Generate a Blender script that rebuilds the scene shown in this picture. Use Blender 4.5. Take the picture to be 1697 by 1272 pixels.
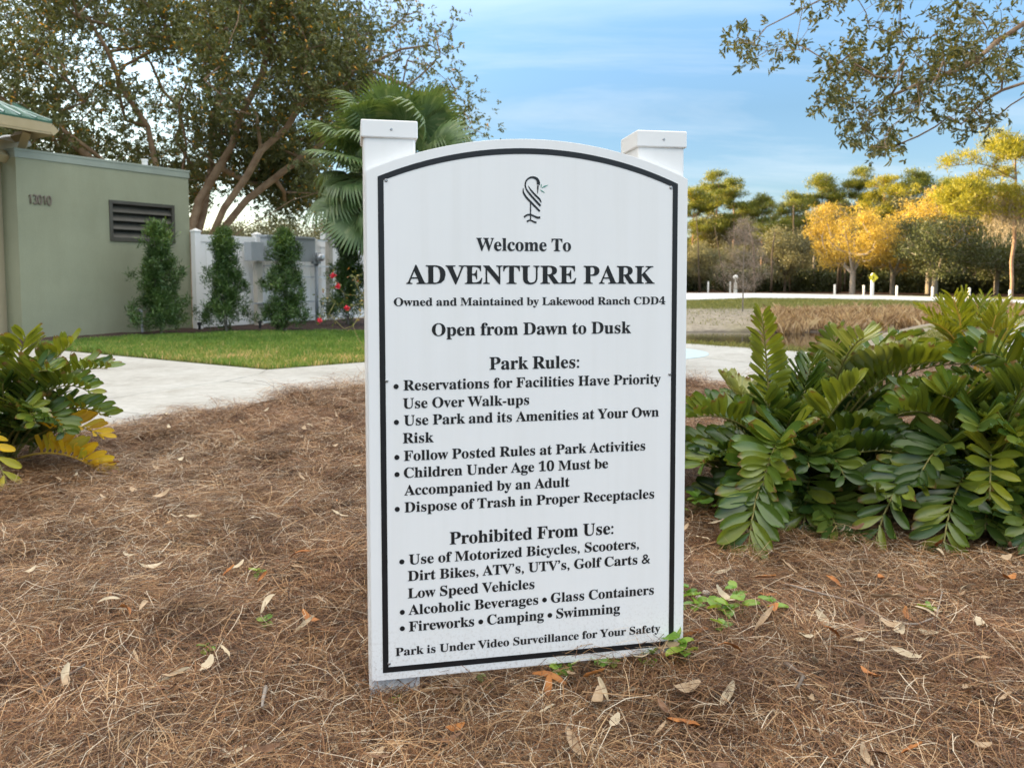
# Park rules sign in a pine-straw bed, dusk light.  Everything is built in metres, camera at the origin looking along +Y.
import bpy, bmesh, math, random, json, zlib, base64
import numpy as np
from mathutils import Vector, Matrix, noise
R = math.radians
for o in list(bpy.data.objects):
    bpy.data.objects.remove(o)
SC = bpy.context.scene
COL = SC.collection

# ------------------------------------------------------------------ camera, sky, sun, exposure
EYE, FPX, PITCH = 1.0, 1280.0, R(3.75)
cam = bpy.data.cameras.new('camera')
camo = bpy.data.objects.new('camera', cam)
COL.objects.link(camo)
SC.camera = camo
camo.location = (0, 0, EYE)
camo.rotation_euler = (R(90) - PITCH, 0, 0)
cam.sensor_width = 36
cam.lens = 36 * FPX / 1697
cam.shift_y = -94 / 1697
cam.clip_start, cam.clip_end = 0.05, 3000
cam.dof.use_dof = True
cam.dof.focus_distance = 1.95
cam.dof.aperture_fstop = 7.1

SUN_EL, SUN_AZ = R(9.0), R(-72)          # azimuth from +Y towards +X: the sun stands low on the left
world = bpy.data.worlds.new('World')
SC.world = world
world.use_nodes = True
nt = world.node_tree
nt.nodes.clear()
wn = nt.nodes.new
out = wn('ShaderNodeOutputWorld')
bg = wn('ShaderNodeBackground')
sky = wn('ShaderNodeTexSky')
sky.sky_type = 'NISHITA'
sky.sun_disc = False
sky.sun_elevation = SUN_EL
sky.sun_rotation = SUN_AZ
sky.altitude = 10
sky.air_density = 1.0
sky.dust_density = 1.0
sky.ozone_density = 2.2
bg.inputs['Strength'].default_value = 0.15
tc = wn('ShaderNodeTexCoord')
sep = wn('ShaderNodeSeparateXYZ')
nt.links.new(tc.outputs['Generated'], sep.inputs[0])
def wmath(op, a, b=None):
    m = wn('ShaderNodeMath'); m.operation = op
    for i, v in enumerate((a, b)):
        if v is None: continue
        if isinstance(v, (int, float)): m.inputs[i].default_value = v
        else: nt.links.new(v, m.inputs[i])
    return m.outputs[0]
def wramp(fac, stops):
    r = wn('ShaderNodeValToRGB'); e = r.color_ramp.elements
    while len(e) < len(stops): e.new(0.5)
    for i, (p, c) in enumerate(stops): e[i].position = p; e[i].color = (*c, 1)
    nt.links.new(fac, r.inputs[0]); return r.outputs[0]
def wmix(fac, a, b, mode='MIX'):
    m = wn('ShaderNodeMixRGB'); m.blend_type = mode
    for i, v in enumerate((fac, a, b)):
        if isinstance(v, (int, float)): m.inputs[i].default_value = v
        elif isinstance(v, tuple): m.inputs[i].default_value = (*v, 1)
        else: nt.links.new(v, m.inputs[i])
    return m.outputs[0]
up = wmath('MAXIMUM', sep.outputs[2], 0.0)
dotn = wn('ShaderNodeVectorMath'); dotn.operation = 'DOT_PRODUCT'
nt.links.new(tc.outputs['Generated'], dotn.inputs[0])
dotn.inputs[1].default_value = (math.sin(SUN_AZ) * math.cos(SUN_EL), math.cos(SUN_AZ) * math.cos(SUN_EL), math.sin(SUN_EL))
sunward = wmath('MAXIMUM', dotn.outputs['Value'], 0.0)      # the sky brightens and warms towards the sun's side
zz = wmath('ADD', up, 0.12)
comb = wn('ShaderNodeCombineXYZ')
nt.links.new(wmath('MULTIPLY', wmath('DIVIDE', sep.outputs[0], zz), 0.55), comb.inputs[0])
nt.links.new(wmath('MULTIPLY', wmath('DIVIDE', sep.outputs[1], zz), 1.7), comb.inputs[1])
cn = wn('ShaderNodeTexNoise')
for k_, v_ in (('Scale', 0.9), ('Detail', 9), ('Roughness', 0.62), ('Distortion', 0.5)): cn.inputs[k_].default_value = v_
nt.links.new(comb.outputs[0], cn.inputs['Vector'])
# low sky dimmed, bright unseen cover added overhead as fill, thin cirrus streaks everywhere
clear = wmix(1.0, sky.outputs[0], wmix(wramp(sunward, [(0.50, (0, 0, 0)), (0.97, (1, 1, 1))]), wramp(up, [(0.0, (0.34, 0.35, 0.44)), (0.09, (0.26, 0.275, 0.325)), (0.20, (0.265, 0.29, 0.32)), (0.32, (0.40, 0.43, 0.46)), (0.6, (1, 1, 1))]), (1.0, 0.86, 0.70)), 'MULTIPLY')
streak = wramp(cn.outputs['Fac'], [(0.46, (0, 0, 0)), (0.78, (1, 1, 1))])
clear = wmix(wmath('MULTIPLY', streak, 0.36), clear, (1.25, 1.28, 1.30))
fill_veil = wmix(1.0, (2.85, 2.72, 2.50), wramp(cn.outputs['Fac'], [(0.3, (0.78, 0.78, 0.80)), (0.7, (1.2, 1.2, 1.18))]), 'MULTIPLY')
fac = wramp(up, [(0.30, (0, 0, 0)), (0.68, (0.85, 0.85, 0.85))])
nt.links.new(wmix(fac, clear, fill_veil), bg.inputs['Color'])
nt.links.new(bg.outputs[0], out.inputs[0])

sun = bpy.data.lights.new('sun', 'SUN')
sun.energy = 3.0
sun.angle = R(0.5)
sun.color = (1.0, 0.76, 0.40)
suno = bpy.data.objects.new('sun', sun)
COL.objects.link(suno)
sd = Vector((math.sin(SUN_AZ) * math.cos(SUN_EL), math.cos(SUN_AZ) * math.cos(SUN_EL), math.sin(SUN_EL)))
suno.rotation_euler = sd.to_track_quat('Z', 'Y').to_euler()
suno.location = sd * 60

SC.view_settings.view_transform = 'Standard'
SC.view_settings.look = 'None'
SC.view_settings.exposure = 2.76
SC.view_settings.gamma = 1
SC.view_settings.use_curve_mapping = False
SC.cycles.max_bounces = 6
SC.cycles.diffuse_bounces = 4
SC.cycles.glossy_bounces = 3
SC.cycles.transmission_bounces = 4
SC.cycles.transparent_max_bounces = 8
SC.cycles.sample_clamp_indirect = 6.0

# ------------------------------------------------------------------ helpers
rng = np.random.default_rng(7)
random.seed(7)
CP, SP = math.cos(PITCH), math.sin(PITCH)
def at(px, py, dist):
    """world point seen at pixel (px, py) of the 1697x1272 photograph, 'dist' metres ahead"""
    dx, dz = (px - 848.5) / FPX, (542.0 - py) / FPX
    d = np.array([dx, CP + dz * SP, -SP + dz * CP])
    return np.array([0, 0, EYE]) + d * (dist / d[1])
def gnd(px, py, z=0.0):
    dx, dz = (px - 848.5) / FPX, (542.0 - py) / FPX
    d = np.array([dx, CP + dz * SP, -SP + dz * CP])
    return np.array([0, 0, EYE]) + d * ((z - EYE) / d[2])

def tag(o, label=None, cat=None, group=None, kind=None):
    if label: o['label'] = label
    if cat: o['category'] = cat
    if group: o['group'] = group
    if kind: o['kind'] = kind
    return o
def empty(name, loc, rz=0.0, parent=None):
    o = bpy.data.objects.new(name, None)
    o.empty_display_size = 0.1
    COL.objects.link(o)
    o.location = loc
    o.rotation_euler = (0, 0, rz)
    if parent: o.parent = parent
    return o
def link(name, me, mat=None, parent=None, loc=None, smooth=False):
    if mat is not None:
        me.materials.clear(); me.materials.append(mat)
    if smooth:
        me.polygons.foreach_set('use_smooth', [True] * len(me.polygons))
    o = bpy.data.objects.new(name, me)
    COL.objects.link(o)
    if parent: o.parent = parent
    if loc is not None: o.location = loc
    return o
class MB:
    """collects simple solids and builds them as one mesh"""
    def __init__(s): s.v = []; s.f = []
    def add(s, v, f):
        n = len(s.v); s.v += [tuple(map(float, p)) for p in v]; s.f += [tuple(i + n for i in q) for q in f]
        return s
    def box(s, x0, x1, y0, y1, z0, z1, b=0.0):
        if b <= 0:
            v = [(x, y, z) for z in (z0, z1) for y in (y0, y1) for x in (x0, x1)]
            return s.add(v, [(0, 2, 3, 1), (4, 5, 7, 6), (0, 1, 5, 4), (2, 6, 7, 3), (0, 4, 6, 2), (1, 3, 7, 5)])
        bm = bmesh.new()
        bmesh.ops.create_cube(bm, size=1)
        for w in bm.verts:
            w.co = Vector(((x0 + x1) / 2 + w.co.x * (x1 - x0), (y0 + y1) / 2 + w.co.y * (y1 - y0), (z0 + z1) / 2 + w.co.z * (z1 - z0)))
        bmesh.ops.bevel(bm, geom=bm.edges[:], offset=b, segments=2, affect='EDGES', profile=0.5)
        bm.verts.index_update()
        s.add([w.co[:] for w in bm.verts], [tuple(q.index for q in f.verts) for f in bm.faces])
        bm.free()
        return s
    def tube(s, pts, rad, n=8, cap=True):
        v, f = tube_np(np.array(pts, float), rad, n)
        if cap:
            m = len(v)
            f = [tuple(q) for q in f] + [tuple(range(n))[::-1], tuple(range(m - n, m))]
        return s.add(v, f)
    def lathe(s, prof, c=(0, 0, 0), n=16):
        v = []; f = []
        for r, z in prof:
            for i in range(n):
                a = 2 * math.pi * i / n
                v.append((c[0] + r * math.cos(a), c[1] + r * math.sin(a), c[2] + z))
        for k in range(len(prof) - 1):
            for i in range(n):
                j = (i + 1) % n
                f.append((k * n + i, k * n + j, (k + 1) * n + j, (k + 1) * n + i))
        f.append(tuple(range(n))[::-1]); f.append(tuple(range((len(prof) - 1) * n, len(prof) * n)))
        return s.add(v, f)
    def build(s, name, mat, parent=None, loc=None, smooth=False):
        me = bpy.data.meshes.new(name)
        me.from_pydata(s.v, [], s.f)
        me.update()
        return link(name, me, mat, parent, loc, smooth)
def tube_np(P, rad, n=6):
    P = np.asarray(P, float); m = len(P)
    rad = np.full(m, rad, float) if np.isscalar(rad) else np.asarray(rad, float)
    T = np.gradient(P, axis=0); T /= np.linalg.norm(T, axis=1)[:, None] + 1e-12
    a = np.array([0, 0, 1.0]) if abs(T[0, 2]) < 0.9 else np.array([1.0, 0, 0])
    N = np.zeros_like(P); u = np.cross(T[0], a); N[0] = u / np.linalg.norm(u)
    for i in range(1, m):
        u = N[i - 1] - T[i] * (N[i - 1] @ T[i]); N[i] = u / (np.linalg.norm(u) + 1e-12)
    B = np.cross(T, N)
    th = np.arange(n) * 2 * np.pi / n
    V = P[:, None] + rad[:, None, None] * (np.cos(th)[None, :, None] * N[:, None] + np.sin(th)[None, :, None] * B[:, None])
    i = np.arange(n); j = (i + 1) % n
    F = np.concatenate([np.stack([k * n + i, k * n + j, (k + 1) * n + j, (k + 1) * n + i], 1) for k in range(m - 1)])
    return V.reshape(-1, 3), F
def mesh_np(name, V, F, tint=None, smooth=False):
    """mesh from arrays: F is (n, 3) or (n, 4); tint is one value per face"""
    V = np.ascontiguousarray(V, np.float32); F = np.ascontiguousarray(F, np.int32)
    me = bpy.data.meshes.new(name)
    k = F.shape[1]
    me.vertices.add(len(V)); me.vertices.foreach_set('co', V.ravel())
    me.loops.add(F.size); me.loops.foreach_set('vertex_index', F.ravel())
    me.polygons.add(len(F)); me.polygons.foreach_set('loop_start', np.arange(0, F.size, k, dtype=np.int32))
    if smooth: me.polygons.foreach_set('use_smooth', np.ones(len(F), bool))
    if tint is not None:
        a = me.attributes.new('tint', 'FLOAT', 'FACE'); a.data.foreach_set('value', np.asarray(tint, np.float32))
    me.update(calc_edges=True)
    return me

# ------------------------------------------------------------------ materials
MATS = {}
class NT:
    def __init__(s, name):
        s.m = bpy.data.materials.new(name); s.m.use_nodes = True
        s.t = s.m.node_tree; s.t.nodes.clear()
        s.out = s.n('ShaderNodeOutputMaterial')
    def n(s, ty, **kw):
        x = s.t.nodes.new(ty)
        for k, v in kw.items(): setattr(x, k, v)
        return x
    def l(s, a, b): s.t.links.new(a, b)
    def coord(s, kind='Object', scale=(1, 1, 1)):
        c = s.n('ShaderNodeTexCoord'); mp = s.n('ShaderNodeMapping'); mp.inputs['Scale'].default_value = scale
        s.l(c.outputs[kind], mp.inputs[0]); return mp.outputs[0]
    def noise(s, vec, scale, detail=6, rough=0.6):
        x = s.n('ShaderNodeTexNoise'); x.inputs['Scale'].default_value = scale
        x.inputs['Detail'].default_value = detail; x.inputs['Roughness'].default_value = rough
        s.l(vec, x.inputs['Vector']); return x.outputs['Fac']
    def ramp(s, fac, stops):
        x = s.n('ShaderNodeValToRGB'); e = x.color_ramp.elements
        while len(e) < len(stops): e.new(0.5)
        for i, (p, c) in enumerate(stops):
            e[i].position = p; e[i].color = (*c, 1) if len(c) == 3 else c
        s.l(fac, x.inputs[0]); return x.outputs[0]
    def mix(s, fac, a, b, mode='MIX'):
        x = s.n('ShaderNodeMixRGB', blend_type=mode)
        for i, v in enumerate((fac, a, b)):
            if isinstance(v, (int, float)): x.inputs[i].default_value = v
            elif isinstance(v, tuple): x.inputs[i].default_value = (*v, 1)
            else: s.l(v, x.inputs[i])
        return x.outputs[0]
    def attr(s, name):
        x = s.n('ShaderNodeAttribute'); x.attribute_name = name; return x.outputs['Fac']
    def bsdf(s, col, rough=0.6, spec=0.4, metal=0.0, bump=None, bstr=0.3, bdist=0.01, coat=0.0):
        b = s.n('ShaderNodeBsdfPrincipled')
        if isinstance(col, tuple): b.inputs['Base Color'].default_value = (*col, 1)
        else: s.l(col, b.inputs['Base Color'])
        if isinstance(rough, (int, float)): b.inputs['Roughness'].default_value = rough
        else: s.l(rough, b.inputs['Roughness'])
        b.inputs['Specular IOR Level'].default_value = spec
        b.inputs['Metallic'].default_value = metal
        b.inputs['Coat Weight'].default_value = coat
        if bump is not None:
            u = s.n('ShaderNodeBump'); u.inputs['Strength'].default_value = bstr; u.inputs['Distance'].default_value = bdist
            s.l(bump, u.inputs['Height']); s.l(u.outputs[0], b.inputs['Normal'])
        return b.outputs[0]
    def fin(s, sh): s.l(sh, s.out.inputs[0]); return s.m
def plain(name, c0, c1=None, rough=0.6, scale=6.0, spec=0.4, metal=0.0, bump=0.15, bdist=0.004, bscale=None, detail=7, coat=0.0, contrast=(0.3, 0.7)):
    c1 = c1 or tuple(min(1, v * 1.18) for v in c0)
    t = NT(name); v = t.coord()
    f = t.noise(v, scale, detail)
    col = t.ramp(f, [(contrast[0], c0), (contrast[1], c1)])
    return t.fin(t.bsdf(col, rough, spec, metal, t.noise(v, bscale or scale * 8, 5), bump, bdist, coat))
def leafmat(name, stops, rough=0.5, spec=0.35, trans=0.3, tcol=None, perobj=False, vein=False):
    t = NT(name)
    if perobj:
        f = t.n('ShaderNodeObjectInfo').outputs['Random']
    else:
        f = t.attr('tint')
    col = t.ramp(f, stops)
    bump = None
    if vein:
        v = t.coord('Object', (60, 3, 1))
        w = t.noise(v, 3.0, 3)
        g = t.noise(t.coord('Object'), 25.0, 4)
        col = t.mix(0.25, col, t.ramp(g, [(0.35, (0.6, 0.6, 0.5)), (0.65, (1.35, 1.3, 1.15))]), 'MULTIPLY')
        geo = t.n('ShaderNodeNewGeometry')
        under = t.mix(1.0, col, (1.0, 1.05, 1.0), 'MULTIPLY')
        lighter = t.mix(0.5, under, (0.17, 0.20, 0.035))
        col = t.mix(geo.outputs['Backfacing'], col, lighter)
        bump = w
        so = t.n('ShaderNodeSeparateXYZ'); t.l(t.coord('Object'), so.inputs[0])
        tip = t.ramp(so.outputs[1], [(0.106, (0, 0, 0)), (0.121, (1, 1, 1))])
        rnd = t.ramp(t.n('ShaderNodeObjectInfo').outputs['Random'], [(0.70, (0, 0, 0)), (0.72, (1, 1, 1))])
        col = t.mix(t.mix(1.0, tip, rnd, 'MULTIPLY'), col, (0.20, 0.12, 0.045))      # some dried tips
    b = t.bsdf(col, rough, spec, bump=bump, bstr=0.35, bdist=0.002)
    tr = t.n('ShaderNodeBsdfTranslucent')
    tc_ = t.mix(1.0, col, tcol or (1.7, 1.5, 0.5), 'MULTIPLY')
    t.l(tc_, tr.inputs[0])
    mx = t.n('ShaderNodeMixShader'); mx.inputs[0].default_value = trans
    t.l(b, mx.inputs[1]); t.l(tr.outputs[0], mx.inputs[2])
    return t.fin(mx.outputs[0])

M = {}
M['vinyl'] = plain('white vinyl', (0.87, 0.86, 0.835), (0.905, 0.895, 0.875), rough=0.35, scale=3, bump=0.02)
def paintmat(name, c0, c1, rough, splash):
    # painted board: faint vertical rain streaks, fine scuffs and soil splashed up from the ground
    t = NT(name); v = t.coord('Object')
    col = t.ramp(t.noise(v, 4, 6), [(0.3, c0), (0.7, c1)])
    st = t.noise(t.coord('Object', (26, 26, 0.8)), 1.0, 5)
    col = t.mix(1.0, col, t.ramp(st, [(0.32, (0.975, 0.972, 0.965)), (0.55, (1, 1, 1))]), 'MULTIPLY')
    sx = t.n('ShaderNodeSeparateXYZ'); t.l(v, sx.inputs[0])
    low = t.n('ShaderNodeMapRange'); t.l(sx.outputs[2], low.inputs[0])
    low.inputs[1].default_value, low.inputs[2].default_value, low.inputs[3].default_value, low.inputs[4].default_value = splash[0], splash[1], 0.38, 0.0
    spk = t.ramp(t.noise(v, 130, 4, 0.7), [(0.50, (0, 0, 0)), (0.66, (1, 1, 1))])
    m = t.n('ShaderNodeMath', operation='MULTIPLY'); t.l(low.outputs[0], m.inputs[0]); t.l(spk, m.inputs[1])
    col = t.mix(m.outputs[0], col, (0.34, 0.25, 0.17))
    rr = t.ramp(t.noise(v, 14, 6), [(0.3, (rough * .8,) * 3), (0.7, (rough * 1.3,) * 3)])
    return t.fin(t.bsdf(col, rr, 0.35, bump=t.noise(v, 60, 5), bstr=0.03, bdist=0.002))
M['panel'] = paintmat('sign face', (0.885, 0.875, 0.855), (0.91, 0.90, 0.88), 0.42, (0.0, 0.16))
M['post_vinyl'] = paintmat('post vinyl', (0.87, 0.86, 0.835), (0.905, 0.895, 0.875), 0.35, (0.10, 0.28))
M['ink'] = plain('black print', (0.010, 0.010, 0.011), (0.016, 0.016, 0.018), rough=0.4, scale=20, bump=0.0)
M['teal'] = plain('green print', (0.05, 0.26, 0.19), (0.09, 0.33, 0.25), rough=0.45, scale=60, bump=0.0)
M['steel'] = plain('screw steel', (0.35, 0.35, 0.36), (0.55, 0.55, 0.55), rough=0.3, metal=0.9, scale=30)
def stuccomat():
    t = NT('sage stucco'); v = t.coord('Object')
    col = t.ramp(t.noise(v, 0.8, 7), [(0.32, (0.271, 0.281, 0.192)), (0.68, (0.328, 0.337, 0.234))])
    st = t.noise(t.coord('Object', (2.2, 2.2, 0.5)), 1.0, 8, 0.7)
    col = t.mix(1.0, col, t.ramp(st, [(0.33, (0.93, 0.93, 0.92)), (0.56, (1, 1, 1))]), 'MULTIPLY')
    gr = t.noise(v, 55, 5, 0.7)
    col = t.mix(1.0, col, t.ramp(gr, [(0.3, (0.93, 0.93, 0.93)), (0.7, (1.04, 1.04, 1.04))]), 'MULTIPLY')
    return t.fin(t.bsdf(col, 0.9, 0.15, bump=gr, bstr=0.8, bdist=0.008))
M['stucco'] = stuccomat()
M['stucco_cap'] = plain('sage metal flashing', (0.24, 0.265, 0.215), (0.29, 0.32, 0.26), rough=0.5, scale=2)
M['bronze'] = plain('bronze louvre', (0.060, 0.055, 0.043), (0.085, 0.078, 0.062), rough=0.45, scale=5)
M['numeral'] = plain('bronze numerals', (0.16, 0.13, 0.10), (0.20, 0.165, 0.125), rough=0.5, scale=20)
M['tan'] = plain('tan painted timber', (0.399, 0.315, 0.170), (0.451, 0.357, 0.212), rough=0.7, scale=3, bump=0.2)
M['cream'] = plain('cream stucco', (0.50, 0.42, 0.29), (0.56, 0.48, 0.34), rough=0.9, scale=2, bump=0.5, bscale=110)
M['green_metal'] = plain('green roof metal', (0.03, 0.13, 0.09), (0.05, 0.17, 0.12), rough=0.3, scale=3, spec=0.6, coat=0.3)
M['galv'] = plain('galvanised metal', (0.55, 0.56, 0.58), (0.70, 0.71, 0.73), rough=0.35, metal=0.6, scale=8)
M['greybox'] = plain('grey enamel', (0.36, 0.39, 0.41), (0.43, 0.46, 0.48), rough=0.45, scale=4)
M['pvc'] = plain('grey conduit', (0.30, 0.33, 0.36), (0.36, 0.39, 0.42), rough=0.5, scale=8)
M['beige'] = plain('beige post', (0.52, 0.48, 0.40), (0.58, 0.54, 0.46), rough=0.7, scale=6)
M['dark'] = plain('dark plastic', (0.02, 0.02, 0.02), (0.04, 0.04, 0.04), rough=0.6)
M['bark'] = plain('grey brown bark', (0.221, 0.136, 0.083), (0.442, 0.304, 0.195), rough=0.95, spec=0.1, scale=4, bump=0.9, bdist=0.03, bscale=14)
M['bark_dark'] = plain('dark bark', (0.05, 0.038, 0.028), (0.13, 0.10, 0.075), rough=0.95, spec=0.1, scale=6, bump=0.9, bdist=0.03, bscale=18)
M['bark_grey'] = plain('grey bark', (0.20, 0.17, 0.14), (0.33, 0.29, 0.25), rough=0.95, spec=0.1, scale=6, bump=0.9, bdist=0.02, bscale=18)
M['bark_pine'] = plain('red pine bark', (0.20, 0.12, 0.08), (0.36, 0.24, 0.17), rough=0.95, spec=0.1, scale=3, bump=0.9, bdist=0.03, bscale=10)
M['post_white'] = plain('white painted post', (0.74, 0.73, 0.70), (0.82, 0.81, 0.78), rough=0.6, scale=10)
M['sign_yellow'] = plain('yellow sign face', (0.72, 0.62, 0.04), (0.80, 0.70, 0.06), rough=0.4, scale=10)
M['stick'] = plain('dry twig', (0.10, 0.075, 0.055), (0.24, 0.19, 0.15), rough=0.9, scale=30, bump=0.6, bscale=80)
M['pale_twig'] = plain('pale twig', (0.26, 0.21, 0.17), (0.40, 0.34, 0.28), rough=0.9, scale=30, bump=0.5, bscale=80)
M['stone'] = plain('white stone', (0.50, 0.44, 0.36), (0.70, 0.66, 0.58), rough=0.8, scale=25, bump=0.5)

def concrete():
    t = NT('broom finished concrete'); v = t.coord('Object')
    a = t.noise(v, 0.9, 8, 0.65); b = t.noise(v, 9, 8, 0.7); c = t.noise(v, 160, 3, 0.6)
    col = t.ramp(a, [(0.28, (0.33, 0.315, 0.28)), (0.5, (0.425, 0.41, 0.375)), (0.75, (0.48, 0.475, 0.445))])
    col = t.mix(0.8, col, t.ramp(b, [(0.3, (0.80, 0.79, 0.77)), (0.62, (1.08, 1.08, 1.08))]), 'MULTIPLY')
    sp_ = t.noise(v, 2.6, 9, 0.75)
    col = t.mix(0.7, col, t.ramp(sp_, [(0.34, (0.76, 0.74, 0.70)), (0.48, (1.03, 1.03, 1.03))]), 'MULTIPLY')
    col = t.mix(0.5, col, t.ramp(c, [(0.3, (0.82, 0.82, 0.82)), (0.65, (1.1, 1.1, 1.1))]), 'MULTIPLY')
    oi = t.n('ShaderNodeObjectInfo')
    col = t.mix(1.0, col, t.ramp(oi.outputs['Random'], [(0, (0.93, 0.93, 0.94)), (1, (1.05, 1.05, 1.04))]), 'MULTIPLY')
    br = t.noise(t.coord('Object', (6, 220, 6)), 2, 2)
    return t.fin(t.bsdf(col, 0.85, 0.2, bump=br, bstr=0.3, bdist=0.002))
M['concrete'] = concrete()
M['joint'] = plain('dark joint sand', (0.07, 0.06, 0.045), (0.12, 0.10, 0.08), rough=1.0, scale=20)
M['disc'] = plain('pale blue concrete', (0.40, 0.50, 0.52), (0.47, 0.56, 0.58), rough=0.8, scale=3)
M['road'] = plain('pale road concrete', (0.570, 0.561, 0.534), (0.662, 0.653, 0.626), rough=0.8, scale=0.5, spec=0.2)
def mulchmat():
    t = NT('pine straw soil'); v = t.coord('Object')
    a = t.noise(v, 1.1, 5); b = t.noise(v, 35, 8, 0.75)
    col = t.ramp(b, [(0.3, (0.022, 0.014, 0.009)), (0.55, (0.07, 0.042, 0.025)), (0.75, (0.15, 0.095, 0.058))])
    col = t.mix(0.6, col, t.ramp(a, [(0.35, (1.15, 0.85, 0.70)), (0.65, (1.0, 0.98, 0.92))]), 'MULTIPLY')
    return t.fin(t.bsdf(col, 0.95, 0.1, bump=t.noise(t.coord('Object', (1, 1, 1)), 90, 8, 0.8), bstr=1.0, bdist=0.02))
M['mulch'] = mulchmat()
M['mulch_dark'] = plain('dark bark mulch', (0.030, 0.018, 0.013), (0.095, 0.055, 0.040), rough=1, scale=18, bump=1.0, bdist=0.03, bscale=40)
def needlemat():
    t = NT('dry pine needles')
    f = t.attr('tint')
    col = t.ramp(f, [(0.0, (0.035, 0.014, 0.007)), (0.3, (0.125, 0.055, 0.023)), (0.6, (0.28, 0.145, 0.063)), (0.85, (0.50, 0.335, 0.18)), (1.0, (0.62, 0.54, 0.42))])
    g = t.n('ShaderNodeNewGeometry')
    a = t.noise(g.outputs['Position'], 0.9, 5, 0.6)
    col = t.mix(0.9, col, t.ramp(a, [(0.36, (0.92, 0.80, 0.70)), (0.5, (1.0, 0.96, 0.92)), (0.66, (1.15, 1.18, 1.20))]), 'MULTIPLY')
    c = t.noise(g.outputs['Position'], 5.0, 3, 0.6)
    col = t.mix(0.6, col, t.ramp(c, [(0.36, (0.50, 0.46, 0.43)), (0.62, (1.25, 1.25, 1.22))]), 'MULTIPLY')
    return t.fin(t.bsdf(col, 0.6, 0.3))
M['needle'] = needlemat()
def groundmat():
    t = NT('ground'); g = t.n('ShaderNodeNewGeometry'); v = g.outputs['Position']
    a = t.noise(v, 0.35, 6); b = t.noise(v, 6, 8, 0.7)
    grass = t.ramp(b, [(0.3, (0.10, 0.105, 0.035)), (0.6, (0.19, 0.18, 0.07)), (0.8, (0.28, 0.24, 0.11))])
    grass = t.mix(0.7, grass, t.ramp(a, [(0.35, (0.8, 0.95, 0.7)), (0.65, (1.25, 1.08, 0.95))]), 'MULTIPLY')
    soil = t.ramp(b, [(0.3, (0.17, 0.14, 0.10)), (0.55, (0.33, 0.285, 0.22)), (0.8, (0.45, 0.40, 0.31))])
    lit = t.ramp(b, [(0.3, (0.035, 0.022, 0.013)), (0.6, (0.10, 0.055, 0.033)), (0.8, (0.17, 0.10, 0.06))])
    mud = t.ramp(b, [(0.3, (0.030, 0.024, 0.020)), (0.7, (0.085, 0.068, 0.058))])
    col = t.mix(t.attr('soil'), grass, soil)
    col = t.mix(t.attr('mud'), col, mud)
    col = t.mix(t.attr('litter'), col, lit)
    return t.fin(t.bsdf(col, 0.95, 0.1, bump=b, bstr=0.8, bdist=0.05))
M['ground'] = groundmat()
def watermat():
    t = NT('pond water'); v = t.coord('Object')
    return t.fin(t.bsdf((0.018, 0.015, 0.010), 0.06, 0.5, bump=t.noise(v, 5, 3), bstr=0.12, bdist=0.01))
M['water'] = watermat()
M['grass'] = leafmat('lawn grass', [(0, (0.088, 0.173, 0.029)), (0.55, (0.211, 0.336, 0.070)), (0.8, (0.423, 0.407, 0.136)), (1, (0.844, 0.589, 0.346))], trans=0.3, rough=0.5)
M['coontie'] = leafmat('yellow green leaflets', [(0, (0.17, 0.22, 0.02)), (1, (0.38, 0.37, 0.04))], rough=0.35, spec=0.5, trans=0.35, perobj=True)
M['dry_reed'] = leafmat('dry reeds', [(0, (0.20, 0.125, 0.065)), (0.5, (0.46, 0.31, 0.19)), (1, (0.68, 0.53, 0.36))], trans=0.2)
M['verge'] = leafmat('verge grass', [(0, (0.098, 0.120, 0.028)), (0.5, (0.194, 0.208, 0.058)), (1, (0.374, 0.336, 0.128))], trans=0.2)
M['oakleaf'] = leafmat('big tree leaves', [(0, (0.068, 0.088, 0.028)), (0.5, (0.150, 0.166, 0.059)), (0.85, (0.265, 0.265, 0.109)), (0.94, (0.370, 0.235, 0.062)), (1, (0.785, 0.392, 0.047))], rough=0.42, spec=0.5, trans=0.25)  # orange end of the ramp is painted sun glow
M['liveoak'] = leafmat('live oak leaves', [(0, (0.052, 0.066, 0.018)), (0.5, (0.123, 0.132, 0.038)), (1, (0.263, 0.223, 0.068))], rough=0.4, spec=0.5, trans=0.3)
M['darkoak'] = leafmat('dark oak leaves', [(0, (0.032, 0.044, 0.015)), (0.6, (0.082, 0.096, 0.036)), (1, (0.164, 0.171, 0.064))], trans=0.2)
M['greyoak'] = leafmat('grey oak leaves', [(0, (0.079, 0.079, 0.042)), (0.6, (0.166, 0.162, 0.087)), (1, (0.280, 0.256, 0.150))], trans=0.2)
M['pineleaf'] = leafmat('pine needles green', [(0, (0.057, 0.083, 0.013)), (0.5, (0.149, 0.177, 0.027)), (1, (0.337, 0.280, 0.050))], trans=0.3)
M['sunpine'] = leafmat('sunlit pine needles', [(0, (0.100, 0.119, 0.017)), (0.5, (0.260, 0.246, 0.025)), (1, (0.444, 0.373, 0.043))], trans=0.35)  # low-sun yellow put into the needle colour
M['gold'] = leafmat('golden leaves', [(0, (0.13, 0.10, 0.03)), (0.35, (0.32, 0.23, 0.05)), (0.7, (0.50, 0.37, 0.075)), (1, (0.62, 0.50, 0.16))], trans=0.35)
M['moss'] = leafmat('hanging moss', [(0, (0.20, 0.17, 0.13)), (1, (0.38, 0.31, 0.24))], trans=0.2)
M['bare'] = leafmat('bare twigs', [(0, (0.250, 0.186, 0.132)), (1, (0.475, 0.360, 0.270))], trans=0.0)
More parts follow.
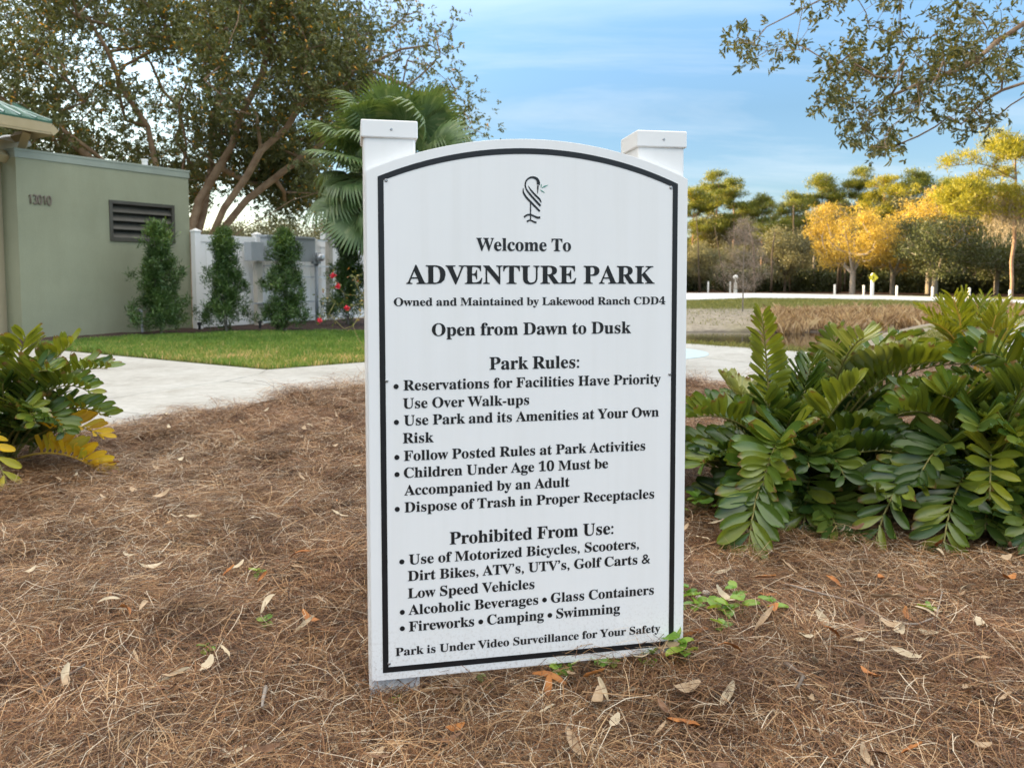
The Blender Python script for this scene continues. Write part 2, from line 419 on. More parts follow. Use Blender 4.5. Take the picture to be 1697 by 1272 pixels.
M['yew'] = leafmat('podocarpus leaves', [(0, (0.034, 0.074, 0.019)), (0.6, (0.089, 0.163, 0.037)), (0.9, (0.184, 0.284, 0.059)), (1, (0.346, 0.414, 0.084))], rough=0.4, spec=0.5, trans=0.15)
M['palm'] = leafmat('palm fan leaves', [(0, (0.070, 0.121, 0.041)), (0.6, (0.148, 0.225, 0.085)), (1, (0.296, 0.329, 0.156))], rough=0.38, spec=0.5, trans=0.2)
M['rose_leaf'] = leafmat('rose leaves', [(0, (0.06, 0.085, 0.02)), (0.5, (0.16, 0.17, 0.05)), (0.8, (0.35, 0.26, 0.07)), (1, (0.30, 0.10, 0.05))], trans=0.3)
M['rose'] = plain('red petals', (0.55, 0.015, 0.035), (0.75, 0.04, 0.07), rough=0.5, scale=40)
M['weed'] = leafmat('seedling leaves', [(0, (0.098, 0.208, 0.024)), (0.5, (0.182, 0.338, 0.042)), (1, (0.336, 0.442, 0.072))], rough=0.35, spec=0.5, trans=0.3, perobj=True)
M['zam'] = leafmat('dark leathery leaflets', [(0, (0.040, 0.081, 0.013)), (0.35, (0.068, 0.129, 0.020)), (0.7, (0.131, 0.190, 0.025)), (1, (0.230, 0.266, 0.039))], rough=0.27, spec=0.65, trans=0.18, perobj=True, vein=True)
M['zam_joined'] = leafmat('dark leathery leaflets joined', [(0, (0.025, 0.057, 0.010)), (0.5, (0.062, 0.107, 0.017)), (1, (0.142, 0.180, 0.026))], rough=0.35, spec=0.5, trans=0.18)
M['zam_pale'] = leafmat('pale young leaflets', [(0, (0.298, 0.336, 0.145)), (1, (0.578, 0.576, 0.306))], rough=0.45, spec=0.5, trans=0.25, perobj=True, vein=True)
M['zam_lime'] = leafmat('lime leaflets', [(0, (0.128, 0.176, 0.018)), (1, (0.315, 0.325, 0.039))], rough=0.35, spec=0.5, trans=0.3, perobj=True, vein=True)
M['zam_yellow'] = leafmat('yellowed leaflets', [(0, (0.60, 0.36, 0.02)), (0.7, (0.78, 0.52, 0.03)), (1, (0.42, 0.42, 0.05))], rough=0.4, spec=0.4, trans=0.3, tcol=(1.2, 1.1, 0.6), perobj=True)
M['rachis'] = plain('olive stalk', (0.16, 0.15, 0.035), (0.28, 0.24, 0.07), rough=0.5, scale=30)
M['rachis_yellow'] = plain('yellow stalk', (0.62, 0.36, 0.05), (0.75, 0.48, 0.09), rough=0.5, scale=30)
M['leaf_tan'] = plain('dry tan leaf', (0.336, 0.226, 0.128), (0.496, 0.359, 0.225), rough=0.7, scale=30, bump=0.5, bscale=90)
M['leaf_pale'] = plain('bleached leaf', (0.416, 0.328, 0.210), (0.592, 0.484, 0.330), rough=0.7, scale=30, bump=0.5, bscale=90)
M['leaf_orange'] = plain('orange brown leaf', (0.288, 0.094, 0.019), (0.464, 0.187, 0.045), rough=0.6, scale=30, bump=0.5, bscale=90)
M['leaf_brown'] = plain('brown leaf', (0.136, 0.066, 0.034), (0.240, 0.133, 0.075), rough=0.7, scale=30, bump=0.5, bscale=90)

# ------------------------------------------------------------------ terrain
def ss(a, b, x):
    t = np.clip((x - a) / (b - a), 0, 1); return t * t * (3 - 2 * t)
def seg_dist(X, Y, poly, closed=False):
    d = np.full(np.shape(X), 1e9)
    pts = list(poly) + ([poly[0]] if closed else [])
    for (x0, y0), (x1, y1) in zip(pts[:-1], pts[1:]):
        dx, dy = x1 - x0, y1 - y0
        t = np.clip(((X - x0) * dx + (Y - y0) * dy) / (dx * dx + dy * dy), 0, 1)
        d = np.minimum(d, np.hypot(X - x0 - t * dx, Y - y0 - t * dy))
    return d
def inside(X, Y, poly):
    r = np.zeros(np.shape(X), bool); n = len(poly); j = n - 1
    for i in range(n):
        xi, yi = poly[i]; xj, yj = poly[j]
        c = ((yi > Y) != (yj > Y)) & (X < (xj - xi) * (Y - yi) / (yj - yi + 1e-12) + xi)
        r ^= c; j = i
    return r
def vnoise(X, Y, s, seed=0, oct=4):
    """cheap value noise, -1..1"""
    r = np.zeros(np.shape(X)); amp, tot = 1.0, 0.0
    for o in range(oct):
        g = np.random.default_rng(seed + o).uniform(-1, 1, (64, 64))
        x = X * s * 2 ** o + 17.3 * o; y = Y * s * 2 ** o + 5.1 * o
        i = np.floor(x).astype(int); j = np.floor(y).astype(int); u = x - i; v = y - j
        u = u * u * (3 - 2 * u); v = v * v * (3 - 2 * v)
        q = lambda a, b: g[a % 64, b % 64]
        r += amp * ((q(i, j) * (1 - u) + q(i + 1, j) * u) * (1 - v) + (q(i, j + 1) * (1 - u) + q(i + 1, j + 1) * u) * v)
        tot += amp; amp *= 0.5
    return r / tot
NEAR = [(-9, 17.5), (-4, 16.0), (0, 12.7), (2.6, 12.0), (4.35, 10.35), (5.3, 10.6), (7.0, 12.7), (8.6, 15.0), (11, 18.5), (17, 20.5)]
FAR = [(17, 20.5), (19, 23.5), (13, 26.5), (6, 27.0), (0, 27.0), (-6, 25), (-9, 17.5)]
POND = NEAR + FAR[1:-1]
MEDGE = [(-9, -2.6), (-6, 1.2), (-3.62, 3.75), (-2.63, 5.0), (-2.34, 5.41), (-2.15, 5.65), (-1.96, 6.06), (-1.75, 6.6), (-1.37, 7.08), (-0.6, 7.7),
         (0.6, 8.0), (1.5, 7.75), (1.8, 6.95), (2.3, 6.75), (2.9, 7.3), (3.4, 8.3), (3.75, 8.85), (4.4, 9.1), (5.5, 9.2), (7.3, 10.6), (9.3, 13.0), (12, 16.4), (16, 19.5)]
MPOLY = MEDGE + [(16, -6), (-9, -6)]
def th(X, Y):
    d1 = seg_dist(X, Y, NEAR); d2 = seg_dist(X, Y, FAR); ins = inside(X, Y, POND)
    z = -0.64 * np.minimum(ss(0, 3.2, d1), ss(0, 9.5, d2)) * ins
    return z + 0.015 * vnoise(X, Y, 0.8, 3) * ss(9, 14, Y) - 0.03
def axis(parts):
    a = np.concatenate([np.linspace(p, q, n, endpoint=False) for p, q, n in parts]); return np.append(a, parts[-1][1])
def grid_mesh(name, xs, ys, zf, attrs=None, smooth=True, cut=None):
    X, Y = np.meshgrid(xs, ys); Z = zf(X, Y); nx, ny = len(xs), len(ys)
    V = np.stack([X.ravel(), Y.ravel(), Z.ravel()], 1)
    i = (np.arange(ny - 1)[:, None] * nx + np.arange(nx - 1)[None]).ravel()
    F = np.stack([i, i + 1, i + 1 + nx, i + nx], 1)
    if cut is not None: F = F[V[:, 2][F].max(1) > cut]      # drop the faces outside the bed
    me = mesh_np(name, V, F, smooth=smooth)
    for k, f in (attrs or {}).items():
        a = me.attributes.new(k, 'FLOAT', 'POINT'); a.data.foreach_set('value', f(X, Y).ravel().astype(np.float32))
    return me
def a_soil(X, Y):
    d2 = seg_dist(X, Y, FAR); ins = inside(X, Y, POND)
    w = ss(0.3, 1.8, d2 + 0.9 * vnoise(X, Y, 0.5, 5)) * ins
    return w * ss(-0.35, 0.25, 0.25 + vnoise(X, Y, 0.35, 9) + 0.2)
def a_mud(X, Y):
    z = th(X, Y) + 0.10 * vnoise(X, Y, 0.7, 12)
    return ss(-0.33, -0.44, z) if False else np.clip((-0.43 - z) / 0.06, 0, 1)
def a_lit(X, Y):
    edge = 47.5 - 0.13 * np.clip(X - 14, 0, 1e9) ** 1.75
    return np.maximum(ss(-0.8, 0.8, Y - edge + vnoise(X, Y, 0.4, 30)), ss(-1, 1, -X - 14 + vnoise(X, Y, .4, 31)))
gx = axis([(-420, -60, 10), (-60, -12, 24), (-12, 26, 190), (26, 70, 30), (70, 420, 10)])
gy = axis([(-80, -8, 8), (-8, 8, 12), (8, 30, 120), (30, 70, 70), (70, 600, 14)])
tag(link('ground', grid_mesh('ground', gx, gy, th, {'soil': a_soil, 'mud': a_mud, 'litter': a_lit}), M['ground']), kind='structure')
# pond water
wm = MB(); wm.add([(x, y, 0) for x, y in POND], [tuple(range(len(POND)))])
tag(wm.build('pond_water', M['water'], loc=(0, 0, -0.50)), kind='structure')

def prism(name, poly, z0, z1, mat, parent=None, inset=0.006, bev=0.004):
    """flat slab with a small chamfer round the top"""
    bm = bmesh.new()
    f = bm.faces.new([bm.verts.new((x, y, z1)) for x, y in poly])
    f.normal_update()
    if f.normal.z < 0: f.normal_flip()
    bmesh.ops.inset_region(bm, faces=[f], thickness=inset, use_even_offset=True)
    for v in bm.verts:
        v.co.z = z1
    inner = set(f.verts)
    for v in bm.verts:
        if v not in inner: v.co.z = z1 - bev
    edges = [e for e in bm.edges if e.is_boundary]
    r = bmesh.ops.extrude_edge_only(bm, edges=edges)
    for g in r['geom']:
        if isinstance(g, bmesh.types.BMVert): g.co.z = z0
    me = bpy.data.meshes.new(name); bm.to_mesh(me); bm.free()
    return link(name, me, mat, parent)
def shrink(poly, d):
    n = len(poly); A = sum(poly[i][0] * poly[(i + 1) % n][1] - poly[(i + 1) % n][0] * poly[i][1] for i in range(n))
    s = 1 if A > 0 else -1; res = []
    for i in range(n):
        p0, p1, p2 = np.array(poly[i - 1]), np.array(poly[i]), np.array(poly[(i + 1) % n])
        a = p1 - p0; b = p2 - p1; a = a / np.linalg.norm(a); b = b / np.linalg.norm(b)
        na = np.array([-a[1], a[0]]) * s; nb = np.array([-b[1], b[0]]) * s
        m = na + nb; m = m / max(0.3, np.dot(m, m)) * 2 / 2
        res.append(tuple(p1 + m * d / max(0.5, np.dot(m / (np.linalg.norm(m) + 1e-9), na)) * (np.linalg.norm(m) and 1)))
    return res
walk = tag(empty('walkway', (0, 0, 0)), kind='structure')
slabs = [
    # upper-left walk towards the building
    [(-3.45, 5.95), (-3.11, 6.74), (-2.76, 7.33), (-2.6, 7.92), (-2.64, 8.27), (-6.65, 10.75), (-7.6, 11.35), (-9.0, 12.3), (-12, 12), (-12, 4.5), (-7.6, 1.2)],
    # strip along the mulch bed
    [(-3.45, 5.95), (-2.34, 5.41), (-2.2, 5.2), (-2.63, 4.8), (-3.62, 3.55), (-6, 1.0), (-7.6, 1.2)],
    [(-3.45, 5.95), (-3.11, 6.74), (-2.74, 7.36), (-1.72, 6.75), (-1.8, 6.3), (-1.96, 5.9), (-2.15, 5.5), (-2.25, 5.36)],
    [(-2.74, 7.36), (-1.70, 6.74), (-1.37, 6.9), (-0.6, 7.5), (-0.9, 9.62), (-1.72, 9.0), (-2.64, 8.27), (-2.6, 7.92)],
    # plaza behind the sign
    [(-0.6, 7.5), (0.6, 7.8), (1.5, 7.55), (1.8, 6.75), (2.3, 6.55), (2.9, 7.0), (3.4, 8.0), (2.4, 9.45), (-0.8, 9.0)],
    [(3.4, 8.0), (3.75, 8.55), (4.4, 8.8), (4.9, 8.9), (4.9, 9.75), (4.25, 9.87), (2.63, 11.5), (1.0, 11.2), (-0.9, 9.62), (-0.8, 9.0), (2.4, 9.45)],
    [(4.9, 8.9), (5.5, 9.0), (7.3, 10.4), (9.3, 12.7), (10.2, 13.8), (9.0, 14.15), (8.1, 13.15), (6.4, 11.1), (4.9, 9.75)],
    [(10.2, 13.8), (12, 16.0), (16, 19.0), (15, 20.0), (11.5, 17.4), (9.0, 14.15)],
]
for p in slabs:
    prism('slab', shrink(p, 0.0075), -0.09, 0.0, M['concrete'], walk)
jb = MB()
for p in slabs: jb.add([(x, y, 0) for x, y in p], [tuple(range(len(p)))])
jb.build('joint_bed', M['joint'], walk, loc=(0, 0, -0.012)); 
for i, v in enumerate(walk.children[-1].data.vertices): v.co.z += 0.0004 * (i % 3)
dd = MB(); dd.lathe([(0.95, 0), (0.95, 0.004)], (1.62, 10.15, 0), 48)
dd.build('round_inlay', M['disc'], walk, loc=(0, 0, 0.001))
# road beyond the verge
road_n = [(-60, 30), (-20, 32), (7.5, 33), (11.3, 36.2), (13.5, 35.6), (16.1, 33.7), (18.9, 28.5), (21.5, 22), (25, 10)]
road_f = [(31, 10), (26, 22), (21.4, 32.2), (20.9, 36.9), (19.3, 41.8), (14.6, 45.6), (10.4, 46), (-20, 46), (-60, 46)]
prism('road', road_n + road_f, -0.2, 0.02, M['road'])
tag(bpy.data.objects['road'], kind='structure')

# mulch bed (foreground)
def mh(X, Y):
    X = np.asarray(X, float); Y = np.asarray(Y, float)
    d = seg_dist(X, Y, MEDGE); s = np.where(inside(X, Y, MPOLY), d, -d) + 0.05 * vnoise(X, Y, 5.0, 40)
    z = 0.012 + 0.026 * vnoise(X, Y, 1.1, 41, 3) + 0.030 * vnoise(X, Y, 4.5, 42, 3) + 0.02 * ss(0, 0.5, s)
    z = z - 0.052 * np.exp(-((X + 0.27) ** 2 + (Y - 1.72) ** 2) / 0.07) - 0.026 * np.exp(-((X - 0.2) ** 2 + (Y - 1.80) ** 2) / 0.07)
    return np.where(s > 0, z * ss(-0.02, 0.05, s) + 0.004, -0.06)
mx_ = axis([(-9, -3.5, 40), (-3.5, 4.5, 420), (4.5, 16, 60)])
my_ = axis([(-6, 1.2, 40), (1.2, 9.5, 430), (9.5, 20, 50)])
mulch = tag(link('mulch_bed', grid_mesh('mulch_bed', mx_, my_, mh, cut=-0.055), M['mulch']), kind='structure')

# ---- needles: one patch mesh, set on points by geometry nodes
def needle_patch(seed, n=135, r=0.16):
    g = np.random.default_rng(seed)
    V = []; F = []; T = []
    for k in range(n):
        a = g.uniform(0, 2 * np.pi); rr = r * np.sqrt(g.uniform()); c = np.array([rr * np.cos(a), rr * np.sin(a), g.uniform(0.0, 0.022)])
        L = g.uniform(0.05, 0.17); h = g.uniform(0, 2 * np.pi) if g.uniform() < 0.6 else g.normal(0.5, 0.5)
        cv = g.normal(0, 5.0); w = g.uniform(0.00028, 0.00072); tl = g.normal(0, 0.13)
        m = 4; s = np.linspace(-L / 2, L / 2, m)
        ang = h + cv * s; dx = np.cumsum(np.cos(ang)) * L / (m - 1); dy = np.cumsum(np.sin(ang)) * L / (m - 1)
        P = np.stack([c[0] + dx - dx.mean(), c[1] + dy - dy.mean(), c[2] + s * tl + 0.010 * np.cos(s / L * 3)], 1)
        N = np.stack([-np.sin(ang), np.cos(ang), np.full(m, 0.25 * g.normal())], 1) * w
        b = len(V); V += list(P - N) + list(P + N)
        for i in range(m - 1): F.append((b + i, b + i + 1, b + m + i + 1, b + m + i))
        T += [np.clip(g.normal(0.50, 0.33), 0, 1)] * (m - 1)
    return mesh_np('needle_patch', np.array(V), np.array(F), T)
def instancer(name, me_pts, patch_obj, label=None):
    ng = bpy.data.node_groups.new(name, 'GeometryNodeTree')
    ng.interface.new_socket('Geometry', in_out='INPUT', socket_type='NodeSocketGeometry')
    ng.interface.new_socket('Geometry', in_out='OUTPUT', socket_type='NodeSocketGeometry')
    gi = ng.nodes.new('NodeGroupInput'); go = ng.nodes.new('NodeGroupOutput')
    ip = ng.nodes.new('GeometryNodeInstanceOnPoints'); oi = ng.nodes.new('GeometryNodeObjectInfo')
    oi.inputs['Object'].default_value = patch_obj
    na = ng.nodes.new('GeometryNodeInputNamedAttribute'); na.data_type = 'FLOAT_VECTOR'; na.inputs['Name'].default_value = 'rot'
    ns = ng.nodes.new('GeometryNodeInputNamedAttribute'); ns.data_type = 'FLOAT_VECTOR'; ns.inputs['Name'].default_value = 'scl'
    ng.links.new(gi.outputs[0], ip.inputs['Points']); ng.links.new(oi.outputs['Geometry'], ip.inputs['Instance'])
    ng.links.new(na.outputs[0], ip.inputs['Rotation']); ng.links.new(ns.outputs[0], ip.inputs['Scale'])
    ng.links.new(ip.outputs[0], go.inputs[0])
    o = link(name, me_pts); md = o.modifiers.new('scatter', 'NODES'); md.node_group = ng
    tag(o, kind='stuff')
    return o
def pts_mesh(P, rot, scl):
    me = bpy.data.meshes.new('points'); me.vertices.add(len(P)); me.vertices.foreach_set('co', P.astype(np.float32).ravel())
    for k, v in (('rot', rot), ('scl', scl)):
        a = me.attributes.new(k, 'FLOAT_VECTOR', 'POINT'); a.data.foreach_set('vector', v.astype(np.float32).ravel())
    me.update(); return me
def scatter_mulch(n, seed):
    g = np.random.default_rng(seed)
    y = 1.15 + (9.3 - 1.15) * g.uniform(0, 1, n) ** 1.9
    x = g.uniform(-1, 1, n) * (0.78 * y + 0.25)
    k = inside(x, y, MPOLY) & (seg_dist(x, y, MEDGE) > 0.04)
    return x[k], y[k]
for s in range(3):
    pm = needle_patch(50 + s)
    pm.materials.append(M['needle'])
    po = bpy.data.objects.new('needle_patch', pm)
    x, y = scatter_mulch(2600, 60 + s)
    P = np.stack([x, y, mh(x, y) + rng.uniform(-0.004, 0.010, len(x))], 1)
    rot = np.stack([rng.normal(0, 0.16, len(x)), rng.normal(0, 0.16, len(x)), rng.uniform(0, 6.28, len(x))], 1)
    sc = rng.uniform(0.75, 1.2, len(x)) * (1 + 0.10 * np.clip(y - 2.5, 0, 6))
    instancer('pine_needles', pts_mesh(P, rot, np.stack([sc, sc, sc], 1)), po)

# stray needles blown onto the concrete
g_ = np.random.default_rng(70); n_ = 420; sx_ = g_.uniform(-4, 3.6, n_); sy_ = g_.uniform(5, 9.4, n_)
k_ = (~inside(sx_, sy_, MPOLY)) & (seg_dist(sx_, sy_, MEDGE) < g_.exponential(.35, n_) + .05); sx_, sy_ = sx_[k_], sy_[k_]; n_ = len(sx_)
a_ = g_.uniform(0, 6.28, n_); l_ = g_.uniform(.03, .08, n_); V_ = []
for x_, y_, aa, ll in zip(sx_, sy_, a_, l_):
    c_, s_ = math.cos(aa), math.sin(aa); w_ = .0012
    V_ += [(x_ - c_ * ll - s_ * w_, y_ - s_ * ll + c_ * w_, .003), (x_ - c_ * ll + s_ * w_, y_ - s_ * ll - c_ * w_, .003), (x_ + c_ * ll + s_ * w_, y_ + s_ * ll - c_ * w_, .006), (x_ + c_ * ll - s_ * w_, y_ + s_ * ll + c_ * w_, .006)]
tag(link('stray_needles', mesh_np('stray_needles', np.array(V_), np.arange(n_)[:, None] * 4 + np.array([[0, 1, 2, 3]]), g_.uniform(0, .6, n_)), M['needle']), kind='stuff')
# ---- lawn
LAWN = [(-2.62, 8.31), (-6.6, 10.8), (-6.95, 11.35), (-6.2, 12.6), (-5.45, 13.3), (-4.3, 13.75), (-3.4, 13.75), (-2.0, 13.9), (-0.5, 12.6), (0.9, 11.3), (-0.9, 9.72), (-1.7, 9.05)]
lx = np.linspace(-7.2, 1.2, 90); ly = np.linspace(8, 14.2, 70)
lawn = link('lawn', grid_mesh('lawn', lx, ly, lambda X, Y: np.where(inside(X, Y, LAWN), 0.004 + 0.012 * vnoise(X, Y, 1.2, 80), -0.05), cut=-0.045),
            plain('lawn soil', (0.05, 0.06, 0.02), (0.10, 0.11, 0.035), rough=1, scale=8, spec=0.1))
tag(lawn, kind='structure')
def blades(n, xf, hgt, wid, seed, lean=0.5, tintf=None):
    g = np.random.default_rng(seed); P = xf(n, g); n = len(P)
    h = hgt * g.uniform(0.45, 1.35, n) * (1 + 0.35 * vnoise(P[:, 0], P[:, 1], 3.0, seed + 3, 2)); a = g.uniform(0, 6.283, n); le = g.uniform(0, lean, n) * h; w = wid * g.uniform(0.6, 1.3, n)
    d = np.stack([np.cos(a), np.sin(a), np.zeros(n)], 1); b = g.uniform(0, 6.283, n); e = np.stack([np.cos(b), np.sin(b), np.zeros(n)], 1)
    up = np.array([0, 0, 1.0])
    v0 = P - e * w[:, None]; v1 = P + e * w[:, None]; v2 = P + d * (le * 0.35)[:, None] + up * (h * 0.6)[:, None] + e * (w * 0.7)[:, None]
    v3 = P + d * le[:, None] + up * h[:, None]
    V = np.stack([v0, v1, v2, v3], 1).reshape(-1, 3); i = np.arange(n)[:, None] * 4
    t = tintf(P, g) if tintf else g.uniform(0, 1, n)
    return mesh_np('blades', V, i + np.array([[0, 1, 2, 3]]), t)
def in_lawn(n, g):
    x = g.uniform(-7.2, 1.0, n); y = g.uniform(8.2, 14.0, n); k = inside(x, y, LAWN) & ~((x > -0.6))
    return np.stack([x[k], y[k], np.zeros(k.sum())], 1)
def lawn_tint(P, g):
    dry = 0.30 + 0.38 * np.clip((12.0 - P[:, 1]) / 2.8, 0, 1)
    return np.clip(dry + 0.20 * vnoise(P[:, 0], P[:, 1], 1.5, 82) + 0.22 * vnoise(P[:, 0], P[:, 1], 6.0, 87, 2) + g.normal(0, 0.19, len(P)), 0, 1)
tag(link('lawn_grass', blades(170000, in_lawn, 0.060, 0.0038, 83, 0.7, lawn_tint), M['grass']), kind='stuff')
# ---- verge grass and the reeds of the pond bank
def in_verge(n, g):
    x = g.uniform(-2, 26, n); y = g.uniform(10, 37, n)
    d = seg_dist(x, y, NEAR); ins = inside(x, y, POND); d2 = seg_dist(x, y, FAR)
    onroad = inside(x, y, road_n + road_f); near_strip = (~ins) & (d < 0.55) & (x > 1.8)
    far_ok = (~ins & (y > 22) | ins & (d2 < 1.6) | ins & (d2 < 5.2) & (g.uniform(0, 1, n) < 0.13 + 0.25 * (vnoise(x, y, 0.9, 77) > 0.1))) & ~onroad & (y > 20)
    k = near_strip | (far_ok & (np.abs(x / y) < 0.75) & (x / y > 0.15))
    x, y = x[k], y[k]; return np.stack([x, y, th(x, y)], 1)
tag(link('verge_grass', blades(260000, in_verge, 0.055, 0.006, 84, 0.9), M['verge']), kind='stuff')
def in_lip(n, g):
    x = g.uniform(1.5, 9, n); y = g.uniform(9.5, 15.5, n); d = seg_dist(x, y, NEAR); k = (d < 0.34)
    x, y = x[k], y[k]; return np.stack([x, y, th(x, y)], 1)
tag(link('pond_edge_grass', blades(30000, in_lip, 0.06, 0.004, 86, 0.9, lambda P, g: np.clip(g.normal(0.65, 0.2, len(P)), 0, 1)), M['verge']), kind='stuff')
def in_reed(n, g):
    c = g.uniform(0, 1, (190, 2)); cx = 6.2 + 8.6 * c[:, 0]; cy = 20.2 + 3.0 * c[:, 1] + 0.04 * cx
    w = g.integers(0, 190, n); x = cx[w] + g.normal(0, 0.16, n); y = cy[w] + g.normal(0, 0.16, n)
    k = (x / y > 0.325) ; x, y = x[k], y[k]
    return np.stack([x, y, th(x, y)], 1)
tag(link('dry_reeds', blades(30000, in_reed, 0.30, 0.011, 85, 0.9), M['dry_reed']), kind='stuff')
# ---- dark mulch strips at the building and the fence
WD = np.array([0.519, 0.855]); WN = np.array([0.855, -0.519]); C0 = np.array([-7.60, 11.96])
def strip_zone(x, y):
    return inside(x, y, [(-7.5, 11.5), (-6.95, 11.3), (-6.2, 12.55), (-5.45, 13.25), (-4.3, 13.7), (-2.0, 13.8), (-0.5, 12.6), (1, 14), (-2, 20), (-6.2, 14.6), (-7.7, 11.9)])
sx = np.linspace(-7.9, 1.2, 100); sy = np.linspace(11.2, 20, 100)
bed = link('bark_mulch_bed', grid_mesh('bark_mulch_bed', sx, sy, lambda X, Y: np.where(strip_zone(X, Y), 0.03 + 0.03 * vnoise(X, Y, 2.5, 90), -0.08), cut=-0.07), M['mulch_dark'])
tag(bed, kind='structure')

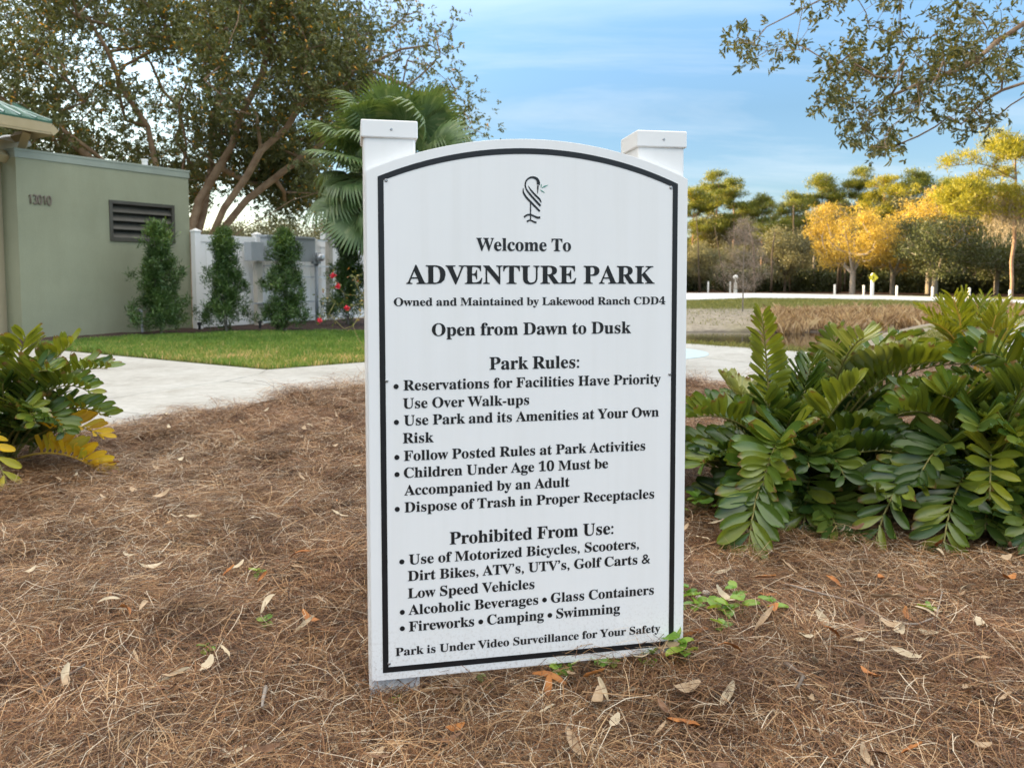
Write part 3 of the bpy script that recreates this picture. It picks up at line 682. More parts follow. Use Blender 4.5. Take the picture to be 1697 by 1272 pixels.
# ------------------------------------------------------------------ the sign
# outlines of the bold serif letters: advance, then closed outlines as x, y pairs in 1/1000 of the letter size
GL = {
    '&': (625, [[495, 339, 476, 302, 450, 262, 422, 229, 326, 339, 398, 399, 438, 458, 451, 521, 430, 596, 372, 649, 287, 669, 195, 649, 134, 595, 112, 512, 123, 455, 151, 401, 189, 354, 105, 296, 49, 229, 28, 153, 52, 71, 114, 13, 200, -9, 265, 0, 336, 32, 416, 93, 494, 0, 620, 0, 482, 160, 529, 220, 567, 281, 593, 339], [356, 161, 308, 119, 260, 91, 210, 81, 169, 91, 139, 117, 126, 153, 140, 201, 180, 244, 245, 289], [208, 521, 218, 554, 244, 577, 282, 586, 322, 577, 350, 552, 360, 516, 353, 482, 327, 446, 271, 405, 242, 438, 218, 478]]),
    ',': (219, [[59, -118, 124, -84, 163, -32, 176, 26, 167, 77, 143, 111, 105, 123, 75, 116, 54, 95, 46, 66, 52, 37, 69, 18, 95, 10, 97, -29, 85, -69, 59, -99]]),
    '-': (323, [[283, 267, 40, 267, 40, 174, 283, 174]]),
    '0': (559, [[280, -10, 223, -5, 175, 10, 135, 36, 102, 71, 77, 114, 58, 165, 44, 223, 37, 288, 34, 359, 37, 430, 44, 494, 58, 552, 77, 603, 102, 645, 135, 679, 175, 704, 224, 719, 281, 724, 335, 719, 382, 704, 422, 679, 454, 645, 480, 602, 500, 552, 514, 493, 522, 429, 525, 358, 522, 287, 514, 223, 500, 165, 480, 114, 454, 71, 421, 36, 381, 10, 334, -5], [280, 55, 313, 64, 337, 91, 353, 135, 362, 195, 368, 270, 370, 358, 368, 446, 362, 520, 353, 580, 337, 624, 313, 650, 281, 659, 248, 650, 223, 624, 207, 580, 197, 520, 191, 446, 189, 358, 191, 270, 197, 195, 207, 135, 223, 91, 247, 64]]),
    '1': (559, [[97, 0, 97, 53, 179, 53, 195, 55, 207, 59, 217, 67, 224, 79, 228, 96, 229, 118, 229, 619, 182, 565, 161, 544, 140, 528, 120, 518, 100, 515, 85, 517, 71, 524, 59, 535, 50, 550, 44, 568, 42, 589, 85, 603, 136, 626, 165, 644, 196, 666, 266, 718, 378, 718, 378, 118, 379, 99, 382, 83, 388, 70, 397, 61, 411, 55, 429, 53, 510, 53, 510, 0]]),
    '4': (559, [[180, 0, 180, 53, 230, 54, 249, 59, 266, 66, 279, 78, 287, 98, 290, 125, 290, 186, 13, 186, 13, 247, 297, 714, 436, 714, 436, 252, 540, 252, 540, 186, 436, 186, 436, 125, 439, 98, 447, 78, 460, 66, 477, 59, 496, 54, 531, 53, 531, 0], [83, 252, 290, 252, 290, 457, 292, 522, 295, 588, 297, 619, 274, 573, 243, 516, 218, 475]]),
    ':': (219, [[109, 458, 79, 450, 57, 428, 49, 398, 57, 368, 79, 346, 109, 338, 139, 346, 161, 368, 169, 398, 161, 428, 139, 450], [109, 111, 79, 103, 57, 81, 49, 51, 57, 21, 79, -1, 109, -9, 139, -1, 161, 21, 169, 51, 161, 81, 139, 103]]),
    'A': (650, [[-13, 0, -13, 27, 5, 29, 21, 35, 35, 45, 48, 60, 60, 82, 73, 111, 307, 694, 334, 693, 572, 129, 600, 70, 612, 51, 625, 38, 641, 30, 660, 27, 660, 0, 341, 0, 341, 27, 386, 32, 413, 45, 422, 68, 415, 98, 376, 197, 154, 197, 115, 100, 111, 72, 119, 47, 143, 32, 190, 27, 190, 0], [169, 239, 360, 239, 263, 475]]),
    'B': (659, [[24, 0, 24, 26, 54, 29, 77, 37, 93, 48, 103, 65, 109, 90, 111, 122, 111, 549, 107, 597, 103, 614, 96, 627, 87, 637, 76, 645, 62, 649, 23, 653, 23, 678, 328, 678, 474, 661, 561, 609, 590, 522, 572, 450, 518, 399, 427, 368, 536, 332, 601, 275, 623, 196, 615, 139, 592, 90, 553, 52, 499, 23, 433, 6, 354, 0], [271, 375, 328, 378, 365, 389, 392, 406, 410, 431, 420, 467, 424, 514, 421, 555, 414, 589, 401, 614, 382, 632, 356, 642, 322, 646, 302, 645, 288, 640, 280, 633, 275, 621, 271, 582], [330, 36, 369, 40, 400, 52, 422, 73, 436, 103, 445, 142, 448, 191, 444, 241, 432, 280, 413, 309, 384, 328, 344, 340, 294, 344, 271, 344, 271, 97, 272, 77, 277, 61, 284, 50, 294, 42, 310, 38]]),
    'C': (697, [[382, -16, 318, -11, 259, 4, 205, 30, 157, 64, 116, 106, 83, 156, 59, 212, 44, 273, 39, 340, 44, 406, 59, 467, 84, 523, 117, 572, 158, 613, 207, 648, 261, 673, 321, 688, 386, 693, 434, 689, 488, 676, 557, 651, 577, 648, 599, 653, 614, 668, 624, 693, 650, 693, 650, 459, 625, 459, 599, 517, 568, 566, 531, 606, 489, 636, 443, 654, 395, 660, 294, 624, 234, 516, 214, 337, 236, 169, 303, 69, 414, 35, 454, 38, 494, 49, 533, 67, 571, 91, 606, 121, 638, 158, 666, 132, 589, 50, 494, 0]]),
    'D': (738, [[30, 0, 30, 26, 58, 29, 79, 35, 94, 44, 103, 59, 108, 81, 110, 111, 110, 557, 108, 592, 101, 618, 91, 635, 74, 645, 51, 651, 22, 653, 22, 678, 330, 678, 440, 668, 532, 639, 604, 590, 655, 523, 687, 439, 697, 339, 657, 151, 538, 38, 340, 0], [331, 36, 391, 44, 439, 70, 476, 112, 501, 171, 517, 247, 522, 341, 501, 510, 438, 611, 332, 645, 310, 643, 293, 639, 282, 631, 276, 618, 272, 599, 271, 573, 271, 107, 272, 82, 276, 63, 282, 51, 293, 42, 309, 38]]),
    'E': (658, [[21, 0, 21, 25, 53, 27, 77, 33, 93, 44, 104, 60, 110, 84, 112, 116, 112, 549, 110, 587, 103, 615, 93, 634, 76, 644, 53, 651, 24, 653, 24, 678, 594, 678, 594, 476, 571, 476, 559, 532, 537, 575, 507, 605, 465, 625, 411, 637, 345, 641, 310, 639, 288, 634, 282, 628, 277, 621, 273, 596, 272, 578, 272, 366, 329, 370, 361, 381, 386, 401, 405, 428, 419, 466, 429, 514, 453, 514, 453, 176, 428, 176, 423, 213, 416, 244, 407, 270, 394, 290, 378, 306, 359, 318, 335, 325, 308, 330, 272, 331, 272, 100, 274, 78, 278, 62, 286, 52, 299, 46, 318, 42, 343, 41, 389, 43, 430, 48, 467, 58, 498, 71, 527, 89, 552, 112, 574, 139, 594, 173, 612, 213, 640, 213, 599, 0]]),
    'F': (602, [[23, 0, 23, 26, 54, 30, 77, 38, 93, 50, 103, 67, 109, 92, 111, 125, 111, 558, 109, 590, 102, 614, 92, 630, 75, 641, 52, 648, 21, 653, 21, 678, 586, 678, 586, 476, 562, 476, 554, 514, 543, 547, 529, 574, 511, 596, 489, 613, 462, 626, 428, 635, 389, 640, 324, 642, 298, 640, 281, 633, 277, 627, 272, 607, 271, 593, 271, 368, 323, 372, 356, 383, 381, 403, 400, 430, 414, 468, 423, 516, 450, 516, 450, 176, 424, 176, 415, 229, 401, 270, 382, 299, 357, 318, 323, 329, 271, 333, 271, 120, 275, 79, 280, 64, 287, 51, 298, 42, 312, 35, 330, 30, 382, 26, 382, 0]]),
    'G': (756, [[399, -15, 330, -10, 267, 5, 211, 29, 161, 62, 119, 104, 86, 153, 61, 209, 46, 272, 41, 341, 46, 408, 61, 469, 86, 524, 119, 573, 160, 614, 208, 648, 261, 673, 320, 688, 383, 693, 436, 689, 492, 677, 560, 652, 577, 649, 588, 650, 597, 654, 611, 668, 624, 693, 651, 693, 651, 458, 625, 458, 609, 497, 591, 532, 569, 564, 545, 592, 518, 615, 490, 635, 460, 649, 430, 657, 398, 660, 297, 624, 237, 517, 217, 339, 223, 243, 240, 163, 268, 101, 306, 55, 354, 28, 410, 19, 444, 21, 470, 29, 489, 41, 500, 57, 508, 79, 510, 106, 510, 190, 508, 218, 501, 239, 490, 254, 472, 263, 446, 269, 410, 271, 410, 295, 745, 295, 745, 271, 716, 269, 694, 263, 680, 254, 671, 240, 666, 219, 664, 191, 664, 43, 576, 11, 488, -9]]),
    'H': (779, [[23, 0, 23, 26, 54, 29, 77, 36, 93, 47, 103, 64, 109, 88, 111, 120, 111, 564, 109, 593, 103, 615, 93, 631, 77, 642, 54, 649, 24, 653, 24, 678, 360, 678, 360, 653, 319, 647, 304, 643, 293, 637, 284, 629, 278, 618, 272, 586, 271, 564, 271, 373, 509, 373, 509, 564, 506, 604, 502, 618, 497, 629, 488, 637, 477, 643, 443, 651, 420, 653, 420, 678, 755, 678, 755, 653, 724, 649, 701, 642, 686, 632, 677, 616, 671, 594, 669, 564, 669, 120, 671, 90, 677, 66, 687, 49, 702, 37, 725, 29, 755, 26, 755, 0, 420, 0, 420, 26, 450, 29, 474, 36, 490, 46, 501, 62, 507, 86, 509, 120, 509, 329, 271, 329, 271, 120, 273, 88, 279, 64, 289, 47, 305, 36, 329, 29, 360, 26, 360, 0]]),
    'K': (760, [[24, 0, 24, 26, 55, 29, 78, 36, 94, 47, 104, 64, 110, 88, 112, 120, 112, 564, 110, 593, 104, 615, 94, 632, 78, 643, 55, 650, 25, 653, 25, 678, 361, 678, 361, 653, 320, 647, 305, 643, 294, 637, 285, 629, 279, 618, 273, 586, 272, 564, 272, 348, 478, 556, 501, 582, 514, 604, 519, 623, 509, 640, 481, 650, 433, 653, 433, 678, 723, 678, 723, 653, 710, 653, 650, 640, 584, 601, 513, 537, 403, 424, 690, 69, 714, 45, 725, 37, 738, 31, 754, 28, 773, 26, 773, 0, 418, 0, 418, 26, 465, 28, 479, 31, 489, 36, 495, 43, 497, 51, 494, 63, 485, 79, 471, 98, 297, 318, 272, 295, 272, 120, 274, 88, 280, 64, 290, 47, 306, 36, 330, 29, 361, 26, 361, 0]]),
    'L': (635, [[23, 0, 23, 26, 54, 29, 77, 36, 93, 47, 103, 64, 109, 88, 111, 120, 111, 564, 109, 594, 103, 617, 93, 633, 77, 643, 54, 650, 24, 653, 24, 678, 372, 678, 372, 653, 327, 650, 310, 646, 297, 640, 287, 631, 280, 620, 275, 605, 271, 564, 271, 123, 273, 84, 276, 70, 281, 59, 288, 52, 298, 47, 327, 42, 393, 43, 434, 49, 469, 59, 499, 74, 527, 93, 551, 119, 572, 149, 591, 187, 609, 230, 636, 230, 598, 0]]),
    'M': (944, [[21, 0, 21, 26, 51, 29, 75, 36, 92, 47, 103, 63, 110, 87, 112, 118, 112, 569, 109, 606, 105, 619, 99, 629, 90, 637, 79, 644, 45, 651, 22, 653, 22, 678, 275, 678, 472, 212, 669, 678, 919, 678, 919, 653, 890, 649, 868, 641, 853, 630, 842, 614, 836, 592, 834, 563, 834, 127, 837, 80, 841, 64, 847, 51, 855, 41, 866, 35, 897, 27, 918, 26, 918, 0, 589, 0, 589, 26, 629, 32, 644, 37, 655, 44, 664, 53, 670, 66, 676, 101, 677, 124, 677, 594, 429, 0, 402, 0, 157, 579, 157, 119, 159, 85, 166, 60, 178, 44, 196, 34, 220, 28, 252, 26, 252, 0]]),
    'N': (735, [[600, -16, 159, 521, 159, 117, 161, 86, 167, 62, 177, 46, 192, 36, 216, 29, 248, 26, 248, 0, 27, 0, 27, 26, 66, 30, 81, 35, 92, 41, 100, 50, 106, 62, 112, 95, 113, 117, 113, 578, 64, 636, 54, 645, 27, 653, 27, 678, 233, 678, 582, 251, 582, 562, 579, 602, 575, 617, 569, 628, 560, 636, 549, 643, 516, 650, 493, 653, 493, 678, 714, 678, 714, 653, 683, 650, 660, 643, 645, 633, 636, 616, 630, 593, 628, 561, 628, -16]]),
    'O': (782, [[388, -16, 340, -13, 294, -4, 251, 11, 211, 31, 174, 56, 141, 86, 111, 120, 87, 158, 67, 199, 53, 243, 44, 290, 41, 339, 44, 388, 53, 434, 67, 479, 87, 520, 111, 557, 141, 592, 175, 621, 212, 647, 254, 667, 298, 682, 345, 691, 395, 694, 443, 691, 489, 682, 532, 668, 572, 648, 609, 623, 642, 594, 671, 560, 696, 522, 716, 481, 730, 436, 739, 389, 742, 339, 739, 290, 730, 243, 716, 199, 695, 158, 671, 120, 641, 86, 607, 56, 570, 31, 529, 11, 484, -4, 437, -13], [394, 18, 489, 54, 546, 161, 565, 339, 560, 436, 544, 516, 518, 579, 482, 624, 438, 651, 387, 660, 292, 624, 235, 517, 216, 339, 221, 243, 237, 163, 264, 100, 300, 54, 343, 27]]),
    'P': (622, [[23, 0, 23, 26, 54, 29, 77, 36, 93, 47, 103, 64, 109, 88, 111, 120, 111, 564, 109, 593, 103, 615, 93, 631, 77, 642, 54, 649, 24, 653, 24, 678, 318, 678, 395, 675, 456, 668, 500, 655, 532, 638, 558, 617, 580, 592, 596, 563, 606, 530, 609, 494, 602, 441, 581, 396, 546, 358, 497, 329, 435, 312, 360, 306, 271, 306, 271, 120, 273, 88, 279, 64, 289, 47, 305, 36, 329, 29, 360, 26, 360, 0], [271, 342, 300, 342, 345, 346, 379, 357, 405, 376, 421, 404, 432, 442, 435, 490, 432, 537, 424, 576, 410, 605, 388, 626, 359, 638, 322, 642, 304, 641, 291, 637, 282, 631, 276, 622, 272, 609, 271, 593]]),
    'R': (704, [[23, 0, 23, 26, 54, 29, 77, 36, 93, 47, 103, 64, 109, 88, 111, 120, 111, 564, 109, 593, 103, 615, 93, 631, 77, 642, 54, 649, 24, 653, 24, 678, 323, 678, 415, 673, 489, 658, 547, 634, 588, 599, 613, 554, 621, 498, 604, 425, 553, 370, 469, 333, 643, 75, 664, 47, 674, 38, 684, 31, 697, 27, 715, 26, 715, 0, 504, 0, 300, 316, 271, 316, 271, 120, 273, 88, 279, 64, 289, 47, 305, 36, 329, 29, 360, 26, 360, 0], [271, 348, 303, 348, 350, 352, 388, 364, 417, 385, 436, 414, 448, 452, 452, 500, 439, 579, 400, 626, 334, 642, 311, 641, 293, 636, 282, 629, 276, 617, 272, 599, 271, 574]]),
    'S': (581, [[64, -16, 64, 235, 93, 235, 112, 169, 136, 115, 166, 74, 202, 45, 244, 28, 293, 22, 328, 26, 358, 36, 383, 54, 401, 76, 411, 103, 415, 133, 406, 174, 379, 209, 335, 238, 242, 284, 189, 313, 147, 344, 115, 376, 92, 411, 79, 450, 74, 494, 77, 533, 86, 568, 100, 600, 120, 627, 143, 650, 172, 669, 203, 683, 238, 691, 275, 694, 318, 691, 366, 682, 430, 665, 446, 662, 461, 666, 471, 676, 477, 694, 505, 694, 505, 475, 480, 475, 469, 511, 455, 543, 437, 573, 417, 599, 394, 621, 370, 639, 343, 652, 317, 659, 289, 662, 257, 659, 230, 650, 208, 635, 191, 615, 181, 592, 178, 566, 181, 541, 190, 520, 204, 501, 224, 484, 250, 467, 281, 451, 377, 406, 415, 387, 447, 367, 473, 347, 493, 326, 509, 303, 521, 280, 529, 255, 533, 228, 535, 198, 532, 157, 521, 120, 505, 86, 481, 56, 453, 32, 418, 12, 378, -3, 334, -12, 269, -15, 236, -12, 203, -4, 147, 14, 130, 18, 116, 17, 103, 11, 95, -5, 91, -16]]),
    'T': (630, [[137, 0, 137, 26, 169, 28, 194, 35, 212, 46, 223, 63, 230, 88, 232, 120, 232, 645, 173, 640, 131, 625, 97, 601, 71, 567, 53, 524, 43, 473, 16, 473, 16, 678, 611, 678, 611, 472, 586, 472, 558, 568, 496, 626, 400, 645, 392, 645, 392, 120, 394, 87, 401, 62, 412, 45, 429, 34, 454, 28, 488, 26, 488, 0]]),
    'U': (733, [[369, -19, 286, -12, 219, 8, 170, 43, 136, 91, 116, 154, 109, 231, 109, 564, 107, 593, 101, 615, 91, 631, 75, 642, 52, 649, 22, 653, 22, 678, 358, 678, 358, 653, 316, 647, 302, 643, 290, 637, 281, 629, 275, 618, 270, 586, 269, 564, 269, 208, 273, 154, 284, 110, 303, 77, 329, 52, 365, 38, 409, 33, 506, 56, 565, 124, 584, 237, 584, 563, 582, 592, 576, 615, 565, 631, 548, 641, 523, 649, 489, 653, 489, 678, 706, 678, 706, 653, 679, 648, 658, 639, 645, 628, 636, 612, 631, 590, 629, 563, 629, 270, 622, 176, 601, 102, 566, 48, 515, 11, 450, -12]]),
    'V': (637, [[316, -19, 66, 567, 44, 609, 34, 626, 20, 639, 2, 648, -21, 653, -21, 678, 314, 678, 314, 653, 286, 652, 264, 649, 248, 644, 236, 636, 229, 624, 227, 610, 233, 582, 240, 563, 385, 213, 518, 562, 527, 595, 528, 609, 526, 624, 519, 635, 509, 643, 493, 648, 445, 653, 445, 678, 658, 678, 658, 653, 639, 651, 622, 646, 608, 637, 595, 622, 582, 600, 569, 570, 342, -19]]),
    'W': (910, [[254, -16, 48, 585, 31, 623, 23, 636, 11, 645, -4, 651, -23, 653, -23, 678, 269, 678, 269, 653, 234, 648, 223, 643, 215, 635, 211, 625, 209, 611, 214, 577, 220, 555, 332, 228, 448, 525, 426, 594, 418, 615, 409, 630, 398, 640, 384, 646, 365, 650, 341, 653, 341, 678, 654, 678, 654, 653, 616, 649, 593, 635, 585, 613, 589, 591, 594, 575, 706, 247, 805, 550, 816, 590, 817, 605, 815, 621, 810, 633, 801, 641, 788, 647, 771, 651, 749, 653, 749, 678, 929, 678, 929, 653, 911, 648, 897, 639, 885, 627, 865, 590, 856, 565, 664, -16, 637, -16, 470, 460, 283, -16]]),
    'Y': (634, [[151, 0, 151, 26, 182, 29, 205, 36, 221, 47, 231, 64, 237, 88, 239, 120, 239, 266, 69, 576, 52, 605, 36, 626, 14, 643, -20, 652, -20, 678, 308, 678, 308, 652, 274, 651, 260, 648, 248, 644, 239, 637, 234, 629, 232, 620, 237, 597, 244, 583, 370, 336, 496, 545, 509, 569, 516, 589, 519, 607, 511, 632, 486, 647, 439, 652, 439, 678, 654, 678, 654, 652, 637, 648, 622, 642, 609, 632, 583, 603, 570, 583, 399, 303, 399, 120, 401, 88, 407, 64, 417, 47, 433, 36, 457, 29, 488, 26, 488, 0]]),
    'a': (512, [[379, -15, 337, -8, 310, 15, 298, 52, 250, 16, 198, -6, 142, -13, 110, -10, 82, 0, 60, 17, 43, 39, 33, 65, 30, 94, 37, 135, 59, 172, 95, 203, 146, 230, 213, 257, 296, 283, 296, 359, 294, 385, 288, 405, 278, 421, 264, 431, 244, 438, 220, 440, 184, 436, 162, 426, 155, 408, 161, 394, 177, 369, 181, 356, 183, 344, 181, 327, 174, 313, 164, 301, 149, 291, 133, 286, 115, 284, 96, 286, 80, 292, 67, 303, 57, 316, 51, 333, 49, 352, 52, 375, 60, 395, 73, 415, 92, 432, 114, 446, 141, 458, 171, 467, 205, 472, 241, 474, 305, 470, 356, 457, 392, 435, 416, 404, 431, 363, 436, 313, 436, 93, 437, 66, 442, 55, 453, 51, 468, 56, 477, 62, 490, 41, 456, 10, 419, -9], [225, 50, 246, 55, 272, 70, 296, 94, 296, 252, 229, 225, 189, 183, 176, 125, 181, 83, 198, 58]]),
    'b': (537, [[64, -17, 64, 578, 63, 606, 60, 626, 55, 638, 46, 646, 31, 651, 12, 654, 12, 678, 206, 678, 206, 415, 241, 448, 282, 467, 329, 474, 363, 471, 394, 461, 423, 445, 448, 423, 469, 397, 486, 365, 499, 329, 506, 290, 509, 247, 506, 198, 496, 153, 481, 112, 459, 75, 433, 44, 402, 19, 366, 0, 328, -11, 286, -15, 242, -9, 198, 10, 156, 42, 79, -17], [272, 21, 304, 27, 328, 44, 345, 73, 356, 115, 363, 170, 365, 238, 363, 294, 356, 339, 344, 374, 327, 398, 304, 412, 274, 417, 259, 415, 245, 410, 231, 402, 219, 390, 211, 376, 206, 360, 206, 102, 213, 57, 235, 30]]),
    'c': (437, [[232, -15, 195, -12, 161, -1, 129, 16, 100, 39, 76, 68, 56, 101, 41, 139, 32, 179, 29, 223, 32, 270, 43, 313, 60, 353, 82, 388, 110, 417, 143, 442, 179, 460, 218, 471, 260, 475, 305, 472, 342, 461, 373, 444, 395, 421, 409, 395, 413, 365, 411, 348, 406, 333, 397, 321, 384, 311, 369, 306, 352, 304, 319, 312, 299, 335, 292, 378, 294, 399, 289, 425, 275, 438, 252, 442, 205, 424, 176, 370, 167, 279, 171, 212, 183, 157, 204, 114, 232, 82, 265, 63, 304, 57, 339, 63, 372, 79, 404, 107, 424, 90, 369, 32, 305, -3]]),
    'd': (551, [[208, -15, 175, -12, 144, -1, 116, 16, 90, 38, 69, 66, 52, 99, 39, 136, 32, 176, 29, 219, 32, 268, 40, 313, 54, 354, 72, 389, 94, 419, 121, 443, 151, 460, 183, 470, 217, 474, 261, 468, 299, 449, 332, 417, 332, 597, 330, 616, 325, 630, 316, 641, 303, 648, 285, 652, 262, 654, 262, 678, 475, 678, 475, 112, 479, 73, 484, 61, 492, 52, 506, 45, 526, 41, 526, 16, 469, 13, 404, 2, 332, -15, 332, 58, 300, 17, 258, -7], [255, 42, 270, 44, 285, 51, 301, 62, 314, 76, 325, 93, 332, 113, 332, 360, 327, 376, 319, 390, 307, 402, 292, 411, 276, 416, 259, 418, 231, 413, 209, 398, 194, 372, 183, 335, 177, 287, 175, 228, 177, 171, 183, 124, 193, 87, 208, 62, 229, 47]]),
    'e': (448, [[229, -15, 192, -12, 157, -1, 126, 16, 98, 39, 74, 68, 55, 102, 41, 142, 32, 186, 29, 234, 32, 279, 41, 320, 56, 358, 76, 391, 101, 420, 130, 443, 162, 460, 197, 471, 234, 474, 287, 468, 333, 449, 371, 417, 399, 374, 415, 321, 421, 247, 174, 247, 189, 145, 230, 83, 297, 63, 335, 70, 370, 92, 402, 128, 424, 108, 370, 40, 305, -1], [173, 286, 300, 286, 299, 358, 294, 389, 288, 413, 277, 429, 261, 439, 240, 442, 203, 427, 180, 380, 173, 303]]),
    'f': (318, [[22, 0, 22, 24, 50, 29, 66, 38, 74, 52, 78, 82, 78, 109, 78, 412, 24, 412, 24, 462, 78, 462, 78, 526, 83, 575, 99, 616, 126, 649, 162, 673, 206, 687, 259, 692, 298, 689, 331, 679, 357, 664, 376, 643, 388, 620, 392, 595, 390, 575, 384, 559, 375, 546, 363, 537, 349, 531, 334, 529, 317, 531, 303, 535, 291, 544, 282, 554, 277, 567, 275, 582, 276, 596, 294, 644, 291, 653, 282, 658, 268, 660, 250, 658, 237, 651, 229, 640, 224, 625, 220, 581, 220, 462, 303, 462, 303, 412, 220, 412, 220, 97, 222, 70, 227, 51, 235, 38, 249, 30, 269, 26, 297, 24, 297, 0]]),
    'g': (487, [[217, -209, 158, -206, 109, -197, 71, -181, 43, -160, 27, -137, 21, -111, 30, -81, 57, -57, 102, -38, 65, -15, 42, 13, 35, 45, 38, 69, 47, 90, 63, 110, 85, 128, 115, 146, 152, 164, 86, 200, 46, 251, 33, 316, 36, 346, 45, 374, 59, 399, 79, 420, 102, 439, 131, 454, 162, 465, 197, 472, 234, 474, 273, 472, 310, 465, 347, 453, 472, 453, 472, 399, 399, 399, 418, 369, 430, 337, 434, 303, 431, 275, 424, 249, 411, 225, 394, 204, 373, 186, 348, 172, 320, 161, 289, 155, 195, 153, 180, 149, 168, 141, 158, 130, 152, 119, 150, 106, 157, 88, 177, 77, 210, 73, 261, 73, 310, 72, 351, 67, 386, 60, 413, 50, 435, 36, 451, 19, 461, -2, 468, -26, 470, -55, 463, -100, 441, -137, 406, -168, 356, -191, 293, -204], [234, 185, 256, 189, 272, 199, 284, 217, 291, 242, 296, 274, 297, 314, 296, 354, 291, 386, 284, 411, 272, 428, 256, 439, 234, 442, 213, 439, 196, 428, 185, 411, 176, 386, 172, 354, 170, 314, 172, 274, 176, 242, 185, 217, 196, 199, 213, 189], [239, -173, 324, -165, 375, -140, 392, -98, 390, -82, 383, -70, 371, -62, 354, -56, 332, -52, 305, -51, 144, -51, 125, -68, 113, -87, 109, -108, 113, -125, 123, -140, 141, -154, 166, -165, 198, -171]]),
    'h': (567, [[27, 0, 27, 24, 44, 26, 58, 31, 67, 38, 73, 49, 77, 64, 78, 83, 78, 594, 77, 613, 74, 628, 68, 639, 59, 647, 46, 652, 28, 655, 28, 678, 220, 678, 220, 397, 261, 440, 308, 465, 362, 474, 434, 456, 478, 403, 492, 315, 492, 83, 493, 64, 496, 49, 502, 39, 511, 31, 524, 26, 541, 24, 541, 0, 301, 0, 301, 24, 308, 24, 331, 31, 345, 50, 350, 83, 350, 323, 349, 348, 346, 368, 341, 384, 333, 395, 320, 402, 302, 404, 272, 398, 245, 380, 220, 350, 220, 83, 221, 64, 224, 49, 230, 39, 238, 31, 251, 26, 268, 24, 268, 0]]),
    'i': (295, [[150, 539, 130, 541, 112, 549, 97, 561, 85, 576, 77, 594, 75, 614, 77, 634, 85, 652, 97, 668, 112, 680, 130, 688, 150, 690, 170, 688, 188, 680, 204, 668, 215, 652, 223, 634, 225, 614, 223, 594, 215, 576, 203, 561, 187, 549, 170, 541], [27, 0, 27, 24, 45, 26, 58, 31, 68, 38, 73, 48, 77, 63, 78, 83, 78, 375, 77, 397, 74, 413, 70, 424, 61, 431, 48, 435, 30, 437, 31, 462, 221, 462, 221, 83, 222, 64, 225, 50, 230, 39, 238, 32, 251, 27, 268, 24, 268, 0]]),
    'k': (534, [[26, 0, 26, 24, 44, 27, 58, 31, 68, 39, 73, 49, 77, 64, 78, 83, 78, 592, 74, 629, 70, 640, 62, 647, 49, 652, 30, 654, 31, 678, 220, 678, 220, 251, 338, 369, 352, 385, 360, 400, 363, 414, 357, 427, 340, 434, 306, 437, 306, 462, 514, 462, 514, 437, 477, 430, 442, 413, 409, 387, 331, 311, 515, 51, 528, 36, 543, 27, 560, 24, 560, 0, 314, 0, 314, 24, 341, 27, 352, 34, 356, 47, 351, 63, 345, 73, 242, 219, 220, 200, 220, 83, 221, 64, 224, 50, 230, 39, 238, 32, 251, 27, 268, 24, 268, 0]]),
    'l': (297, [[27, 0, 27, 24, 45, 26, 58, 31, 68, 38, 73, 48, 77, 63, 78, 83, 78, 592, 74, 628, 70, 639, 62, 647, 49, 652, 30, 654, 30, 678, 221, 678, 221, 83, 222, 64, 225, 50, 230, 39, 238, 32, 251, 27, 268, 24, 268, 0]]),
    'm': (825, [[27, 0, 27, 24, 44, 26, 58, 31, 67, 38, 73, 49, 77, 64, 78, 83, 78, 377, 77, 396, 74, 411, 68, 423, 59, 431, 46, 436, 28, 438, 28, 462, 218, 462, 218, 394, 258, 438, 303, 465, 353, 474, 412, 465, 453, 436, 477, 389, 519, 436, 567, 465, 622, 474, 693, 456, 736, 403, 750, 315, 750, 83, 751, 64, 754, 49, 760, 39, 768, 31, 781, 26, 798, 24, 798, 0, 562, 0, 562, 24, 579, 26, 591, 31, 600, 39, 606, 50, 609, 65, 610, 83, 610, 323, 609, 348, 606, 368, 601, 384, 593, 395, 580, 402, 562, 404, 534, 398, 507, 381, 483, 353, 483, 83, 484, 65, 487, 50, 493, 39, 501, 31, 513, 26, 530, 24, 530, 0, 297, 0, 297, 24, 314, 26, 326, 31, 335, 39, 341, 50, 344, 65, 345, 83, 345, 323, 341, 368, 336, 384, 328, 395, 315, 402, 297, 404, 267, 398, 241, 380, 218, 350, 218, 83, 219, 65, 222, 50, 227, 40, 235, 32, 247, 27, 264, 24, 264, 0]]),
    'n': (567, [[27, 0, 27, 24, 44, 26, 58, 31, 67, 38, 73, 49, 77, 64, 78, 83, 78, 377, 77, 396, 74, 411, 68, 423, 59, 431, 46, 436, 28, 438, 28, 462, 220, 462, 220, 398, 260, 440, 308, 466, 362, 474, 434, 456, 478, 403, 492, 315, 492, 83, 493, 64, 496, 49, 502, 39, 511, 31, 524, 26, 541, 24, 541, 0, 301, 0, 301, 24, 308, 24, 331, 31, 345, 50, 350, 83, 350, 323, 349, 348, 346, 368, 341, 384, 333, 395, 320, 402, 302, 404, 272, 398, 245, 380, 220, 350, 220, 83, 221, 64, 224, 49, 230, 39, 238, 31, 251, 26, 268, 24, 268, 0]]),
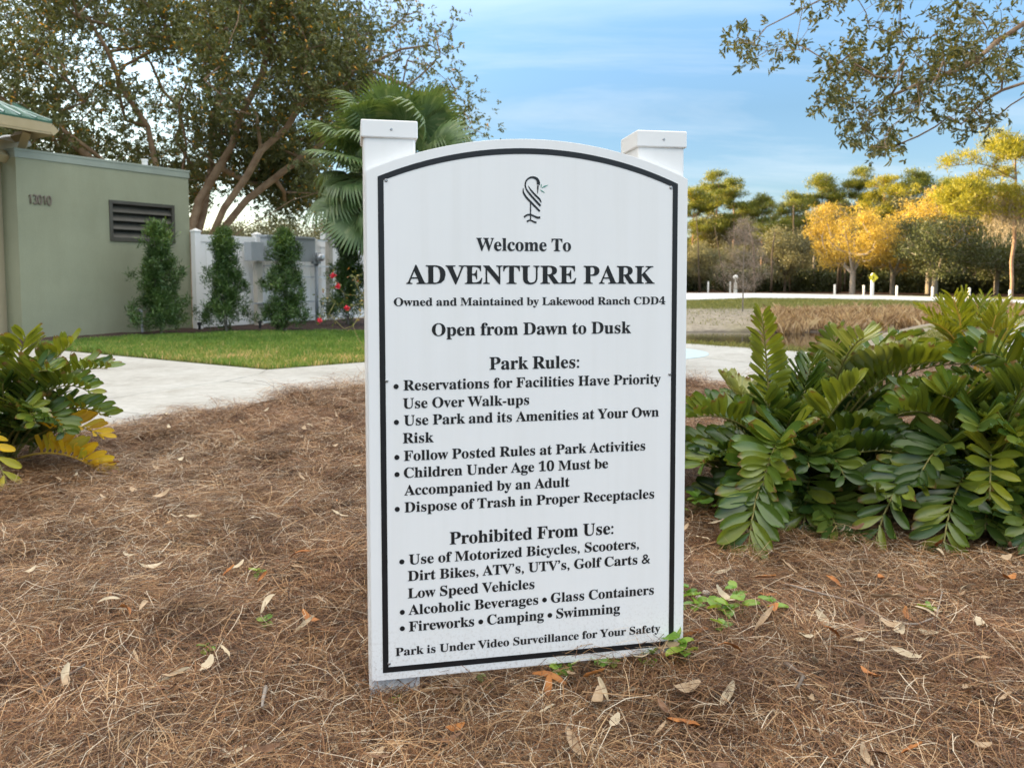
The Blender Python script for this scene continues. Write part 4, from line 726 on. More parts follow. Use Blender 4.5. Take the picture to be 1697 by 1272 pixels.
    'o': (501, [[251, -15, 209, -11, 170, -1, 135, 17, 103, 41, 77, 70, 56, 105, 40, 143, 31, 185, 28, 229, 31, 275, 40, 317, 56, 356, 77, 390, 103, 419, 135, 443, 170, 460, 208, 470, 250, 474, 292, 471, 330, 460, 365, 443, 396, 420, 422, 391, 444, 357, 459, 318, 469, 276, 472, 229, 469, 183, 459, 141, 444, 102, 422, 68, 396, 39, 366, 16, 331, -1, 293, -12], [251, 17, 276, 22, 296, 35, 311, 58, 316, 74, 324, 121, 327, 188, 327, 229, 325, 307, 319, 365, 309, 403, 295, 426, 275, 440, 251, 445, 225, 440, 205, 426, 191, 403, 182, 365, 176, 307, 174, 230, 176, 153, 181, 95, 186, 74, 191, 58, 206, 35, 226, 22]]),
    'p': (553, [[26, -207, 26, -184, 51, -179, 60, -175, 72, -160, 77, -137, 78, -95, 78, 362, 77, 389, 74, 409, 69, 422, 61, 429, 47, 435, 29, 439, 29, 462, 213, 462, 213, 391, 247, 438, 291, 466, 343, 475, 377, 472, 408, 461, 436, 444, 461, 421, 482, 393, 499, 360, 511, 322, 519, 282, 521, 238, 518, 191, 511, 148, 498, 108, 481, 72, 459, 42, 434, 18, 404, -1, 373, -11, 338, -15, 292, -8, 253, 13, 220, 48, 220, -86, 223, -131, 226, -147, 231, -159, 239, -169, 249, -175, 276, -182, 294, -183, 294, -207], [291, 42, 319, 47, 340, 62, 356, 88, 367, 125, 374, 172, 376, 230, 374, 286, 368, 332, 359, 369, 345, 394, 324, 409, 296, 414, 267, 407, 242, 386, 220, 350, 220, 102, 238, 69, 262, 49]]),
    'r': (428, [[27, 0, 27, 24, 45, 26, 58, 31, 68, 38, 73, 48, 77, 63, 78, 83, 78, 375, 77, 397, 74, 414, 69, 425, 61, 431, 48, 435, 30, 437, 31, 462, 217, 462, 217, 375, 235, 405, 256, 429, 279, 449, 302, 463, 325, 471, 347, 474, 373, 472, 394, 464, 410, 453, 422, 437, 429, 418, 431, 396, 429, 378, 423, 362, 414, 349, 401, 339, 386, 333, 369, 331, 353, 332, 340, 337, 331, 344, 301, 380, 292, 385, 281, 387, 267, 384, 254, 375, 241, 360, 230, 339, 224, 315, 222, 286, 222, 83, 224, 63, 228, 48, 237, 38, 249, 31, 269, 26, 294, 24, 294, 0]]),
    's': (429, [[225, -15, 197, -12, 165, -4, 123, 11, 109, 13, 95, 10, 84, 1, 76, -13, 53, -13, 53, 157, 79, 157, 91, 118, 107, 85, 129, 58, 154, 38, 181, 26, 209, 22, 232, 24, 251, 30, 266, 40, 277, 53, 284, 68, 286, 87, 280, 113, 262, 136, 232, 156, 159, 193, 127, 211, 101, 231, 81, 252, 67, 275, 58, 300, 55, 328, 60, 368, 73, 403, 97, 433, 128, 456, 165, 470, 210, 475, 234, 473, 317, 454, 327, 456, 336, 463, 343, 475, 363, 475, 363, 330, 340, 330, 328, 363, 312, 391, 293, 413, 271, 428, 247, 438, 222, 441, 202, 439, 186, 434, 173, 426, 164, 414, 158, 401, 156, 386, 158, 371, 163, 358, 172, 346, 199, 325, 218, 315, 285, 282, 316, 265, 341, 246, 360, 226, 373, 202, 380, 174, 383, 141, 378, 96, 364, 58, 340, 27, 307, 4, 269, -10]]),
    't': (340, [[184, -14, 148, -11, 119, -1, 98, 16, 84, 39, 75, 69, 72, 106, 72, 415, 30, 415, 30, 446, 68, 483, 102, 517, 156, 579, 192, 631, 215, 631, 215, 462, 309, 462, 309, 415, 215, 415, 215, 122, 218, 88, 223, 76, 229, 67, 238, 62, 250, 60, 272, 66, 291, 83, 307, 111, 331, 98, 294, 36, 245, -2]]),
    'u': (558, [[195, -15, 153, -11, 121, 3, 97, 26, 81, 57, 71, 96, 68, 144, 68, 369, 67, 390, 64, 407, 59, 421, 50, 430, 36, 436, 17, 438, 17, 462, 211, 462, 211, 110, 213, 94, 217, 80, 225, 69, 235, 60, 248, 55, 263, 53, 292, 58, 318, 73, 340, 98, 340, 369, 339, 392, 335, 409, 329, 422, 319, 430, 303, 436, 282, 438, 282, 462, 482, 462, 482, 104, 483, 84, 487, 68, 493, 58, 503, 51, 517, 46, 536, 44, 536, 19, 478, 15, 412, 4, 340, -15, 340, 60, 322, 38, 301, 20, 277, 5, 251, -6, 224, -13]]),
    'v': (456, [[212, -15, 57, 369, 33, 419, 24, 428, 12, 435, -4, 437, -4, 462, 244, 462, 244, 438, 210, 435, 196, 426, 192, 407, 194, 399, 275, 182, 351, 376, 359, 405, 353, 423, 334, 434, 303, 438, 303, 462, 454, 462, 454, 439, 437, 434, 424, 426, 414, 415, 396, 383, 387, 362, 238, -15]]),
    'w': (647, [[182, -15, 25, 394, 15, 416, 2, 430, -16, 437, -16, 462, 206, 462, 206, 437, 185, 434, 178, 431, 174, 426, 170, 411, 174, 390, 178, 376, 248, 189, 314, 350, 294, 411, 282, 430, 275, 434, 250, 439, 250, 462, 481, 462, 481, 437, 458, 433, 445, 425, 440, 408, 443, 390, 500, 210, 569, 381, 575, 401, 575, 418, 571, 425, 566, 430, 545, 437, 530, 439, 530, 462, 663, 462, 663, 439, 650, 437, 640, 432, 633, 424, 613, 384, 453, -15, 430, -15, 332, 293, 208, -15]]),
    'y': (447, [[78, -209, 54, -206, 33, -199, 15, -186, 1, -169, -7, -149, -10, -125, -8, -108, -2, -93, 7, -79, 20, -68, 35, -61, 53, -59, 69, -61, 83, -65, 95, -73, 104, -84, 109, -97, 112, -139, 118, -145, 128, -147, 140, -143, 154, -131, 178, -97, 193, -66, 209, -7, 48, 387, 37, 410, 27, 424, 16, 433, -7, 437, -7, 462, 241, 462, 241, 437, 211, 434, 202, 431, 196, 426, 192, 419, 191, 405, 196, 387, 276, 177, 347, 369, 354, 402, 353, 418, 348, 426, 342, 431, 318, 436, 302, 437, 302, 462, 446, 462, 446, 437, 433, 435, 422, 429, 413, 418, 395, 384, 386, 361, 241, -36, 208, -114, 193, -143, 176, -165, 160, -182, 142, -195, 123, -203, 102, -207]]),
    'z': (436, [[19, 0, 19, 21, 250, 428, 191, 428, 157, 425, 129, 418, 108, 405, 90, 385, 76, 357, 65, 322, 39, 322, 47, 462, 409, 462, 409, 433, 187, 37, 227, 37, 270, 40, 305, 49, 332, 65, 353, 88, 372, 120, 387, 160, 411, 160, 399, 0]]),
    '’': (219, [[59, 445, 121, 478, 160, 530, 173, 598, 165, 645, 142, 678, 106, 691, 75, 684, 54, 664, 46, 630, 53, 601, 71, 581, 99, 571, 99, 533, 88, 498, 59, 464]]),
}
from mathutils.geometry import tessellate_polygon
def pip(p, l):
    r = False; j = len(l) - 1
    for i in range(len(l)):
        if (l[i][1] > p[1]) != (l[j][1] > p[1]) and p[0] < (l[j][0] - l[i][0]) * (p[1] - l[i][1]) / (l[j][1] - l[i][1]) + l[i][0]: r = not r
        j = i
    return r
TESS = {}
def tess(ch):
    if ch not in TESS:
        adv, loops = GL[ch]; loops = [[(l[i], l[i + 1]) for i in range(0, len(l), 2)] for l in loops]
        fat = []
        for l in loops:                                   # the print is a little heavier than the outlines
            A = np.array(l, float); d1 = A - np.roll(A, 1, 0); d2 = np.roll(A, -1, 0) - A
            d1 /= np.linalg.norm(d1, axis=1)[:, None] + 1e-9; d2 /= np.linalg.norm(d2, axis=1)[:, None] + 1e-9
            n_ = np.stack([d1[:, 1] + d2[:, 1], -d1[:, 0] - d2[:, 0]], 1); n_ /= np.maximum(np.linalg.norm(n_, axis=1)[:, None], 0.9)
            area = np.sum(A[:, 0] * np.roll(A[:, 1], -1) - np.roll(A[:, 0], -1) * A[:, 1]); hole = sum(pip(l[0], k) for k in loops if k is not l) % 2
            fat.append([tuple(p) for p in A + n_ * (8 if not hole else -6) * (1 if area > 0 else -1)])
        loops = fat
        outer = [l for l in loops if sum(pip(l[0], k) for k in loops if k is not l) % 2 == 0]; V = []; F = []
        for o in outer:
            grp = [o] + [k for k in loops if k not in outer and pip(k[0], o)]; n = len(V)
            V += [p for l in grp for p in l]
            F += [tuple(n + q for q in t) for t in tessellate_polygon([[Vector((*p, 0)) for p in l] for l in grp])]
        TESS[ch] = (adv, V, F)
    return TESS[ch]
def text_mesh(s, u0, u1, v, cap, name='lettering'):
    k = cap / 0.678; x = 0.0; V = []; F = []
    for ch in s:
        if ch == ' ': x += 250; continue
        adv, vv, ff = tess(ch); n = len(V)
        V += [(x + p[0], p[1]) for p in vv]; F += [tuple(n + q for q in t) for t in ff]; x += adv - 6
    a = min(p[0] for p in V); b = max(p[0] for p in V); sx_ = (u1 - u0) / (b - a)
    me = bpy.data.meshes.new(name); me.from_pydata([(u0 + (p[0] - a) * sx_, -0.0003, v + p[1] * k / 1000) for p in V], [], F); me.update()
    return me
sign = tag(empty('park_sign', (0.0515, 1.7919, 0.0705), 0), 'white arched park rules sign with black lettering between two white square posts', 'sign')
sign.rotation_euler = Matrix.Rotation(R(10.9965), 4, 'Z').to_3x3().__matmul__(Matrix.Rotation(R(0.044), 3, 'Y')).__matmul__(Matrix.Rotation(R(-0.7314), 3, 'X')).to_euler()
def arch(hw, zs, zt, n=40, lower=0.0):
    s = zt - zs; rad = (hw * hw + s * s) / (2 * s); cz = zt - rad; a0 = math.asin(hw / rad)
    top = [(rad * math.sin(a), cz + rad * math.cos(a)) for a in np.linspace(a0, -a0, n)]
    return [(-hw, lower), (hw, lower)] + top
def solid(name, outer, y0, y1, mat, parent, inner=None, bev=0.0):
    bm = bmesh.new()
    def ring(p, y): return [bm.verts.new((x, y, z)) for x, z in p]
    if inner is None:
        a = ring(outer, y0); b = ring(outer, y1); n = len(a)
        f = bm.faces.new(a); bm.faces.new(b[::-1])
        for i in range(n): bm.faces.new((a[i], b[i], b[(i + 1) % n], a[(i + 1) % n]))
        bmesh.ops.recalc_face_normals(bm, faces=bm.faces[:])
        if bev: bmesh.ops.bevel(bm, geom=[e for e in bm.edges if len(e.link_faces) == 2 and any(len(q.verts) > 4 for q in e.link_faces)], offset=bev, segments=2, affect='EDGES')
    else:
        a = ring(outer, y0); b = ring(inner, y0); c = ring(outer, y1); n = len(a)
        for i in range(n):
            j = (i + 1) % n
            bm.faces.new((a[i], a[j], b[j], b[i])); bm.faces.new((a[i], c[i], c[j], a[j]))
        bmesh.ops.recalc_face_normals(bm, faces=bm.faces[:])
    me = bpy.data.meshes.new(name); bm.to_mesh(me); bm.free()
    return link(name, me, mat, parent)
panel = solid('panel', arch(0.381, 1.164, 1.246), 0.0, 0.019, M['panel'], sign, bev=0.0012)
solid('border', arch(0.3555, 1.1515, 1.2245, lower=0.0185), -0.0008, 0.001, M['ink'], sign, inner=arch(0.3425, 1.1435, 1.2115, lower=0.0315))
LINES = [
    ('Welcome To', -0.1344, 0.0904, 0.9886, 0.9892, 'w'),
    ('ADVENTURE PARK', -0.2943, 0.2981, 0.9132, 0.9126, 't'),
    ('Owned and Maintained by Lakewood Ranch CDD4', -0.3225, 0.3258, 0.8640, 0.8625, 's'),
    ('Open from Dawn to Dusk', -0.2373, 0.2396, 0.7954, 0.7939, 'o'),
    ('Park Rules:', -0.1047, 0.1110, 0.7142, 0.7144, 'h'),
    ('Reservations for Facilities Have Priority', -0.3027, 0.3162, 0.6713, 0.6714, 'b'),
    ('Use Over Walk-ups', -0.3043, -0.0103, 0.6304, 0.6300, 'b'),
    ('Use Park and its Amenities at Your Own', -0.3025, 0.3118, 0.5911, 0.5912, 'b'),
    ('Risk', -0.3051, -0.2348, 0.5504, 0.5504, 'b'),
    ('Follow Posted Rules at Park Activities', -0.3032, 0.2778, 0.5100, 0.5097, 'b'),
    ('Children Under Age 10 Must be', -0.3036, 0.1837, 0.4704, 0.4710, 'b'),
    ('Accompanied by an Adult', -0.3030, 0.0882, 0.4307, 0.4298, 'b'),
    ('Dispose of Trash in Proper Receptacles', -0.3029, 0.3016, 0.3909, 0.3904, 'b'),
    ('Prohibited From Use:', -0.1995, 0.1981, 0.3087, 0.3095, 'h'),
    ('Use of Motorized Bicycles, Scooters,', -0.2940, 0.2633, 0.2683, 0.2691, 'b'),
    ('Dirt Bikes, ATV’s, UTV’s, Golf Carts &', -0.2967, 0.2928, 0.2283, 0.2318, 'b'),
    ('Low Speed Vehicles', -0.2970, 0.0024, 0.1889, 0.1898, 'b'),
    ('Alcoholic Beverages', -0.2960, 0.0116, 0.1499, 0.1509, 'b'),
    ('Glass Containers', 0.0424, 0.3028, 0.1514, 0.1519, 'b'),
    ('Fireworks', -0.2953, -0.1429, 0.1108, 0.1114, 'b'),
    ('Camping', -0.1122, 0.0253, 0.1116, 0.1115, 'b'),
    ('Swimming', 0.0558, 0.2159, 0.1118, 0.1132, 'b'),
    ('Park is Under Video Surveillance for Your Safety', -0.3265, 0.3202, 0.0576, 0.0543, 'f'),
]
CAPS = dict(w=0.0287, t=0.0415, s=0.0178, o=0.0277, h=0.0287, b=0.0231, f=0.0188)
for s, u0, u1, v0, v1, k in LINES:
    me = text_mesh(s, u0, u1, (v0 + v1) / 2, CAPS[k])
    link('lettering', me, M['ink'], sign, (0, -0.0006, 0))
for u, v in [(-.3192, .6805), (-.3192, .5989), (-.3189, .5185), (-.319, .479), (-.3192, .3988), (-.3099, .2759), (-.31, .1577), (.0268, .1597), (-.3103, .1193), (-.1273, .1195), (.04, .1212)]:
    b = MB(); b.v = [(u + 0.0058 * math.cos(a), -0.0009, v + 0.0058 * math.sin(a)) for a in np.linspace(0, 2 * math.pi, 20, endpoint=False)]
    b.f = [tuple(range(20))]; b.build('bullet_mark', M['ink'], sign)
# wading bird emblem, drawn as ribbons
def LG(x, y): return (-0.0036 + (x - 440) * 0.000135, 1.1608 - (y - 235) * 0.000133)
def ribbon(name, pts, w, mat, yy=-0.0009):
    P = np.array([LG(*p) for p in pts]); w = np.asarray(w, float) * 0.000134 if not np.isscalar(w) else np.full(len(P), w * 0.000134)
    m = 24; s = np.linspace(0, len(P) - 1, m)
    # Catmull-Rom through the points
    def cr_(A):
        o = []
        for t in s:
            i = min(int(t), len(A) - 2); f = t - i
            p0, p1, p2, p3 = A[max(i - 1, 0)], A[i], A[i + 1], A[min(i + 2, len(A) - 1)]
            o.append(0.5 * ((2 * p1) + (-p0 + p2) * f + (2 * p0 - 5 * p1 + 4 * p2 - p3) * f * f + (-p0 + 3 * p1 - 3 * p2 + p3) * f ** 3))
        return np.array(o)
    Q = cr_(P); W = np.interp(s, np.arange(len(P)), w)
    T = np.gradient(Q, axis=0); T /= np.linalg.norm(T, axis=1)[:, None] + 1e-12; N = np.stack([-T[:, 1], T[:, 0]], 1)
    A = Q + N * W[:, None] / 2; B = Q - N * W[:, None] / 2
    v = [(a[0], yy, a[1]) for a in A] + [(b[0], yy, b[1]) for b in B]
    f = [(i, i + 1, m + i + 1, m + i) for i in range(m - 1)]
    mb = MB(); mb.v = v; mb.f = f
    return mb.build(name, mat, emblem)
emblem = empty('bird_emblem', (0, 0, 0), parent=sign)
ribbon('neck_stripe', [(552, 380), (552, 330), (520, 275), (440, 252), (360, 290), (325, 360), (335, 450), (400, 540), (500, 650), (592, 745)], [58, 55, 48, 34, 26, 24, 26, 34, 36, 36], M['ink'])
ribbon('wing_stripe', [(372, 398), (420, 470), (500, 560), (570, 625), (604, 685)], [4, 26, 32, 34, 14], M['ink'])
ribbon('wing_stripe', [(288, 440), (292, 520), (350, 610), (430, 690), (510, 770), (580, 838)], [6, 30, 36, 36, 34, 32], M['ink'])
ribbon('beak', [(545, 395), (543, 460), (536, 540)], [34, 22, 3], M['ink'], -0.0010)
ribbon('leg_stripe', [(415, 670), (415, 830), (415, 1000)], 21, M['ink'], -0.0010)
ribbon('water_stripe', [(302, 945), (350, 908), (415, 900), (480, 925), (530, 945), (586, 945)], [34, 30, 28, 30, 34, 38], M['ink'], -0.0011)
ribbon('water_stripe', [(350, 1022), (385, 1000), (425, 998), (470, 1020), (520, 1034)], [32, 26, 24, 28, 34], M['ink'], -0.0011)
ribbon('sprig_leaf', [(600, 430), (602, 395), (610, 365)], [3, 16, 3], M['teal'])
ribbon('sprig_leaf', [(608, 435), (665, 405), (728, 380)], [3, 24, 3], M['teal'])
ribbon('sprig_leaf', [(580, 465), (625, 490), (668, 518)], [3, 18, 3], M['teal'])
def screw(parent, u, v, y=-0.002, r=0.0038):
    b = MB(); b.lathe([(r, 0), (r, 0.0012), (r * 0.6, 0.0026)], n=12)
    b.box(-r * .7, r * .7, -r * .12, r * .12, 0.0022, 0.0028)
    o = b.build('screw', M['steel'], parent, (u, y + 0.0019, v)); o.rotation_euler = (R(90), 0, 0)
for u, v in [(-.3367, 1.1432), (.338, 1.1424), (-.3399, .6938), (.3393, .6929), (-.3411, .0395), (.3314, .0400)]: screw(sign, u, v)
for u, yaw in ((-0.3285, 0.9), (0.3240, -1.1)):
    p = empty('post', (u, 0.083, -0.10), R(yaw), sign)
    b = MB(); b.box(-0.0585, 0.0585, -0.0585, 0.0585, 0, 1.367, 0.005); b.build('post_shaft', M['post_vinyl'], p)
    c = MB(); h = 0.0635
    bm_z = 1.367
    c.box(-h, h, -h, h, bm_z - 0.026, bm_z + 0.014, 0.003)
    c.add([(-h + .002, -h + .002, bm_z + .012), (h - .002, -h + .002, bm_z + .012), (h - .002, h - .002, bm_z + .012), (-h + .002, h - .002, bm_z + .012), (0, 0, bm_z + 0.026)],
          [(0, 1, 4), (1, 2, 4), (2, 3, 4), (3, 0, 4)])
    c.build('post_cap', M['vinyl'], p)
    screw(p, 0.004, 1.360, -0.0645, 0.0034)
    s = MB(); s.box(-0.061, 0.061, -0.061, 0.061, 0.05, 0.1, 0.003)
# ------------------------------------------------------------------ block building
bld = tag(empty('utility_building', (C0[0], C0[1], 0), 0), 'low sage green stucco building with a bronze louvre and the number 13010', 'building')
bld.rotation_euler = (0, 0, math.atan2(WD[1], WD[0]))       # local x runs along the wall, local y is into the building
LW, HW = 3.02, 2.925
def wall_pt(px, py):
    dx, dz = (px - 848.5) / FPX, (542.0 - py) / FPX
    d = np.array([dx, CP + dz * SP, -SP + dz * CP]); n = np.array([WN[0], WN[1], 0]); o = np.array([C0[0], C0[1], 0]) - np.array([0, 0, EYE])
    t = (o @ n) / (d @ n); P = np.array([0, 0, EYE]) + d * t
    return (P[:2] - C0) @ WD, P[2]
vx0, vz1 = wall_pt(180, 331); vx1, _ = wall_pt(288, 339); _, vz0 = wall_pt(182, 399)
b = MB()     # front wall with the louvre opening, 0.2 thick
for x0, x1, z0, z1 in ((0, vx0, 0, HW), (vx1, LW, 0, HW), (vx0, vx1, 0, vz0), (vx0, vx1, vz1, HW)): b.box(x0, x1, 0, 0.2, z0, z1)
b.build('front_wall', M['stucco'], bld)
b = MB(); b.box(0.0, 0.2, 0.2, 2.6, 0, HW); b.build('side_wall', M['stucco'], bld)
b = MB(); b.box(LW - 0.2, LW, 0.2, 2.6, 0, HW); b.build('side_wall', M['stucco'], bld)
b = MB(); b.box(0.2, LW - 0.2, 2.4, 2.6, 0, HW); b.build('rear_wall', M['stucco'], bld)
b = MB(); b.box(-0.02, LW + 0.02, -0.02, 2.62, HW + 0.001, HW + 0.04, 0.004); b.box(-0.014, LW + 0.014, -0.014, 2.614, HW - 0.10, HW + 0.001)
b.build('flashing', M['stucco_cap'], bld)
fr = empty('louvre', (0, 0, 0), parent=bld)
b = MB(); e = 0.055
b.box(vx0, vx1, -0.022, 0.10, vz0, vz0 + e); b.box(vx0, vx1, -0.022, 0.10, vz1 - e, vz1)
b.box(vx0, vx0 + e, -0.020, 0.10, vz0 + e, vz1 - e); b.box(vx1 - e, vx1, -0.020, 0.10, vz0 + e, vz1 - e)
b.build('louvre_frame', M['bronze'], fr)
b = MB(); b.box(vx0 + .01, vx1 - .01, 0.10, 0.12, vz0 + .01, vz1 - .01); b.build('louvre_backing', M['dark'], fr)
ns_ = 4; step = (vz1 - vz0 - 2 * e) / ns_
for i in range(ns_):
    z = vz0 + e + step * (i + 0.5)
    b = MB(); b.add([(vx0 + e, -0.005, z - step * .42), (vx1 - e, -0.005, z - step * .42), (vx1 - e, 0.075, z + step * .30), (vx0 + e, 0.075, z + step * .30),
                     (vx0 + e, -0.005, z - step * .50), (vx1 - e, -0.005, z - step * .50), (vx1 - e, 0.085, z + step * .26), (vx0 + e, 0.085, z + step * .26)],
                    [(0, 1, 2, 3), (4, 7, 6, 5), (0, 4, 5, 1), (3, 2, 6, 7), (0, 3, 7, 4), (1, 5, 6, 2)])
    b.build('slat', M['bronze'], fr)
# raised numerals 13010 with rounded strokes
nx0, nz = wall_pt(46, 337); nx1, _ = wall_pt(85, 337); _, nzt = wall_pt(46, 322); hh = nzt - nz
def stroke(name, pl, cx):
    cell = (nx1 - nx0) / 5
    b = MB()
    for pts in pl:
        P = [(cx + x * cell * 0.42, -0.012, nz + (z * 0.5 + 0.5) * hh) for x, z in pts]
        b.tube(P, 0.013, 6)
    b.build('numeral', M['numeral'], bld, smooth=True)
ring = [(math.sin(a) * 0.9, math.cos(a)) for a in np.linspace(0, 2 * math.pi, 18)]
three = [(-0.8, 0.75), (-0.3, 1.0), (0.4, 0.95), (0.75, 0.55), (0.4, 0.12), (-0.1, 0.05), (0.45, -0.02), (0.85, -0.5), (0.4, -0.95), (-0.3, -1.0), (-0.85, -0.7)]
one = [(-0.5, 0.65), (0.1, 1.0), (0.1, -1.0)]
for i, pl in enumerate(([one], [three], [ring], [one], [ring])):
    stroke('n', pl, nx0 + (nx1 - nx0) * (i + 0.5) / 5)
# things on its roof and wall
b = MB(); b.lathe([(0.10, 0), (0.10, 0.16), (0.09, 0.17)], n=20); p_ = b.build('vent_neck', M['galv'], None)
rv = tag(empty('roof_vent', tuple(at(22, 240, 12.9))), 'round galvanised roof vent cap on the green building under the tan eave', 'vent')
p_.parent = rv; p_.location = (0, 0, -0.12)
b = MB(); b.lathe([(0.24, 0.0), (0.26, 0.02), (0.24, 0.07), (0.15, 0.13), (0.04, 0.155)], n=28); b.build('vent_hood', M['galv'], rv, smooth=True)
b = MB(); b.lathe([(0.05, -.2), (0.05, 0.05), (0.058, 0.05), (0.058, 0.09)], tuple(at(240, 272, 14.4)), 14)
tag(b.build('vent_pipe', M['post_white'], smooth=False), 'short white vent pipe standing on the green building roof edge', 'pipe')
b = MB(); q = wall_pt(232, 520); base = C0 + WD * q[0] + WN * 0.05
b.tube([(base[0], base[1], 0.0), (base[0], base[1], 0.40), (base[0] - .04, base[1], 0.42)], 0.018, 8)
tag(b.build('wall_pipe', M['pvc']), 'short grey pipe rising from the ground at the green wall behind the first shrub', 'pipe')
# pavilion at the far left
pav = tag(empty('pavilion', (-9.0, 12.3, 0)), 'tan pavilion corner with green metal roof at the left edge', 'building')
b = MB(); cpx = gnd(-30, 566)
b.box(-8.75 + 9, -7.98 + 9, -0.35, 0.35, 0, 3.15, 0.01); o = b.build('column', M['cream'], pav); 
tip = at(92, 210, 12.6); tl = tip - np.array([-9.0, 12.3, 0])
def pv(px, py, dist): return at(px, py, dist) - np.array([-9.0, 12.3, 0])
def sheet(name, quad, th_, mat, parent):
    A = np.array(quad); n = np.cross(A[1] - A[0], A[-1] - A[0]); n = n / np.linalg.norm(n) * th_
    k = len(A); v = list(A) + list(A + n)
    f = [tuple(range(k)), tuple(range(2 * k - 1, k - 1, -1))] + [(i, k + i, k + (i + 1) % k, (i + 1) % k) for i in range(k)]
    m = MB(); m.add(v, f); return m.build(name, mat, parent)
e0, e1 = pv(86, 205, 12.2), pv(-160, 160, 9.6); r1 = pv(-160, 112, 13.0); r0 = pv(20, 181, 12.9); e2 = pv(20, 170, 17.5)
sheet('roof_panel', [e1, e0, r0, r1], 0.03, M['green_metal'], pav)
sheet('roof_panel', [e0, e2, r0 + np.array([-.5, 1.5, .1]), r0], 0.03, M['green_metal'], pav)
for i in range(9):
    t = i / 8; a = e1 * (1 - t) + e0 * t; c = r1 * (1 - t) + r0 * t
    MB().tube([a + np.array([0, 0, .05]), c + np.array([0, 0, .05])], 0.014, 4).build('roof_seam', M['green_metal'], pav)
dn = np.array([0, 0, -0.17])
sheet('fascia', [e1, e0, e0 + dn, e1 + dn], 0.03, M['tan'], pav)
sheet('fascia', [e0, e2, e2 + dn, e0 + dn], 0.03, M['tan'], pav)
MB().tube([e0 + np.array([.02, 0, -.10]), e0 + np.array([-.9, .5, -0.12])], 0.085, 4).build('rafter_tail', M['tan'], pav)
MB().tube([e0 + np.array([-.42, .05, -.12]), e0 + np.array([-.80, .2, -0.85])], 0.075, 4).build('bracket', M['tan'], pav)
MB().tube([e1 + np.array([0, .3, -.45]), e0 + np.array([-.75, .3, -0.50])], 0.10, 4).build('beam', M['tan'], pav)
sheet('soffit', [e1 + dn * .9, e0 + dn * .9, r0 + dn * .9, r1 + dn * .9], 0.02, M['tan'], pav)

# ------------------------------------------------------------------ white vinyl fence
F0 = np.array([-5.96, 14.42]) + WD * 0.10
fence = tag(empty('vinyl_fence', (F0[0], F0[1], 0)), 'white vinyl privacy fence running behind the four clipped shrubs', 'fence')
fence.rotation_euler = (0, 0, math.atan2(WD[1], WD[0]))
FX = [0.0, 1.42, 3.55, 5.68]; npan = 3; HF = 1.80
for x in FX:
    o = MB().box(x - 0.064, x + 0.064, -0.064, 0.064, 0, HF + 0.03, 0.004).build('fence_post', M['vinyl'], fence)
    c = MB(); c.box(x - .074, x + .074, -.074, .074, HF + .03, HF + .055, .003); c.add([(x - .07, -.07, HF + .055), (x + .07, -.07, HF + .055), (x + .07, .07, HF + .055), (x - .07, .07, HF + .055), (x, 0, HF + .10)], [(0, 1, 4), (1, 2, 4), (2, 3, 4), (3, 0, 4)])
    c.build('post_cap', M['vinyl'], o)
bme = None
for k in range(npan):
    x0 = FX[k] + 0.064; x1 = FX[k + 1] - 0.064; nb = round((x1 - x0) / 0.15); bw = (x1 - x0) / nb
    MB().box(x0, x1, -0.025, 0.025, HF - 0.15, HF - 0.01, 0.003).build('rail', M['vinyl'], fence)
    MB().box(x0, x1, -0.025, 0.025, 0.04, 0.18, 0.003).build('rail', M['vinyl'], fence)
    for i in range(nb):
        if bme is None:
            o = MB().box(0.003, bw - 0.003, -0.011, 0.011, 0.18, HF - 0.15, 0.003).build('board', M['vinyl'], fence); bme = o.data
        else: o = link('board', bme, None, fence)
        o.location = (x0 + i * bw, 0, 0)
# electrical rack in front of it
rk = tag(empty('electrical_rack', (0, 0, 0)), 'grey electrical cabinets on a beige post rack before the white fence', 'electrical cabinet')
def fl(px, off=0.35):   # point on a line parallel to the fence, 'off' metres in front
    s = (px - 848.5) / FPX; A = F0 + WN * off
    t = (s * A[1] - A[0]) / (WD[0] - s * WD[1]); return A + WD * t
def zpx(py, y): return EYE + (458.0 - py) / FPX * y
def rbox(name, px0, px1, py0, py1, mat, off=0.35, dep=0.12, parent=rk, bev=0.006):
    a, c = fl(px0, off), fl(px1, off); y = (a[1] + c[1]) / 2
    z0, z1 = zpx(py1, y), zpx(py0, y)
    m = MB(); L = np.linalg.norm(c - a); m.box(0, L, 0, dep, z0, z1, bev)
    o = m.build(name, mat, parent, (a[0], a[1], 0)); o.rotation_euler = (0, 0, math.atan2(WD[1], WD[0])); return o
rbox('rack_post', 427, 436, 433, 540, M['beige'], 0.30)
rbox('rack_post', 547, 553, 392, 528, M['beige'], 0.30)
c1 = rbox('cabinet', 418, 439, 401, 432, M['greybox'], 0.42, 0.2)
c2 = rbox('cabinet', 445, 524, 394, 433, M['greybox'], 0.42, 0.2)
rbox('cabinet_lid', 444.5, 524.5, 391.5, 395, M['greybox'], 0.44, 0.24)
for pyy, x0, x1 in ((441, 440, 556), (459, 440, 560), (500, 420, 560), (399, 524, 545)):
    rbox('strut', x0, x1, pyy - 1.2, pyy + 1.2, M['galv'], 0.34, 0.04, bev=0.002)
    for q in range(int((x1 - x0) / 4)):
        pass
b = MB(); a = fl(525, 0.40); z1 = zpx(440, a[1]); b.tube([(a[0], a[1], 0), (a[0], a[1], z1)], 0.035, 10); b.build('conduit', M['pvc'], rk, smooth=True)
b = MB(); b.tube([(a[0], a[1], z1), (a[0], a[1], z1 + 0.28)], 0.05, 10); b.build('conduit_elbow', M['pvc'], rk, smooth=True)
